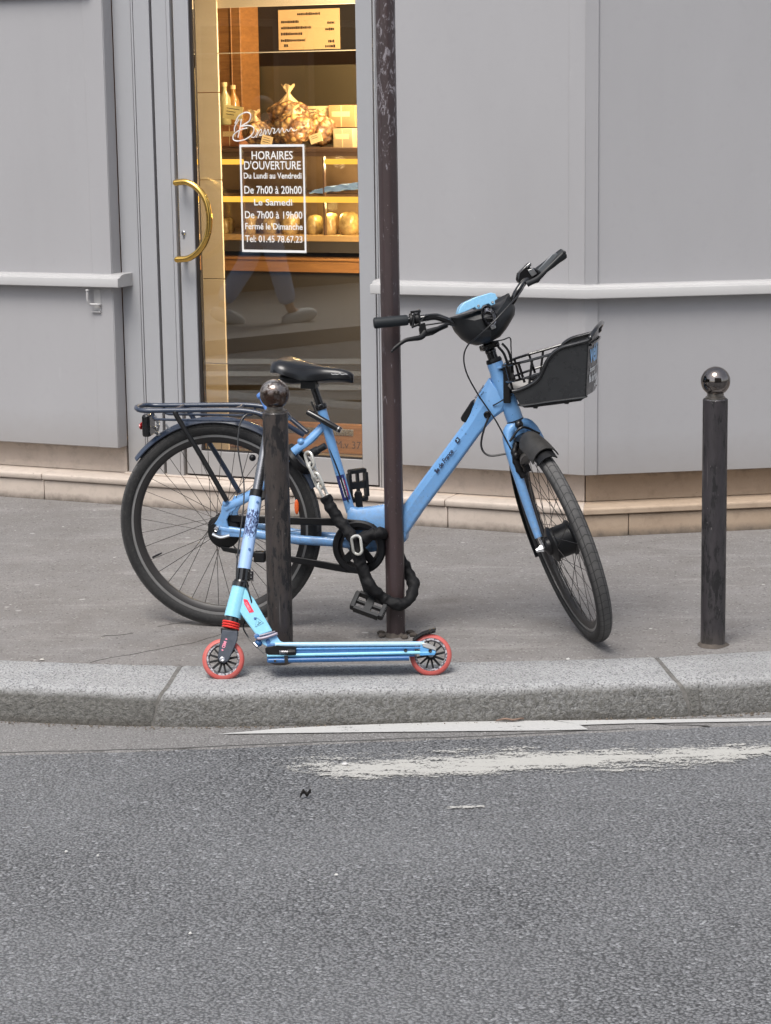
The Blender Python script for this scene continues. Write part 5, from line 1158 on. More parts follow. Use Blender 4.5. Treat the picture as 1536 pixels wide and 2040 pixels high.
# fork
cz = -0.235   # crown height on the steering axis
mb = MB(); mb.lathe(FS.w(0, 0, aB - 0.002), -FS.az, [(0.0, 0), (0.027, 0), (0.029, 0.006), (0.030, 0.03), (0.024, 0.048), (0, 0.05)], 24)
obj('fork_crown', mb, M_blue, bike)
for s_ in (1, -1):
    path = cr([FS.w(0.002, s_ * 0.012, aB - 0.012), FS.w(0.004, s_ * 0.036, aB - 0.028), FS.w(0.008, s_ * 0.050, aB - 0.075), FS.w(0.012, s_ * 0.056, aB - 0.18), FS.w(0.022, s_ * 0.062, -0.50), FS.w(0.038, s_ * 0.066, -AFOOT + 0.035)], 7)
    mb = MB(); mb.tube(path, [lerp(0.026, 0.0155, i / (len(path) - 1)) for i in range(len(path))], 16, ref=FS.ax, flat=0.8); leg = obj('fork_leg', mb, M_blue, bike)
    mb = MB(); e = FS.w(RAKE, s_ * 0.0665, -AFOOT); mb.prism([FS.w(0.030, s_ * 0.063, -AFOOT + 0.05), FS.w(0.05, s_ * 0.063, -AFOOT + 0.045), FS.w(RAKE + 0.016, s_ * 0.063, -AFOOT), FS.w(RAKE, s_ * 0.063, -AFOOT - 0.014), FS.w(RAKE - 0.014, s_ * 0.063, -AFOOT)], FS.ay * 0.006 * s_)
    mb.lathe(e, FS.ay * s_, [(0, -0.002), (0.012, -0.002), (0.0125, 0.006), (0.009, 0.014), (0.006, 0.024), (0, 0.024)], 6); obj('axle_nut', mb, M_chrome, bike)
# front mudguard with its shovel-like front end, and the brake under the crown
mg = guard(FC, FS.ax, FS.az, FS.ay, 0.372, 0.92, 3.35, 0.031, 40); obj('front_mudguard', mg, M_black, bike, sharp=50)
M_dusty = simple('dusty_plastic', (0.014, 0.0135, 0.013), 0.55, var=1.0, vscale=16, c2=(0.05, 0.047, 0.043), bump=0.3, bscale=300)
mb = MB(); secs = []
for i in range(13):
    a = lerp(1.0, 1.42, i / 12); d = FS.ax * math.cos(a) + FS.az * math.sin(a); hw_ = lerp(0.045, 0.040, i / 12); R_ = lerp(0.384, 0.382, i / 12)
    secs.append([FC + d * (R_ - 0.055 * (1 - math.cos(k / 7 * 1.35))) + FS.ay * hw_ * math.sin(k / 7 * 1.35) / math.sin(1.35) for k in range(-7, 8)] + [FC + d * (R_ - 0.004 - 0.053 * (1 - math.cos(k / 7 * 1.35))) + FS.ay * (hw_ - 0.003) * math.sin(k / 7 * 1.35) / math.sin(1.35) for k in range(7, -8, -1)])
mb.loft(secs); obj('mudguard_nose', mb, M_dusty, bike, sharp=50)
for s_ in (1, -1):
    mb = MB(); mb.tube(cr([FS.w(0.03, s_ * 0.022, aB - 0.06), FS.w(0.036, s_ * 0.046, aB - 0.09), FS.w(0.034, s_ * 0.05, aB - 0.14), FS.w(0.03, s_ * 0.042, aB - 0.175)], 5), [0.009 + 0.004 * math.sin(i) ** 2 for i in range(16)], 10)
    mb.box(Fr(FS.w(0.03, s_ * 0.026, aB - 0.15), FS.ax, FS.ay, FS.az), (-0.03, -0.008, -0.012), (0.03, 0.008, 0.012)); mb.ball(FS.w(0.045, s_ * 0.046, aB - 0.1), 0.013, n=12, m=8); obj('brake_arm', mb, M_black, bike, sharp=40)
mb = MB(); mb.tube(cr([FS.w(0.045, 0.05, aB - 0.05), FS.w(0.06, 0.0, aB - 0.02), FS.w(0.05, -0.05, aB - 0.06)], 6), 0.004, 8); mb.ball(FS.w(0.034, 0, aB - 0.01), 0.014, n=12, m=8); obj('brake_cable', mb, M_cable, bike)
# stem
zt = aT + 0.014
mb = MB(); mb.lathe(FS.w(0, 0, aT + 0.013), FS.az, [(0.0, 0), (0.0165, 0), (0.0165, 0.02), (0.018, 0.022), (0.018, 0.03), (0.016, 0.033), (0.0155, 0.14), (0, 0.14)], 24); stem = obj('stem', mb, M_gloss, bike)
cs = FS.u(978, 690, 1, 0); mb = MB(); mb.box(Fr(FS.w(0, 0, 0), FS.ax, FS.ay, FS.az), (-0.02, -0.028, cs[2] - 0.008), (0.04, 0.028, cs[2] + 0.012)); 
for v_ in (-0.018, 0.018): mb.ball(FS.w(0.041, v_, cs[2]), 0.005, n=10, m=6)
obj('stem_clamp', mb, M_gloss, stem, bev=0.004)
# console housing: outline measured on a plane 6 cm in front of the axis
oc = [(898, 632), (905, 646), (912, 660), (925, 675), (938, 684), (955, 688), (975, 684), (998, 672), (1012, 656), (1022, 641), (1031, 626), (1033, 613), (1028, 600), (1020, 582), (1012, 594), (1000, 602), (985, 606), (960, 614), (935, 622), (917, 627)]
def oring(pp, sc, dz=0.0, c0=(968, 640)):
    out = []
    for a, b_ in oc:
        q = FS.u(lerp(c0[0], a, sc), lerp(c0[1], b_, sc) , 0, 0.06); out.append(FS.w(pp - 0.55 * abs(q[1]) * 0.5 * (1 if pp > 0 else 0), q[1], q[2] + dz))
    return out
mb = MB(); mb.loft([oring(-0.045, 0.62, 0.01), oring(-0.03, 0.86, 0.004), oring(0.0, 0.98), oring(0.03, 1.0), oring(0.062, 0.97), oring(0.085, 0.84), oring(0.098, 0.66, -0.002), oring(0.104, 0.4, -0.004)]); con = obj('console', mb, M_grey, bike, sharp=24)
# pale blue plate along the top of the console
pl = [(913, 626), (917, 612), (925, 603), (948, 592), (978, 583), (987, 585), (992, 595), (986, 599), (987, 606), (979, 609), (973, 605), (962, 609), (959, 615), (950, 616), (946, 612), (932, 619)]
mb = MB(); mb.prism([SP(a, b_, 0, 0.108) for a, b_ in pl], -FS.ax * 0.05); pt_ = obj('console_plate', mb, M_blue2, con, bev=0.002)
mb = MB()
for q in ((953, 609), (981, 602)): mb.lathe(SP(*q, 0, 0.109), FS.ax, [(0.004, 0), (0.004, 0.002), (0.002, 0.0025), (0, 0.001)], 12)
obj('plate_screw', mb, M_alu, pt_)
# headlight
hl = FS.u(975, 630, 0, 0.11)
fh = Fr(FS.w(0.098, hl[1], hl[2]), FS.ax, FS.ay, FS.az)
mb = MB(); prof = [(1.0, 0.0), (1.02, 0.008), (0.97, 0.012), (0.9, 0.010), (0.78, 0.002), (0.5, -0.008), (0.2, -0.012), (0, -0.012)]
secs = []
for r, h in prof: secs.append([fh.w(h, 0.0235 * r * math.cos(a) * (1 - 0.12 * math.sin(a)), 0.034 * r * math.sin(a)) for a in [2 * PI * k / 36 for k in range(36)]])
M_refl = simple('reflector_chrome', (0.55, 0.55, 0.57), 0.1, 1.0, bump=0.8, bscale=60)
mb.loft(secs); hlo = obj('headlight', mb, M_gloss, con)
mb = MB(); secs = []
for r, h in ((0.88, 0.0105), (0.7, 0.003), (0.45, -0.004), (0.2, -0.007)): secs.append([fh.w(h + 0.001, 0.0235 * r * math.cos(a), 0.034 * r * math.sin(a) - 0.002) for a in [2 * PI * k / 24 for k in range(24)]])
mb.loft(secs, cap=False); mb.box(Fr(fh.w(0.004, 0, -0.006), FS.ax, (FS.ay + FS.az * 0.4).normalized(), (FS.az - FS.ay * 0.4).normalized()), (-0.004, -0.013, -0.002), (0.003, 0.013, 0.0015)); obj('headlight_reflector', mb, M_refl, hlo)
mb = MB(); mb.box(Fr(SP(982, 652, 0, 0.106), FS.ax, FS.ay, FS.az), (-0.004, -0.009, -0.006), (0.003, 0.007, 0.006)); obj('headlight_reflector', mb, M_alu, hlo, bev=0.002)
# handlebar
hb = lambda px, py, p_: SP(px, py, 0, p_)
gr_e, gr_i = hb(744, 644, 0.006), hb(818, 637, 0.018)
path = cr([hb(752, 643, 0.008), gr_i, hb(842, 634, 0.024), hb(868, 631, 0.034), hb(890, 638, 0.04), hb(915, 646, 0.03), hb(968, 640, 0.0), hb(1016, 605, 0.03), hb(1030, 582, 0.04), hb(1044, 562, 0.03), hb(1062, 548, 0.018), hb(1120, 508, 0.006)], 6)
mb = MB(); mb.tube(path, 0.0112, 14); bars = obj('handlebar', mb, M_gloss, bike)
def grip(a, b_, name='grip'):
    d = b_ - a; L = d.length; mb = MB(); mb.lathe(a, d, [(0, 0), (0.013, 0), (0.0175, 0.003), (0.0185, 0.008), (0.017, 0.03), (0.0178, L * 0.5), (0.0172, L * 0.62), (0.0176, L * 0.625), (0.0172, L * 0.63), (0.0172, L - 0.006), (0.0155, L), (0.0113, L)], 22); return obj(name, mb, M_grip, bars)
grip(gr_e, lerp(gr_e, gr_i, 0.93))
fe, fi = hb(1124, 504, 0.006), hb(1068, 546, 0.018); grip(fe, fi)
# near side: shifter ring, brake lever and its hinge
d = (gr_i - gr_e).normalized()
mb = MB(); q = hb(816, 637, 0.018); mb.lathe(q, d, [(0.0113, 0), (0.019, 0), (0.0205, 0.003), (0.0205, 0.008), (0.015, 0.010), (0.014, 0.016), (0.019, 0.018), (0.019, 0.028), (0.0115, 0.03)], 20)
for (a, b_), (c_, e_) in (((818, 622), (834, 620)), ((820, 652), (834, 646)), ((826, 624), (822, 650)), ((834, 620), (836, 650))): mb.tube([hb(a, b_, 0.034), hb(c_, e_, 0.034)], 0.0042, 8)
mb.ball(hb(835, 620, 0.03), 0.006, n=10, m=6); obj('brake_clamp', mb, M_black, bars, sharp=35)
lev = cr([hb(848, 662, 0.045), hb(838, 672, 0.055), hb(822, 675, 0.06), hb(808, 678, 0.062), hb(796, 686, 0.064), hb(786, 694, 0.065), hb(781, 700, 0.065)], 6)
mb = MB(); n_ = len(lev); mb.tube(lev, [lerp(0.011, 0.0042, (i / (n_ - 1)) ** 0.7) for i in range(n_)], 10, ref=FS.az, flat=0.7); mb.ball(lev[-1], 0.0048, n=10, m=6); obj('brake_lever', mb, M_black, bars)
mb = MB(); mb.prism([hb(*q, 0.034) for q in ((836, 645), (845, 643), (848, 656), (872, 650), (888, 646), (892, 652), (874, 660), (860, 668), (846, 671), (836, 668), (834, 656))], FS.ax * 0.016); mb.lathe(hb(842, 665, 0.05), FS.ax, [(0.004, 0), (0.004, 0.002), (0, 0.002)], 10); obj('lever_hinge', mb, M_black, bars, bev=0.003)
# far side: control unit, lever seen end on
mb = MB(); mb.prism([hb(*q, 0.034) for q in ((1031, 556), (1033, 543), (1052, 524), (1058, 521), (1060, 527), (1055, 534), (1066, 533), (1079, 543), (1081, 552), (1074, 563), (1062, 566), (1052, 560), (1042, 566), (1033, 562))], -FS.ax * 0.03); obj('control_unit', mb, M_gloss, bars, bev=0.005, seg=3)
mb = MB(); mb.prism([hb(*q, 0.038) for q in ((1052, 538), (1062, 534), (1070, 545), (1060, 552))], -FS.ax * 0.01); mb.prism([hb(*q, 0.037) for q in ((1048, 530), (1057, 522), (1058, 527), (1050, 534))], -FS.ax * 0.008); obj('control_button', mb, M_alu, bars, bev=0.0015)
lev = cr([hb(1050, 566, 0.045), hb(1070, 556, 0.06), hb(1085, 542, 0.066), hb(1103, 524, 0.068), hb(1124, 503, 0.066)], 5)
mb = MB(); n_ = len(lev); mb.tube(lev, [lerp(0.010, 0.0045, i / (n_ - 1)) for i in range(n_)], 10, ref=FS.az, flat=0.6); mb.ball(lev[-1], 0.006, n=10, m=6); obj('brake_lever', mb, M_grey, bars)
mb = MB(); mb.prism([hb(*q, 0.05) for q in ((1072, 537), (1100, 506), (1109, 504), (1112, 508), (1080, 545))], -FS.ax * 0.006); obj('brake_lever', mb, simple('grey_lever', (0.13, 0.14, 0.15), 0.4, 0.3), bars, bev=0.002)
# cables
def cable(name, pts, r=0.0026, k=8, m_=M_cable):
    mb = MB(); mb.tube(cr(pts, k), r, 8); return obj(name, mb, m_, bike)
cable('brake_cable', [hb(1046, 566, 0.05), hb(1036, 584, 0.07), hb(1018, 604, 0.11), hb(985, 640, 0.135), hb(955, 668, 0.12), P(932, 688, 0.10), P(924, 712, 0.09), P(930, 744, 0.075), P(950, 782, 0.05), P(970, 812, 0.04), P(990, 842, 0.045), FS.w(0.03, 0.05, aB - 0.09)], 0.0025)
cable('brake_cable', [P(973, 832, 0.036), P(966, 850, 0.045), P(960, 872, 0.05), P(959, 890, 0.052), P(966, 903, 0.055), P(980, 908, 0.055), P(1008, 904, 0.05)], 0.0034)
cable('brake_cable', [hb(838, 649, 0.04), hb(860, 646, 0.05), hb(885, 643, 0.05), hb(906, 647, 0.04)], 0.0024)
cable('brake_cable', [hb(838, 640, 0.035), hb(850, 629, 0.04), hb(872, 628, 0.045), hb(892, 635, 0.045), hb(907, 642, 0.035)], 0.0024)
mb = MB(); lv = cr([hb(850, 660, 0.05), hb(868, 655, 0.056), hb(886, 647, 0.052), hb(904, 646, 0.04)], 5); mb.tube(lv, [0.006 - 0.0028 * i / (len(lv) - 1) for i in range(len(lv))], 8); obj('lever_boot', mb, M_grey, bars)
cable('light_cable', [SP(966, 681, 0, 0.05), SP(985, 680, 0, 0.055), SP(1002, 677, 0, 0.05), SP(1016, 673, 0, 0.03), SP(1018, 690, 0, 0.02), P(1019, 712, 0.01), P(1020, 735, 0.0)], 0.0022, 4)
cable('light_cable', [P(1000, 684, 0.02), P(1012, 698, 0.018), P(1018, 718, 0.01), P(1022, 742, 0.0)], 0.004)
cable('brake_cable', [P(992, 690, -0.01), P(1004, 705, -0.01), P(1012, 728, -0.01), P(1018, 752, -0.01)], 0.0045)
cable('gear_cable', [P(620, 800, -0.03), P(655, 880, 0.0), P(657, 894, 0.012), P(676, 945, 0.019), P(694, 1000, 0.02)], 0.0026)
mb = MB(); q = P(951, 652, 0.02); 

# ------------------------------------------------------------------ basket (fixed to the frame)
bv = 0.135
prof_s = [(1021, 780), (1035, 777), (1053, 769), (1066, 761), (1075, 752), (1080, 742), (1085, 731), (1091, 718), (1100, 706), (1110, 698), (1122, 692), (1145, 686), (1173, 678)]
bot_s = [(1168, 788), (1162, 793), (1100, 800), (1045, 808), (1036, 806), (1029, 795)]
BK = lambda q, v_: FB.w(FB.u(*q, 1, bv)[0], v_, FB.u(*q, 1, bv)[2])
M_basket = simple('basket_panel', (0.012, 0.013, 0.0145), 0.3, var=0.9, vscale=9, c2=(0.024, 0.025, 0.027), rvar=0.14, coat=0.15)
outl = [Vector(FB.u(*q, 1, bv)) for q in cr([Vector((*q, 0)) for q in prof_s], 3) for q in [(q[0], q[1])]] + [Vector(FB.u(*q, 1, bv)) for q in bot_s]
taper = lambda u, w_: bv - 0.10 * max(0, 1.07 - u) * 0.5 - 0.06 * max(0, 1.03 - w_)
basket = None
for s_ in (1, -1):
    mb = MB(); mb.prism([FB.w(q.x, s_ * bv, q.z) for q in outl], _V2 * -0.004 * s_); o = obj('basket_side', mb, M_basket, bike, bev=0.001)
fT, fB = Vector(FB.u(1173, 678, 1, bv)), Vector(FB.u(1168, 788, 1, bv))
r0 = Vector(FB.u(1029, 795, 1, bv)); fl0 = Vector(FB.u(1040, 806, 1, bv))
mb = MB(); mb.loft([[FB.w(lerp(fB.x, fT.x, t_) + dx_ + 0.012 * (1 - (v_ / bv) ** 2), v_, lerp(fB.z, fT.z, t_) + (0.03 * (1 - (v_ / bv) ** 2) if t_ > 0.5 else 0)) for t_, dx_ in ((0, 0), (1, 0), (1, -0.005), (0, -0.005))] for v_ in [lerp(-bv, bv, k / 8) for k in range(9)]]); bfront = obj('basket_front', mb, M_basket, bike)
mb = MB(); mb.prism([FB.w(q.x, -bv + 0.002, q.z) for q in (fl0, Vector(FB.u(1162, 793, 1, bv)), Vector(FB.u(1160, 788, 1, bv)), Vector(FB.u(1040, 800, 1, bv)))], _V2 * (2 * bv - 0.004)); obj('basket_floor', mb, M_basket, bike, bev=0.004)
mb = MB()
ux = [FB.u(*q, 1, bv) for q in ((1030, 806), (1040, 812), (1100, 806), (1160, 798), (1171, 786))]
for q in ((1066, 812), (1128, 803)):
    u = FB.u(*q, 1, bv)
    for s_ in (1, -1): mb.box(FB, (u[0] - 0.007, s_ * (bv - 0.012) - 0.008, u[2] - 0.004), (u[0] + 0.007, s_ * (bv - 0.012) + 0.008, u[2] + 0.014))
obj('basket_foot', mb, M_black, bike, bev=0.002)
mb = MB(); mb.prism([BK(q, bv - 0.003) for q in ((1031, 806), (1045, 813), (1062, 812), (1110, 806), (1157, 799), (1168, 790), (1165, 790), (1100, 800), (1045, 808))], -_V2 * (2 * bv - 0.006)); obj('basket_under_tray', mb, M_black, bike, bev=0.003)
# rim tube round the top edge, bottom bead, wire rear part
mb = MB()
nr = [BK(q, bv) for q in prof_s]; fr2 = [BK(q, -bv) for q in prof_s]
ftop = [FB.w(fT.x + 0.006, bv * 0.97, fT.z + 0.012), FB.w(fT.x + 0.018, bv * 0.7, fT.z + 0.032), FB.w(fT.x + 0.022, 0, fT.z + 0.040), FB.w(fT.x + 0.018, -bv * 0.7, fT.z + 0.032), FB.w(fT.x + 0.006, -bv * 0.97, fT.z + 0.012)]
mb.tube(cr(nr + ftop + fr2[::-1], 5), 0.0068, 12); rim_o = obj('basket_rim', mb, M_gloss, bike)
mb = MB(); mb.tube(cr([FB.w(fT.x + 0.004, bv * 0.9, fT.z - 0.016), FB.w(fT.x + 0.014, bv * 0.4, fT.z - 0.012), FB.w(fT.x + 0.014, -bv * 0.4, fT.z - 0.012), FB.w(fT.x + 0.004, -bv * 0.9, fT.z - 0.016)], 5), 0.0045, 8)
for s_ in (1, -1): mb.tube(cr([BK((1031, 806), bv * s_), BK((1045, 808), bv * s_), BK((1100, 800), bv * s_), BK((1162, 792), bv * s_), BK((1169, 788), bv * s_)], 4), 0.003, 8)
obj('basket_bead', mb, M_gloss, bike)
mb = MB(); mb_w = mb
rear_u = FB.u(1003, 730, 1, bv * 0.7)
def rail(ptsn, r):
    """wire rail: near side pixels from the panel back, round the rear, mirrored"""
    n1 = [FB.w(FB.u(a, b_, 1, v_)[0], v_, FB.u(a, b_, 1, v_)[2]) for a, b_, v_ in ptsn]; fl_ = lambda q: q - _V2 * 2 * _V2.dot(q - FB.o)
    mb_w.tube(cr(n1 + [fl_(q) for q in n1[::-1]], 6), r, 8)
rail([(1100, 705, bv), (1062, 716, 0.13), (1030, 724, 0.12), (1008, 728, 0.085), (1001, 729, 0.04)], 0.0045)
rail([(1082, 742, bv), (1050, 752, 0.128), (1028, 758, 0.115), (1014, 760, 0.08), (1009, 760, 0.04)], 0.004)
for a, b_, v_ in (((1060, 717), (1054, 770), 0.13), ((1033, 724), (1045, 762), 0.12), ((1008, 728), (1022, 779), 0.09), ((1003, 729), (1024, 779), 0.045)):
    for s_ in (1, -1):
        p0, p1 = FB.u(*a, 1, v_), FB.u(*b_, 1, v_); mb.tube([FB.w(p0[0], s_ * v_, p0[2]), FB.w(p1[0], s_ * v_ * 1.0, p1[2])], 0.0042, 8)
obj('basket_wire', mb, M_gloss, bike)
mb = MB(); mb.box(FB, (FB.u(1006, 740, 1, 0)[0], -0.04, FB.u(1010, 800, 1, 0)[2]), (FB.u(1020, 740, 1, 0)[0], 0.04, FB.u(1010, 726, 1, 0)[2])); mb.tube([P(990, 735, 0.012), P(1012, 735, 0.02)], 0.007, 8); mb.tube([P(1000, 775, 0.012), P(1022, 780, 0.02)], 0.007, 8); obj('basket_bracket', mb, M_black, bike, bev=0.004)
mb = MB(); mb.tube([P(992, 734, 0.026), P(1009, 727, 0.028)], 0.005, 8); obj('basket_bracket', mb, M_blue, bike)
mb = MB(); mb.ball(P(1040, 768, 0.02), 0.05, 0.04, 0.02, FB, n=14, m=8, fn=lambda d: 1 + 0.3 * noise.noise(d * 3)); obj('basket_liner', mb, simple('crumpled_grey_bag', (0.3, 0.29, 0.28), 0.6, bump=0.5, bscale=60), bike, sharp=60)
# lettering on the front panel
fx_ = lambda z: lerp(fB.x, fT.x, (z - fB.z) / (fT.z - fB.z))
def on_front(x, z, d): return FB.w(fx_(z) + 0.012 * (1 - (x / bv) ** 2) + 0.001 + d, x, z)
zc = lerp(fB.z, fT.z, 0.70)
M_lb = simple('pale_blue_print', (0.3, 0.55, 0.85), 0.5)
tm = text_mb('véli', 0.088, lambda x, y, d: on_front(-(x - 0.115) * -1 if False else (0.115 - x), zc + y - 0.02, d), align='LEFT', bold=0.0022); obj('basket_lettering', tm, M_lb, bfront, weld=False)
tm = text_mb('go', 0.088, lambda x, y, d: on_front(-0.03 - x, zc + y - 0.02, d), align='LEFT', bold=0.0022); obj('basket_lettering', tm, M_vinyl, bfront, weld=False)
tm = text_mb('location', 0.022, lambda x, y, d: on_front(0.11 - x, zc + y - 0.05, d), align='LEFT', bold=0.0006); obj('basket_lettering', tm, M_vinyl, bfront, weld=False)
mb = MB(); zl = lerp(fB.z, fT.z, 0.45); mb.prism([on_front(x, zl + dz_, 0) for x, dz_ in ((0.11, 0), (0.05, 0), (-0.05, 0), (-0.11, 0), (-0.11, 0.003), (-0.05, 0.003), (0.05, 0.003), (0.11, 0.003))], FB.ax * 0.0005); obj('basket_lettering', mb, M_vinyl, bfront)
zc2 = lerp(fB.z, fT.z, 0.22)
tm = text_mb('île de France', 0.036, lambda x, y, d: on_front(0.115 - x * 0.8, zc2 + y, d), align='LEFT', bold=0.0012); obj('basket_lettering', tm, M_vinyl, bfront, weld=False)
tm = text_mb('mobilités', 0.02, lambda x, y, d: on_front(0.04 - x, zc2 + y - 0.022, d), align='LEFT', bold=0.0006); obj('basket_lettering', tm, M_vinyl, bfront, weld=False)
mb = MB(); mb.prism([on_front(-0.08 - a * 0.035, zc2 + b_ * 0.035 - 0.004, 0) for a, b_ in ((0.15, 0), (0.85, 0), (1, 0.15), (1, 0.85), (0.85, 1), (0.15, 1), (0, 0.85), (0, 0.15))], FB.ax * 0.0006); obj('basket_logo', mb, M_vinyl, bfront)

# ------------------------------------------------------------------ chain lock
lock = thing('chain_lock', 'chain lock in a black cloth sleeve looped round the maroon post', 'chain lock', pc_ + Vector((0, 0, 0.1)))
lk = [P(614, 906, 0.05), P(621, 929, 0.06), P(631, 953, 0.065), P(640, 972, 0.068), P(648, 988, 0.07)]
lc = cr(lk, 10); total = sum((b_ - a).length for a, b_ in zip(lc, lc[1:])); nl = 4
def at_len(path, s_):
    for a, b_ in zip(path, path[1:]):
        L = (b_ - a).length
        if s_ <= L: return a.lerp(b_, s_ / L), (b_ - a).normalized()
        s_ -= L
    return path[-1], (path[-1] - path[-2]).normalized()
for i in range(nl):
    c, d = at_len(lc, total * (i + 0.5) / nl); side = _V2.cross(d).normalized(); n_ = (side * math.cos(0.35) + _V2 * math.sin(0.35)) if i % 2 == 0 else (_V2 * math.cos(0.35) - side * math.sin(0.35))
    hl_, hw_ = total / nl * 0.5 + 0.009, 0.0135; pts = [c + d * (hl_ - hw_) * (1 if math.cos(a) >= 0 else -1) + d * hw_ * math.cos(a) + n_ * hw_ * math.sin(a) for a in [2 * PI * k / 20 + 0.01 for k in range(20)]]
    mb = MB(); mb.tube(pts, 0.0052, 10, closed=True); obj('chain_link', mb, M_link, lock)
M_cloth = simple('black_nylon_sleeve', (0.006, 0.006, 0.007), 0.7, spec=0.3, var=0.5, vscale=20, bump=0.35, bscale=500)
zpole = lambda py, v_: P(790, py, v_)
pw = lambda px, py, dy: WORLD.pt(px, py, 1, pc_.y + dy)      # points at a set distance before or behind the post
sl = [P(648, 988, 0.07), P(658, 1010, 0.074), P(672, 1032, 0.08), P(686, 1050, 0.088), P(699, 1066, 0.10), P(709, 1084, 0.112), P(714, 1104, 0.112), P(719, 1126, 0.110), P(730, 1150, 0.112), P(745, 1176, 0.118), pw(765, 1192, -0.052), pw(790, 1204, -0.058), pw(812, 1198, -0.045), pw(822, 1178, -0.012), pw(822, 1158, 0.022), pw(812, 1138, 0.045), pw(800, 1118, 0.055), pw(786, 1095, 0.055), pw(771, 1072, 0.05), P(760, 1062, 0.085), P(745, 1064, 0.098), P(730, 1068, 0.105), P(718, 1076, 0.112)]
path = cr(sl, 12)
mb = MB(); rr = [0.0190 * (1 + 0.06 * math.sin(i * 0.47 + 2 * math.sin(i * 0.11)) + 0.13 * noise.noise(Vector((i * 0.16, 0, 0)))) for i in range(len(path))]; rr[0] = 0.015
mb.tube(path, rr, 26, wob=0.24); obj('sleeve', mb, M_cloth, lock, sharp=85)
c = P(711, 1086, 0.135); d = (P(714, 1100, 0.13) - P(710, 1072, 0.13)).normalized(); sd_ = _V2.cross(d).normalized(); pts = [c + d * (0.016 * (1 if math.cos(a) >= 0 else -1)) + d * 0.015 * math.cos(a) + sd_ * 0.015 * math.sin(a) + _V2 * 0.004 * math.sin(2 * a) for a in [2 * PI * k / 28 + 0.01 for k in range(28)]]
mb = MB(); mb.tube(pts, 0.0048, 10, closed=True); obj('end_ring', mb, M_link, lock)
# ================================================================== SCOOTER
SA, SB = gnd(445, 1352), gnd(858, 1345)
_sx = (SB - SA).normalized(); _sl = Vector((_sx.y, -_sx.x, 0)); SLEAN = math.radians(22)
_sv = _sl * math.cos(SLEAN) + _Z * math.sin(SLEAN); _su = _Z * math.cos(SLEAN) - _sl * math.sin(SLEAN)
FK = Fr(SA, _sx, _sv, _su)                 # x towards the rear wheel, y towards the viewer's side, z up the leaning scooter
scoot = thing('kick_scooter', 'light blue kick scooter with red wheels on the kerb, leaning back against the bollard', 'scooter', SA, rot=Matrix((_sx, -_sv, _su)).transposed())
K = lambda px, py, v=0.0: FK.pt(px, py, 1, v)
Ku = lambda px, py, v=0.0: FK.u(px, py, 1, v)
M_cyan = paint('cyan_scooter_paint', (0.27, 0.62, 0.80), 0.22, 0); M_peri = paint('periwinkle_tube_paint', (0.34, 0.52, 0.83), 0.25, 0); M_deck = paint('metallic_blue_deck', (0.085, 0.30, 0.60), 0.28, 0)
M_deckd = paint('deep_blue_deck', (0.03, 0.12, 0.31), 0.3, 0); M_deckl = paint('pale_blue_edge', (0.42, 0.66, 0.85), 0.25, 0)
t = NT('red_urethane'); b = t.pr(0.5, 0, 0.4); n1 = t.noise(40, 4, 0.7); t.l(t.mix(t.ramp(n1, 0.35, 0.7), (0.52, 0.09, 0.078), (0.45, 0.125, 0.11)), b.inputs['Base Color']); M_wred = t.m
M_spring = simple('red_rubber', (0.70, 0.035, 0.025), 0.4)
def swheel(px, py, name):
    c = K(px, py); R = 0.0645; mb = MB()
    mb.ring(c, FK.ay, [(R - 0.004, -0.011), (R, -0.006), (R + 0.0005, 0), (R, 0.006), (R - 0.004, 0.011), (R - 0.012, 0.0125), (R - 0.0135, 0.011), (R - 0.0135, -0.011), (R - 0.012, -0.0125)], 64); w_ = obj('wheel', mb, M_wred, scoot, sharp=50)
    mb = MB(); ro = R - 0.0136; mb.ring(c, FK.ay, [(ro, -0.011), (ro, 0.011), (ro - 0.006, 0.011), (ro - 0.008, 0.006), (ro - 0.008, -0.006), (ro - 0.006, -0.011)], 64); obj('wheel_rim', mb, M_whub, w_)
    mb = MB(); mb.lathe(c - FK.ay * 0.013, FK.ay, [(0, 0), (0.013, 0), (0.015, 0.003), (0.015, 0.023), (0.013, 0.026), (0, 0.026)], 24)
    for k in range(12):
        a = 2 * PI * k / 12 + 0.13; d = FK.ax * math.cos(a) + FK.az * math.sin(a); e = FK.ax * -math.sin(a) + FK.az * math.cos(a)
        mb.prism([c + d * 0.012 + e * 0.0032 - FK.ay * 0.008, c + d * (ro - 0.006) + e * 0.0042 + FK.ax * 0 - FK.ay * 0.008, c + d * (ro - 0.006) - e * 0.0006 - FK.ay * 0.008, c + d * 0.012 - e * 0.0032 - FK.ay * 0.008], FK.ay * 0.016)
    obj('wheel_spokes', mb, M_black, w_, bev=0.0008)
    mb = MB(); mb.lathe(c + FK.ay * 0.0131, FK.ay, [(0.009, 0), (0.009, 0.002), (0.004, 0.002), (0, 0.001)], 20); obj('bearing', mb, M_steel, w_)
    return c
t = NT('printed_rim'); b = t.pr(0.5, 0, 0.4); n1 = t.noise(150, 3, 0.7); t.l(t.mix(t.ramp(n1, 0.47, 0.55), (0.07, 0.07, 0.08), (0.42, 0.40, 0.43)), b.inputs['Base Color']); M_whub = t.m
WF, WR = swheel(445, 1314, 'front'), swheel(858, 1305, 'rear')
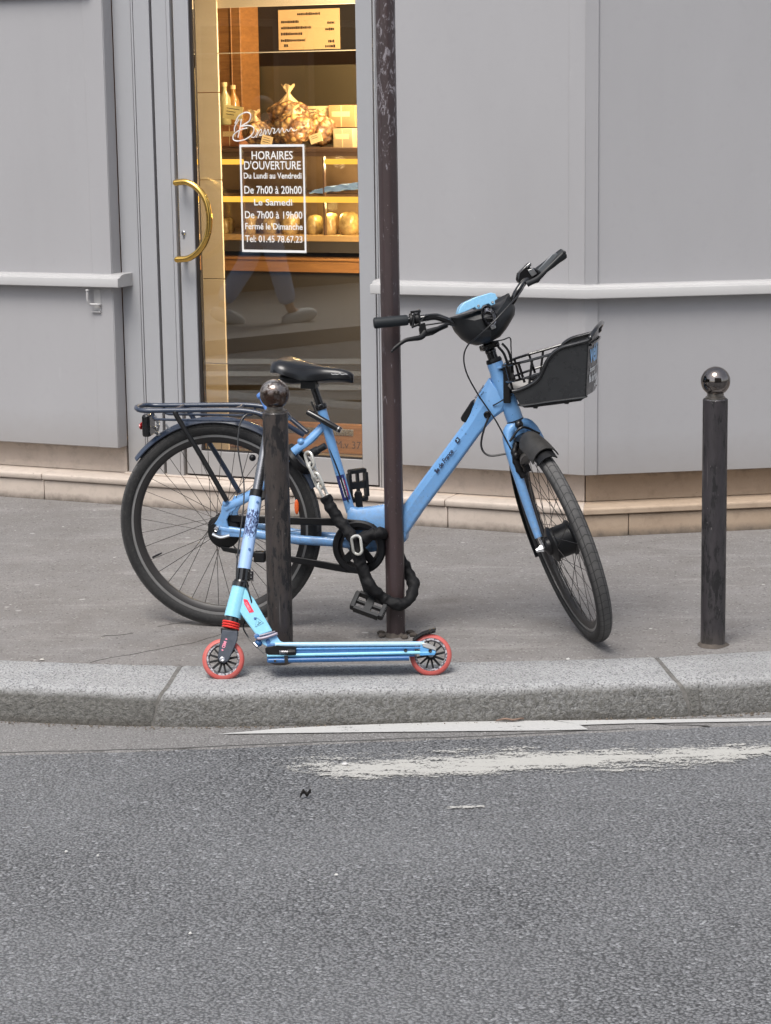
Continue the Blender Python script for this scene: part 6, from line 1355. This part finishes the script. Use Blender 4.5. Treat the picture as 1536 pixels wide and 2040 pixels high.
# deck extrusion: top edge, channel, lower lip
dw = 0.055
def deck_bar(name, x0, y0a, y0b, x1, y1a, y1b, va, vb, m_, bev=0.002):
    mb = MB(); secs = []
    for x, ya, yb in ((x0, y0a, y0b), (x1, y1a, y1b)):
        secs.append([K(x, ya, va), K(x, ya, vb), K(x, yb, vb), K(x, yb, va)])
    mb.loft(secs); return obj(name, mb, m_, scoot, bev=bev)
deck_bar('deck', 532, 1282, 1320, 826, 1280, 1308, -dw, dw - 0.012, M_deckd, 0.003)
def bead(name, x0, y0, x1, y1, r, m_, v_=dw - 0.008, flat=1.0, s_=1):
    mb = MB(); mb.tube([K(x0, y0, v_), K(x1, y1, v_)], r, 12, ref=FK.az, flat=flat); return obj(name, mb, m_, scoot)
bead('deck_edge', 548, 1284, 845, 1282.5, 0.0072, M_deckl); bead('deck_edge', 532, 1306, 866, 1299.5, 0.0052, M_cyan)
bead('deck_groove', 590, 1293, 838, 1290.5, 0.0042, M_deck, dw - 0.0125); bead('deck_groove', 534, 1316, 815, 1311, 0.008, M_deckd, dw - 0.012)
mb = MB(); mb.prism([K(*q, dw - 0.003) for q in ((838, 1284), (866, 1290), (869, 1298), (866, 1305), (836, 1306))], -FK.ay * 0.006); obj('rear_bracket', mb, M_deck, scoot, bev=0.0015)
mb = MB(); mb.prism([K(*q, dw + 0.0) for q in ((841, 1281), (855, 1282), (868, 1289), (869, 1297), (862, 1294), (850, 1291), (842, 1288))], -FK.ay * 0.004); obj('rear_bracket', mb, M_alu, scoot, bev=0.001)
mb = MB()
for q in ((808, 1296), (857, 1297)): mb.lathe(K(*q, dw - 0.004), FK.ay, [(0.0055, 0), (0.0055, 0.003), (0.003, 0.003), (0.0, 0.001)], 14)
mb.lathe(K(548, 1317, dw - 0.006), FK.ay, [(0.004, 0), (0.004, 0.003), (0, 0.003)], 12); obj('deck_bolt', mb, M_black, scoot)
mb = MB(); mb.prism([K(*q, dw - 0.002) for q in ((528, 1291), (533, 1288), (546, 1286), (552, 1284), (560, 1286), (590, 1288), (590, 1305), (534, 1305), (529, 1300))], -FK.ay * 0.05); obj('folding_block', mb, M_gloss, scoot, bev=0.002)
mb = MB(); hel = []
for i in range(64): 
    a = i * 2 * PI / 8; f = i / 63; q = K(lerp(557, 574, f), 1299.5, dw + 0.001); hel.append(q + FK.az * math.cos(a) * 0.0052 + FK.ay * math.sin(a) * 0.0052)
mb.tube(hel, 0.0011, 6); obj('latch_spring', mb, M_steel, scoot)
mb = MB(); a, b_ = K(573, 1300, dw), K(588, 1299, dw); mb.tube([a, lerp(a, b_, 0.2), b_], [0.0085, 0.0095, 0.009], 14); mb.prism([K(*q, dw) for q in ((566, 1306), (573, 1305), (574, 1320), (567, 1321))], -FK.ay * 0.004); obj('latch_knob', mb, M_black, scoot)
# neck from the deck to the head tube
def slab(name, L, R_, v_, m_, bev=0.004, par=scoot):
    mb = MB(); secs = [[K(*a, -v_), K(*a, v_), K(*c_, v_), K(*c_, -v_)] for a, c_ in zip(L, R_)]; mb.loft(secs); return obj(name, mb, m_, par, bev=bev, seg=3)
neck = slab('neck', [(474, 1178), (476, 1216), (484, 1229), (512, 1268)], [(488, 1170), (494, 1180), (506, 1193), (543, 1257)], 0.017, M_cyan)
slab('neck_foot', [(517, 1272), (524, 1284), (534, 1289)], [(549, 1263), (559, 1278), (578, 1282)], 0.020, M_blue2)
mb = MB(); mb.tube([K(512, 1270, 0.0), K(549, 1260, 0.0)], 0.024, 16, ref=FK.ay, flat=0.22); 
mb.tube(cr([K(508, 1264, 0.02), K(514, 1272, 0.026), K(530, 1270, 0.03), K(553, 1262, 0.026)], 5), 0.0055, 8); obj('neck_clamp', mb, simple('mauve_clamp', (0.30, 0.27, 0.32), 0.35, 0.4), scoot, bev=0.001)
mb = MB(); mb.lathe(K(512, 1268, 0.022), FK.ay, [(0.008, 0), (0.008, 0.008), (0, 0.009)], 12); mb.ball(K(515, 1281, 0.01), 0.012, n=12, m=8); mb.lathe(K(534, 1278, 0.0205), FK.ay, [(0.0075, 0), (0.0075, 0.002), (0, 0.002)], 16); mb.lathe(K(508, 1232, 0.0175), FK.ay, [(0.0038, 0), (0.0038, 0.0012), (0, 0.0015)], 14); obj('neck_bolt', mb, M_deckd, scoot)
# red sticker and warning triangle
mb = MB(); mb.prism([K(*q, 0.0173) for q in ((485, 1193), (493, 1195), (506, 1219), (497, 1221), (487, 1204))], FK.ay * 0.0006); stk2 = obj('red_sticker', mb, simple('red_sticker', (0.75, 0.02, 0.06), 0.4), scoot)
txs = (K(501, 1218, 0.018) - K(489, 1197, 0.018)).normalized(); tys = FK.ay.cross(txs)
tm = text_mb('OXELO', 0.011, lambda x, y, d: K(488.5, 1201, 0.0182) + txs * x * 0.78 + tys * (y * 0.8 - 0.001) * (1 if tys.x > 0 else -1) + FK.ay * d, align='LEFT', bold=0.0003); obj('sticker_lettering', tm, simple('pink_print', (0.85, 0.35, 0.42), 0.5), stk2, weld=False)
mb = MB(); tri = [K(511, 1230, 0.0178), K(509, 1249, 0.0178), K(525, 1241, 0.0178)]; mb.tube(tri, 0.0006, 6, closed=True); mb.tube([K(513, 1245, 0.0178), K(517, 1241, 0.0178), K(520, 1240, 0.0178)], 0.0008, 6); mb.tube([K(517, 1241, 0.0178), K(514, 1238, 0.0178)], 0.0007, 6); obj('warning_triangle', mb, M_print, neck)
# head tube, springs, fork
def cone(name, a, b_, ra_, rb_, m_, par=scoot, n=24):
    d = b_ - a; mb = MB(); mb.lathe(a, d, [(0, 0), (ra_, 0), (rb_, d.length), (0, d.length)], n); return obj(name, mb, m_, par)
h0, h1 = K(478, 1170), K(463, 1230)
cone('head_tube', h0, h1, 0.0245, 0.0265, M_cyan); cone('head_ring', K(480, 1162), K(478, 1170), 0.0265, 0.027, M_gloss); cone('head_ring', K(481, 1157), K(480, 1161), 0.022, 0.024, M_gloss)
cone('head_ring', h1, K(461, 1239), 0.0205, 0.0215, M_gloss)
for i in range(3):
    q = K(460.5 - 0.5 * i, 1241 + i * 5.0); mb = MB(); mb.ring(q, (h1 - h0), [(0.027, -0.0026), (0.0285, 0), (0.027, 0.0026), (0.018, 0.0028), (0.018, -0.0028)], 32); obj('suspension_ring', mb, M_spring, scoot)
M_fork = simple('slate_fork', (0.065, 0.075, 0.095), 0.35, 0.4, var=0.6, vscale=30, rvar=0.1)
for s_ in (1, -1):
    mb = MB(); mb.prism([K(*q, 0.02 * s_) for q in ((443, 1255), (474, 1258), (473, 1275), (463, 1300), (455, 1317), (446, 1322), (437, 1318), (434, 1310), (438, 1280))], FK.ay * 0.006 * s_); obj('fork_plate', mb, M_fork, scoot, bev=0.002)
mb = MB(); mb.prism([K(*q, -0.02) for q in ((441, 1254), (475, 1257), (475, 1268), (442, 1266))], FK.ay * 0.04); obj('fork_bridge', mb, M_black, scoot, bev=0.003)
mb = MB(); mb.lathe(K(443, 1314, 0.026), FK.ay, [(0.009, 0), (0.009, 0.003), (0.005, 0.005), (0, 0.004)], 6); obj('axle_bolt', mb, M_steel, scoot)
tf = (K(447, 1292, 0.027) - K(454, 1272, 0.027)).normalized(); tfy = FK.ay.cross(tf)
tm = text_mb('+ MID +', 0.0135, lambda x, y, d: K(451, 1271, 0.0264) + tf * x * 0.9 + tfy * (y - 0.004) * (1 if tfy.x > 0 else -1) + FK.ay * d, align='LEFT', bold=0.0004); obj('fork_lettering', tm, simple('pink_print_fork', (0.8, 0.25, 0.35), 0.5), scoot, weld=False)
# steering column
c0, c1, c2, c3 = K(482, 1160), K(486, 1134), K(511, 984), K(545, 800)
t = NT('patterned_tube'); b = t.pr(0.28, 0, 0.5, 0.3); X = t.xyz(); n1 = t.noise(70, 4, 0.75, t.map((1.5, 1.5, 0.6), (0, 0.5, 0)), 2.0)
band_ = t.ramp(t.math('ABSOLUTE', t.math('SUBTRACT', X[2], FK.u(500, 1045, 1, 0)[2])), 0.03, 0.09, 0.13, -0.25)
t.l(t.mix(t.ramp(t.math('ADD', n1, band_), 0.59, 0.62), (0.36, 0.53, 0.83), (0.03, 0.045, 0.13)), b.inputs['Base Color']); M_pat = t.m
col_ = cone('column', c1, c2, 0.0205, 0.0205, M_pat)
mb = MB()
for q in ((513, 1000), (497, 1094)): mb.lathe(K(*q, 0.0205), FK.ay, [(0.004, -0.004), (0.004, 0.0008), (0, 0.001)], 14)
obj('column_button', mb, M_deckd, col_)
cone('column_clamp', K(483.5, 1157), c1, 0.0215, 0.0215, M_gloss)
mb = MB(); mb.prism([K(*q, 0.016) for q in ((487, 1137), (505, 1138), (504, 1155), (490, 1154))], -FK.ay * 0.032); mb.lathe(K(500, 1142, 0.0165), FK.ay, [(0.0035, 0), (0.0035, 0.002), (0, 0.001)], 10); mb.lathe(K(500, 1149, 0.0165), FK.ay, [(0.0035, 0), (0.0035, 0.002), (0, 0.001)], 10); obj('column_clamp', mb, M_gloss, scoot, bev=0.002)
M_tubeg = simple('grey_tube', (0.24, 0.245, 0.26), 0.28, 0.9, var=0.5, vscale=20, rvar=0.08)
cone('upper_column', c2, c3, 0.0155, 0.0155, M_tubeg); cone('column_collar', K(510, 990), K(512.5, 977), 0.022, 0.022, M_black)
mb = MB(); mb.prism([K(*q, 0.012) for q in ((520, 975), (530, 978), (531, 990), (519, 996))], -FK.ay * 0.024); mb.ball(K(503, 912, -0.01), 0.011, n=10, m=6); obj('collar_lever', mb, M_black, scoot, bev=0.002)
mb = MB(); tb = K(545, 806); mb.tube([tb - FK.ax * 0.02 - FK.ay * 0.012, tb + FK.ax * 0.03 - FK.ay * 0.1, tb + FK.ax * 0.04 - FK.ay * 0.17], 0.011, 12); mb.tube([K(545, 806), K(534, 800, 0.004)], 0.011, 12); obj('crossbar', mb, M_tubeg, scoot)
ga, gb = K(537, 820, 0.0), K(520, 784, 0.0)
mb = MB(); d = gb - ga; mb.lathe(ga, d, [(0, 0), (0.0115, 0), (0.012, d.length * 0.8), (0.0165, d.length * 0.84), (0.0165, d.length * 1.0), (0.012, d.length * 1.04), (0, d.length * 1.05)], 20); obj('grip', mb, M_gripb := simple('blue_grip', (0.11, 0.25, 0.62), 0.55, bump=0.4, bscale=300), scoot)
# brake cable loops
def scable(pts, r=0.0023): 
    mb = MB(); mb.tube(cr(pts, 8), r, 8); return obj('brake_cable', mb, M_cable, scoot)
scable([K(530, 842, 0.0), K(515, 828, 0.01), K(500, 824, 0.02), K(486, 830, 0.025), K(477, 850, 0.025), K(474, 890, 0.022), K(481, 935, 0.02), K(486, 965, 0.022), K(485, 1010, 0.026), K(479, 1060, 0.026), K(473, 1110, 0.024), K(471, 1150, 0.02), K(474, 1165, 0.012)])
scable([K(490, 1162, 0.02), K(497, 1184, 0.022), K(502, 1205, 0.012), K(500, 1225, -0.022), K(488, 1238, -0.024), K(485, 1252, -0.01), K(494, 1268, 0.02), K(505, 1282, 0.03), K(514, 1290, 0.036), K(526, 1301, 0.045)], 0.0024)
cone('cable_joint', K(506, 1281, 0.03), K(513, 1289, 0.036), 0.0045, 0.0045, M_steel)
# rear brake mudguard
mb = MB(); secs = []
for q in ((822, 1276), (832, 1268), (842, 1262), (853, 1258), (868, 1254)):
    u = Ku(*q); f = 0
    secs.append([FK.w(u[0], v_, u[2] + dz_ - 0.006 * (v_ / 0.024) ** 2) for v_, dz_ in [(lerp(-0.024, 0.024, k / 6), 0.006) for k in range(7)] + [(lerp(0.024, -0.024, k / 6), 0.0) for k in range(7)]])
mb.loft(secs); obj('brake_mudguard', mb, M_black, scoot, sharp=40)
mb = MB(); a, b_ = K(846, 1263, 0.0), K(866, 1257, 0.0)
for i in range(4): q = lerp(a, b_, i / 3); mb.box(Fr(q, FK.ax, FK.ay, FK.az), (-0.004, -0.02, 0.0), (0.001, 0.02, 0.004))
obj('brake_tread', mb, M_grey, scoot)
# ================================================================== ACROSS THE STREET (seen mirrored in the door glass)
GP = Fr(FW.w(0, -0.150, 0), _ax, NW, (0, 0, 1))
def mirrored(px, py, z=ZR):
    """where a thing must stand in the street to show at this place in the door glass"""
    g = gnd(px, py, z); d = (g - GP.o).dot(GP.ay); return g - GP.ay * (2 * d)
M_zebra = paint_mat('zebra_paint', (0.46, 0.45, 0.43), 0)
ex_ = (mirrored(725, 760) - mirrored(440, 760)).normalized()
def zb(pys, name='crossing_stripe'):
    a0, a1, b0, b1 = mirrored(440, pys[0]), mirrored(725, pys[0]), mirrored(440, pys[1]), mirrored(725, pys[1]); k = 1.2
    q = [a0 - ex_ * k, a1 + ex_ * k, b1 + ex_ * k, b0 - ex_ * k]; mb = MB(); mb.poly([Vector((p_.x, p_.y, ZR + 0.004)) for p_ in q]); structure(obj(name, mb, M_zebra))
for p_ in ((716, 727), (741, 751), (768, 779), (798, 810), (832, 845), (874, 890)): zb(p_)
# far pavement and the dark building behind it
c0, c1 = mirrored(440, 706), mirrored(725, 676); dir_ = (c1 - c0).normalized(); out_ = Vector((dir_.y, -dir_.x, 0)); out_ = out_ if out_.dot(c0 - PA) > 0 else -out_
FO = Fr(Vector((c0.x, c0.y, 0)), dir_, out_, (0, 0, 1))
mb = MB(); mb.box(FO, (-2.0, 0.0, -0.2), (4.6, 3.2, -0.005)); structure(obj('far_pavement', mb, simple('pale_pavement', (0.30, 0.28, 0.26), 0.9, var=0.6, vscale=30, bump=0.3, bscale=200)))
far_b = thing('building', 'dark low shop building across the street, mirrored in the door glass', 'building', FO.w(1.3, 3.25, 0), rot=Matrix((FO.ax, FO.ay if FO.ax.cross(FO.ay).z > 0 else -FO.ay, FO.az)).transposed())
mb = MB(); mb.box(FO, (-2.2, 3.25, -0.1), (4.8, 7, 4.2)); obj('wall', mb, simple('brown_facade', (0.11, 0.085, 0.065), 0.7, var=0.7, vscale=1.5), far_b)
for i in range(5):
    x = -1.8 + i * 1.3; mb = MB(); mb.box(FO, (x, 3.19, 0.5), (x + 0.95, 3.26, 2.5)); wn = obj('window', mb, simple('window_frame', (0.16, 0.12, 0.09), 0.5), far_b, bev=0.01)
    mb = MB(); mb.box(FO, (x + 0.07, 3.18, 0.57), (x + 0.88, 3.192, 2.43)); obj('pane', mb, M_gloss, wn)
mb = MB(); mb.box(FO, (-2.3, 2.9, 2.75), (4.9, 3.27, 3.15)); obj('fascia', mb, simple('fascia', (0.05, 0.07, 0.05), 0.5), far_b, bev=0.02)
# a passer-by: jeans and trainers show in the lower part of the glass
fl_, fr2_ = mirrored(458, 648, -0.005), mirrored(584, 640, -0.005)
hd_ = (fr2_ - fl_); hd_.z = 0; stride = hd_.length; hd_.normalize(); sd2 = Vector((-hd_.y, hd_.x, 0))
mid = (fl_ + fr2_) / 2; mid.z = -0.005
pers = thing('person', 'person walking past in jeans and pale trainers, mirrored in the lower door glass', 'person', mid, rot=Matrix((hd_, sd2, Vector((0, 0, 1)))).transposed())
PP = Fr(mid, hd_, sd2, (0, 0, 1)); hs_ = stride / 2
def skin(name, verts, edges, radii, mat, parent, rootv=0):
    me = bpy.data.meshes.new(name); inv = root_inv(parent); me.from_pydata([inv @ PP.w(*v) for v in verts], edges, []); me.materials.append(mat)
    o = bpy.data.objects.new(name, me); col.objects.link(o); o.parent = parent
    o.modifiers.new('skin', 'SKIN'); sk_ = me.skin_vertices[0].data
    for i, r in enumerate(radii): sk_[i].radius = (r, r) if not isinstance(r, tuple) else r; sk_[i].use_root = (i == rootv)
    sb = o.modifiers.new('sub', 'SUBSURF'); sb.levels = 2; sb.render_levels = 2
    o.modifiers['skin'].use_smooth_shade = True
    return o
L_ = lambda x, y, z: (x, y, z)
hip = 0.93
V_ = [L_(0, 0, 0.98), L_(0, 0, 1.15), L_(0.01, 0, 1.32), L_(0.02, 0, 1.44), L_(0.03, 0, 1.52), L_(0.05, 0, 1.64), L_(0.06, 0, 1.72),
      L_(0, 0.19, 1.40), L_(-0.06, 0.22, 1.13), L_(0.06, 0.23, 0.90), L_(0.09, 0.23, 0.82), L_(0, -0.19, 1.40), L_(0.06, -0.22, 1.13), L_(0.2, -0.22, 0.93), L_(0.24, -0.22, 0.86),
      L_(0, 0.09, 0.92), L_(0.10, 0.09, 0.50), L_(hs_ - 0.06, 0.09, 0.09), L_(hs_ + 0.1, 0.09, 0.05), L_(0, -0.09, 0.92), L_(-0.06, -0.09, 0.50), L_(-hs_ - 0.04, -0.09, 0.13), L_(-hs_ + 0.08, -0.09, 0.05)]
Ed = [(0, 1), (1, 2), (2, 3), (3, 4), (4, 5), (5, 6), (3, 7), (7, 8), (8, 9), (9, 10), (3, 11), (11, 12), (12, 13), (13, 14), (0, 15), (15, 16), (16, 17), (17, 18), (0, 19), (19, 20), (20, 21), (21, 22)]
Rd = [0.13, 0.12, 0.14, 0.09, 0.05, 0.085, 0.07, 0.055, 0.042, 0.033, 0.03, 0.055, 0.042, 0.033, 0.03, 0.085, 0.058, 0.04, 0.032, 0.085, 0.058, 0.04, 0.032]
skin('body', V_, Ed, Rd, simple('skin', (0.5, 0.32, 0.23), 0.5), pers)
M_jean = simple('pale_jeans', (0.30, 0.40, 0.58), 0.8, var=0.7, vscale=12)
skin('jeans', [V_[0], V_[15], V_[16], (hs_ - 0.08, 0.09, 0.14), V_[19], V_[20], (-hs_ - 0.03, -0.09, 0.17), (0, 0, 1.04)], [(0, 1), (1, 2), (2, 3), (0, 4), (4, 5), (5, 6), (0, 7)], [0.145, 0.105, 0.088, 0.078, 0.105, 0.088, 0.078, 0.14], M_jean, pers)
skin('jacket', [V_[0], V_[1], V_[2], V_[3], V_[7], V_[8], V_[9], V_[11], V_[12], V_[13]], [(0, 1), (1, 2), (2, 3), (3, 4), (4, 5), (5, 6), (3, 7), (7, 8), (8, 9)], [0.165, 0.15, 0.165, 0.10, 0.075, 0.06, 0.05, 0.075, 0.06, 0.05], simple('dark_jacket', (0.04, 0.045, 0.06), 0.8), pers)
for (x, y, z, up_) in ((hs_ + 0.01, 0.09, 0.045, 0.25), (-hs_ + 0.02, -0.09, 0.06, -0.35)):
    fr3 = Fr(PP.w(x, y, z), (hd_ * math.cos(up_) + Vector((0, 0, math.sin(up_)))), sd2, (Vector((0, 0, math.cos(up_))) - hd_ * math.sin(up_)))
    mb = MB(); mb.ball(fr3.w(0, 0, 0), 0.155, 0.055, 0.06, fr3, 18, 12, lambda d: 1 / max(0.7, (abs(d.x) ** 3 + abs(d.y) ** 3 + abs(d.z) ** 3) ** (1 / 3)) * (1 - 0.25 * max(0, d.x) * max(0, d.z))); obj('trainer', mb, simple('pale_trainer', (0.6, 0.6, 0.57), 0.6), pers)
mb = MB(); mb.ball(PP.w(0.045, 0, 1.70), 0.105, 0.085, 0.10, PP, 18, 12, lambda d: 1.0 if d.z > -0.3 or d.x < -0.2 else 0.8); obj('hair', mb, simple('brown_hair', (0.05, 0.03, 0.02), 0.6), pers)
# facades that close the street behind the viewer
def house(x0, x1, y, h, label, c):
    o = thing('building', label, 'building', Vector(((x0 + x1) / 2, y, 0)))
    mb = MB(); mb.box(WORLD, (x0, y - 8, ZR), (x1, y, h)); obj('wall', mb, simple('facade_%d' % int(abs(x0)), c, 0.85, var=0.5, vscale=0.6), o)
    n = int((x1 - x0) / 2.4)
    for f in range(int(h / 3.2)):
        for i in range(n):
            x = x0 + 0.7 + i * 2.4; z = 0.9 + f * 3.2; mb = MB(); mb.box(WORLD, (x, y - 0.02, z), (x + 1.1, y + 0.05, z + 1.9)); wn = obj('window', mb, M_trim, o)
            mb = MB(); mb.box(WORLD, (x + 0.08, y + 0.04, z + 0.08), (x + 1.02, y + 0.056, z + 1.82)); obj('pane', mb, M_gloss, wn)
house(-3.0, 12.0, -7.0, 9.5, 'pale stone apartment house across the street, mirrored in the steel ball of the right bollard', (0.34, 0.30, 0.25))
# ================================================================== LIGHT
w = bpy.data.worlds.new('World'); scene.world = w; w.use_nodes = True; nt = w.node_tree; nt.nodes.clear()
SUN_EL, SUN_AZ = math.radians(60), math.radians(205)
sk = nt.nodes.new('ShaderNodeTexSky'); sk.sky_type = 'NISHITA'; sk.sun_disc = False; sk.sun_elevation = SUN_EL; sk.sun_rotation = SUN_AZ
sk.air_density = 1.0; sk.dust_density = 3.0; sk.ozone_density = 1.0
hs = nt.nodes.new('ShaderNodeHueSaturation'); hs.inputs['Saturation'].default_value = 0.42
bg = nt.nodes.new('ShaderNodeBackground'); bg.inputs[1].default_value = 0.13; ou = nt.nodes.new('ShaderNodeOutputWorld')
nt.links.new(sk.outputs[0], hs.inputs['Color']); nt.links.new(hs.outputs[0], bg.inputs[0]); nt.links.new(bg.outputs[0], ou.inputs[0])
ld = bpy.data.lights.new('sun', 'SUN'); ld.energy = 1.5; ld.angle = math.radians(28); ld.color = (1, 0.96, 0.9)
lo_ = bpy.data.objects.new('sun', ld); col.objects.link(lo_)
sd = Vector((math.sin(SUN_AZ) * math.cos(SUN_EL), math.cos(SUN_AZ) * math.cos(SUN_EL), math.sin(SUN_EL)))
lo_.rotation_euler = sd.to_track_quat('Z', 'Y').to_euler(); lo_.location = sd * 30
# shop lamps (lit ceiling spots, light bars, and one unseen fill added for the pillar)
def lamp(p, e, r, c=(1.0, 0.74, 0.45)):
    l = bpy.data.lights.new('shop_lamp_and_fill', 'POINT'); l.energy = e; l.shadow_soft_size = r; l.color = c; o = bpy.data.objects.new('shop_lamp_and_fill', l); col.objects.link(o); o.location = p
lamp(FW.w(1.8, -0.36, 2.45), 22, 0.2); lamp(FW.w(2.1, -0.34, 1.35), 72, 0.15); lamp(FW.w(1.6, CY + 0.0, Z(120)), 30, 0.05); lamp(FW.w(2.2, -1.3, 2.7), 70, 0.1)  # second one: fill hidden behind the right panel, added to brighten the pillar
lamp(FW.w(1.5, CY - 0.06, Z(410)), 3.0, 0.03, (1, 0.72, 0.3)); lamp(FW.w(1.2, CY - 0.1, Z(410)), 2.2, 0.03, (1, 0.72, 0.3)); lamp(FW.w(1.75, CY - 0.1, Z(325)), 1.8, 0.03, (1, 0.72, 0.4)); lamp(FW.w(1.25, CY - 0.1, Z(325)), 1.8, 0.03, (1, 0.72, 0.4))
scene.view_settings.view_transform = 'Standard'; scene.view_settings.look = 'None'; scene.view_settings.gamma = 1.0; scene.view_settings.exposure = 0.82
scene.cycles.use_denoising = True
scene.cycles.max_bounces = 8; scene.cycles.transparent_max_bounces = 12
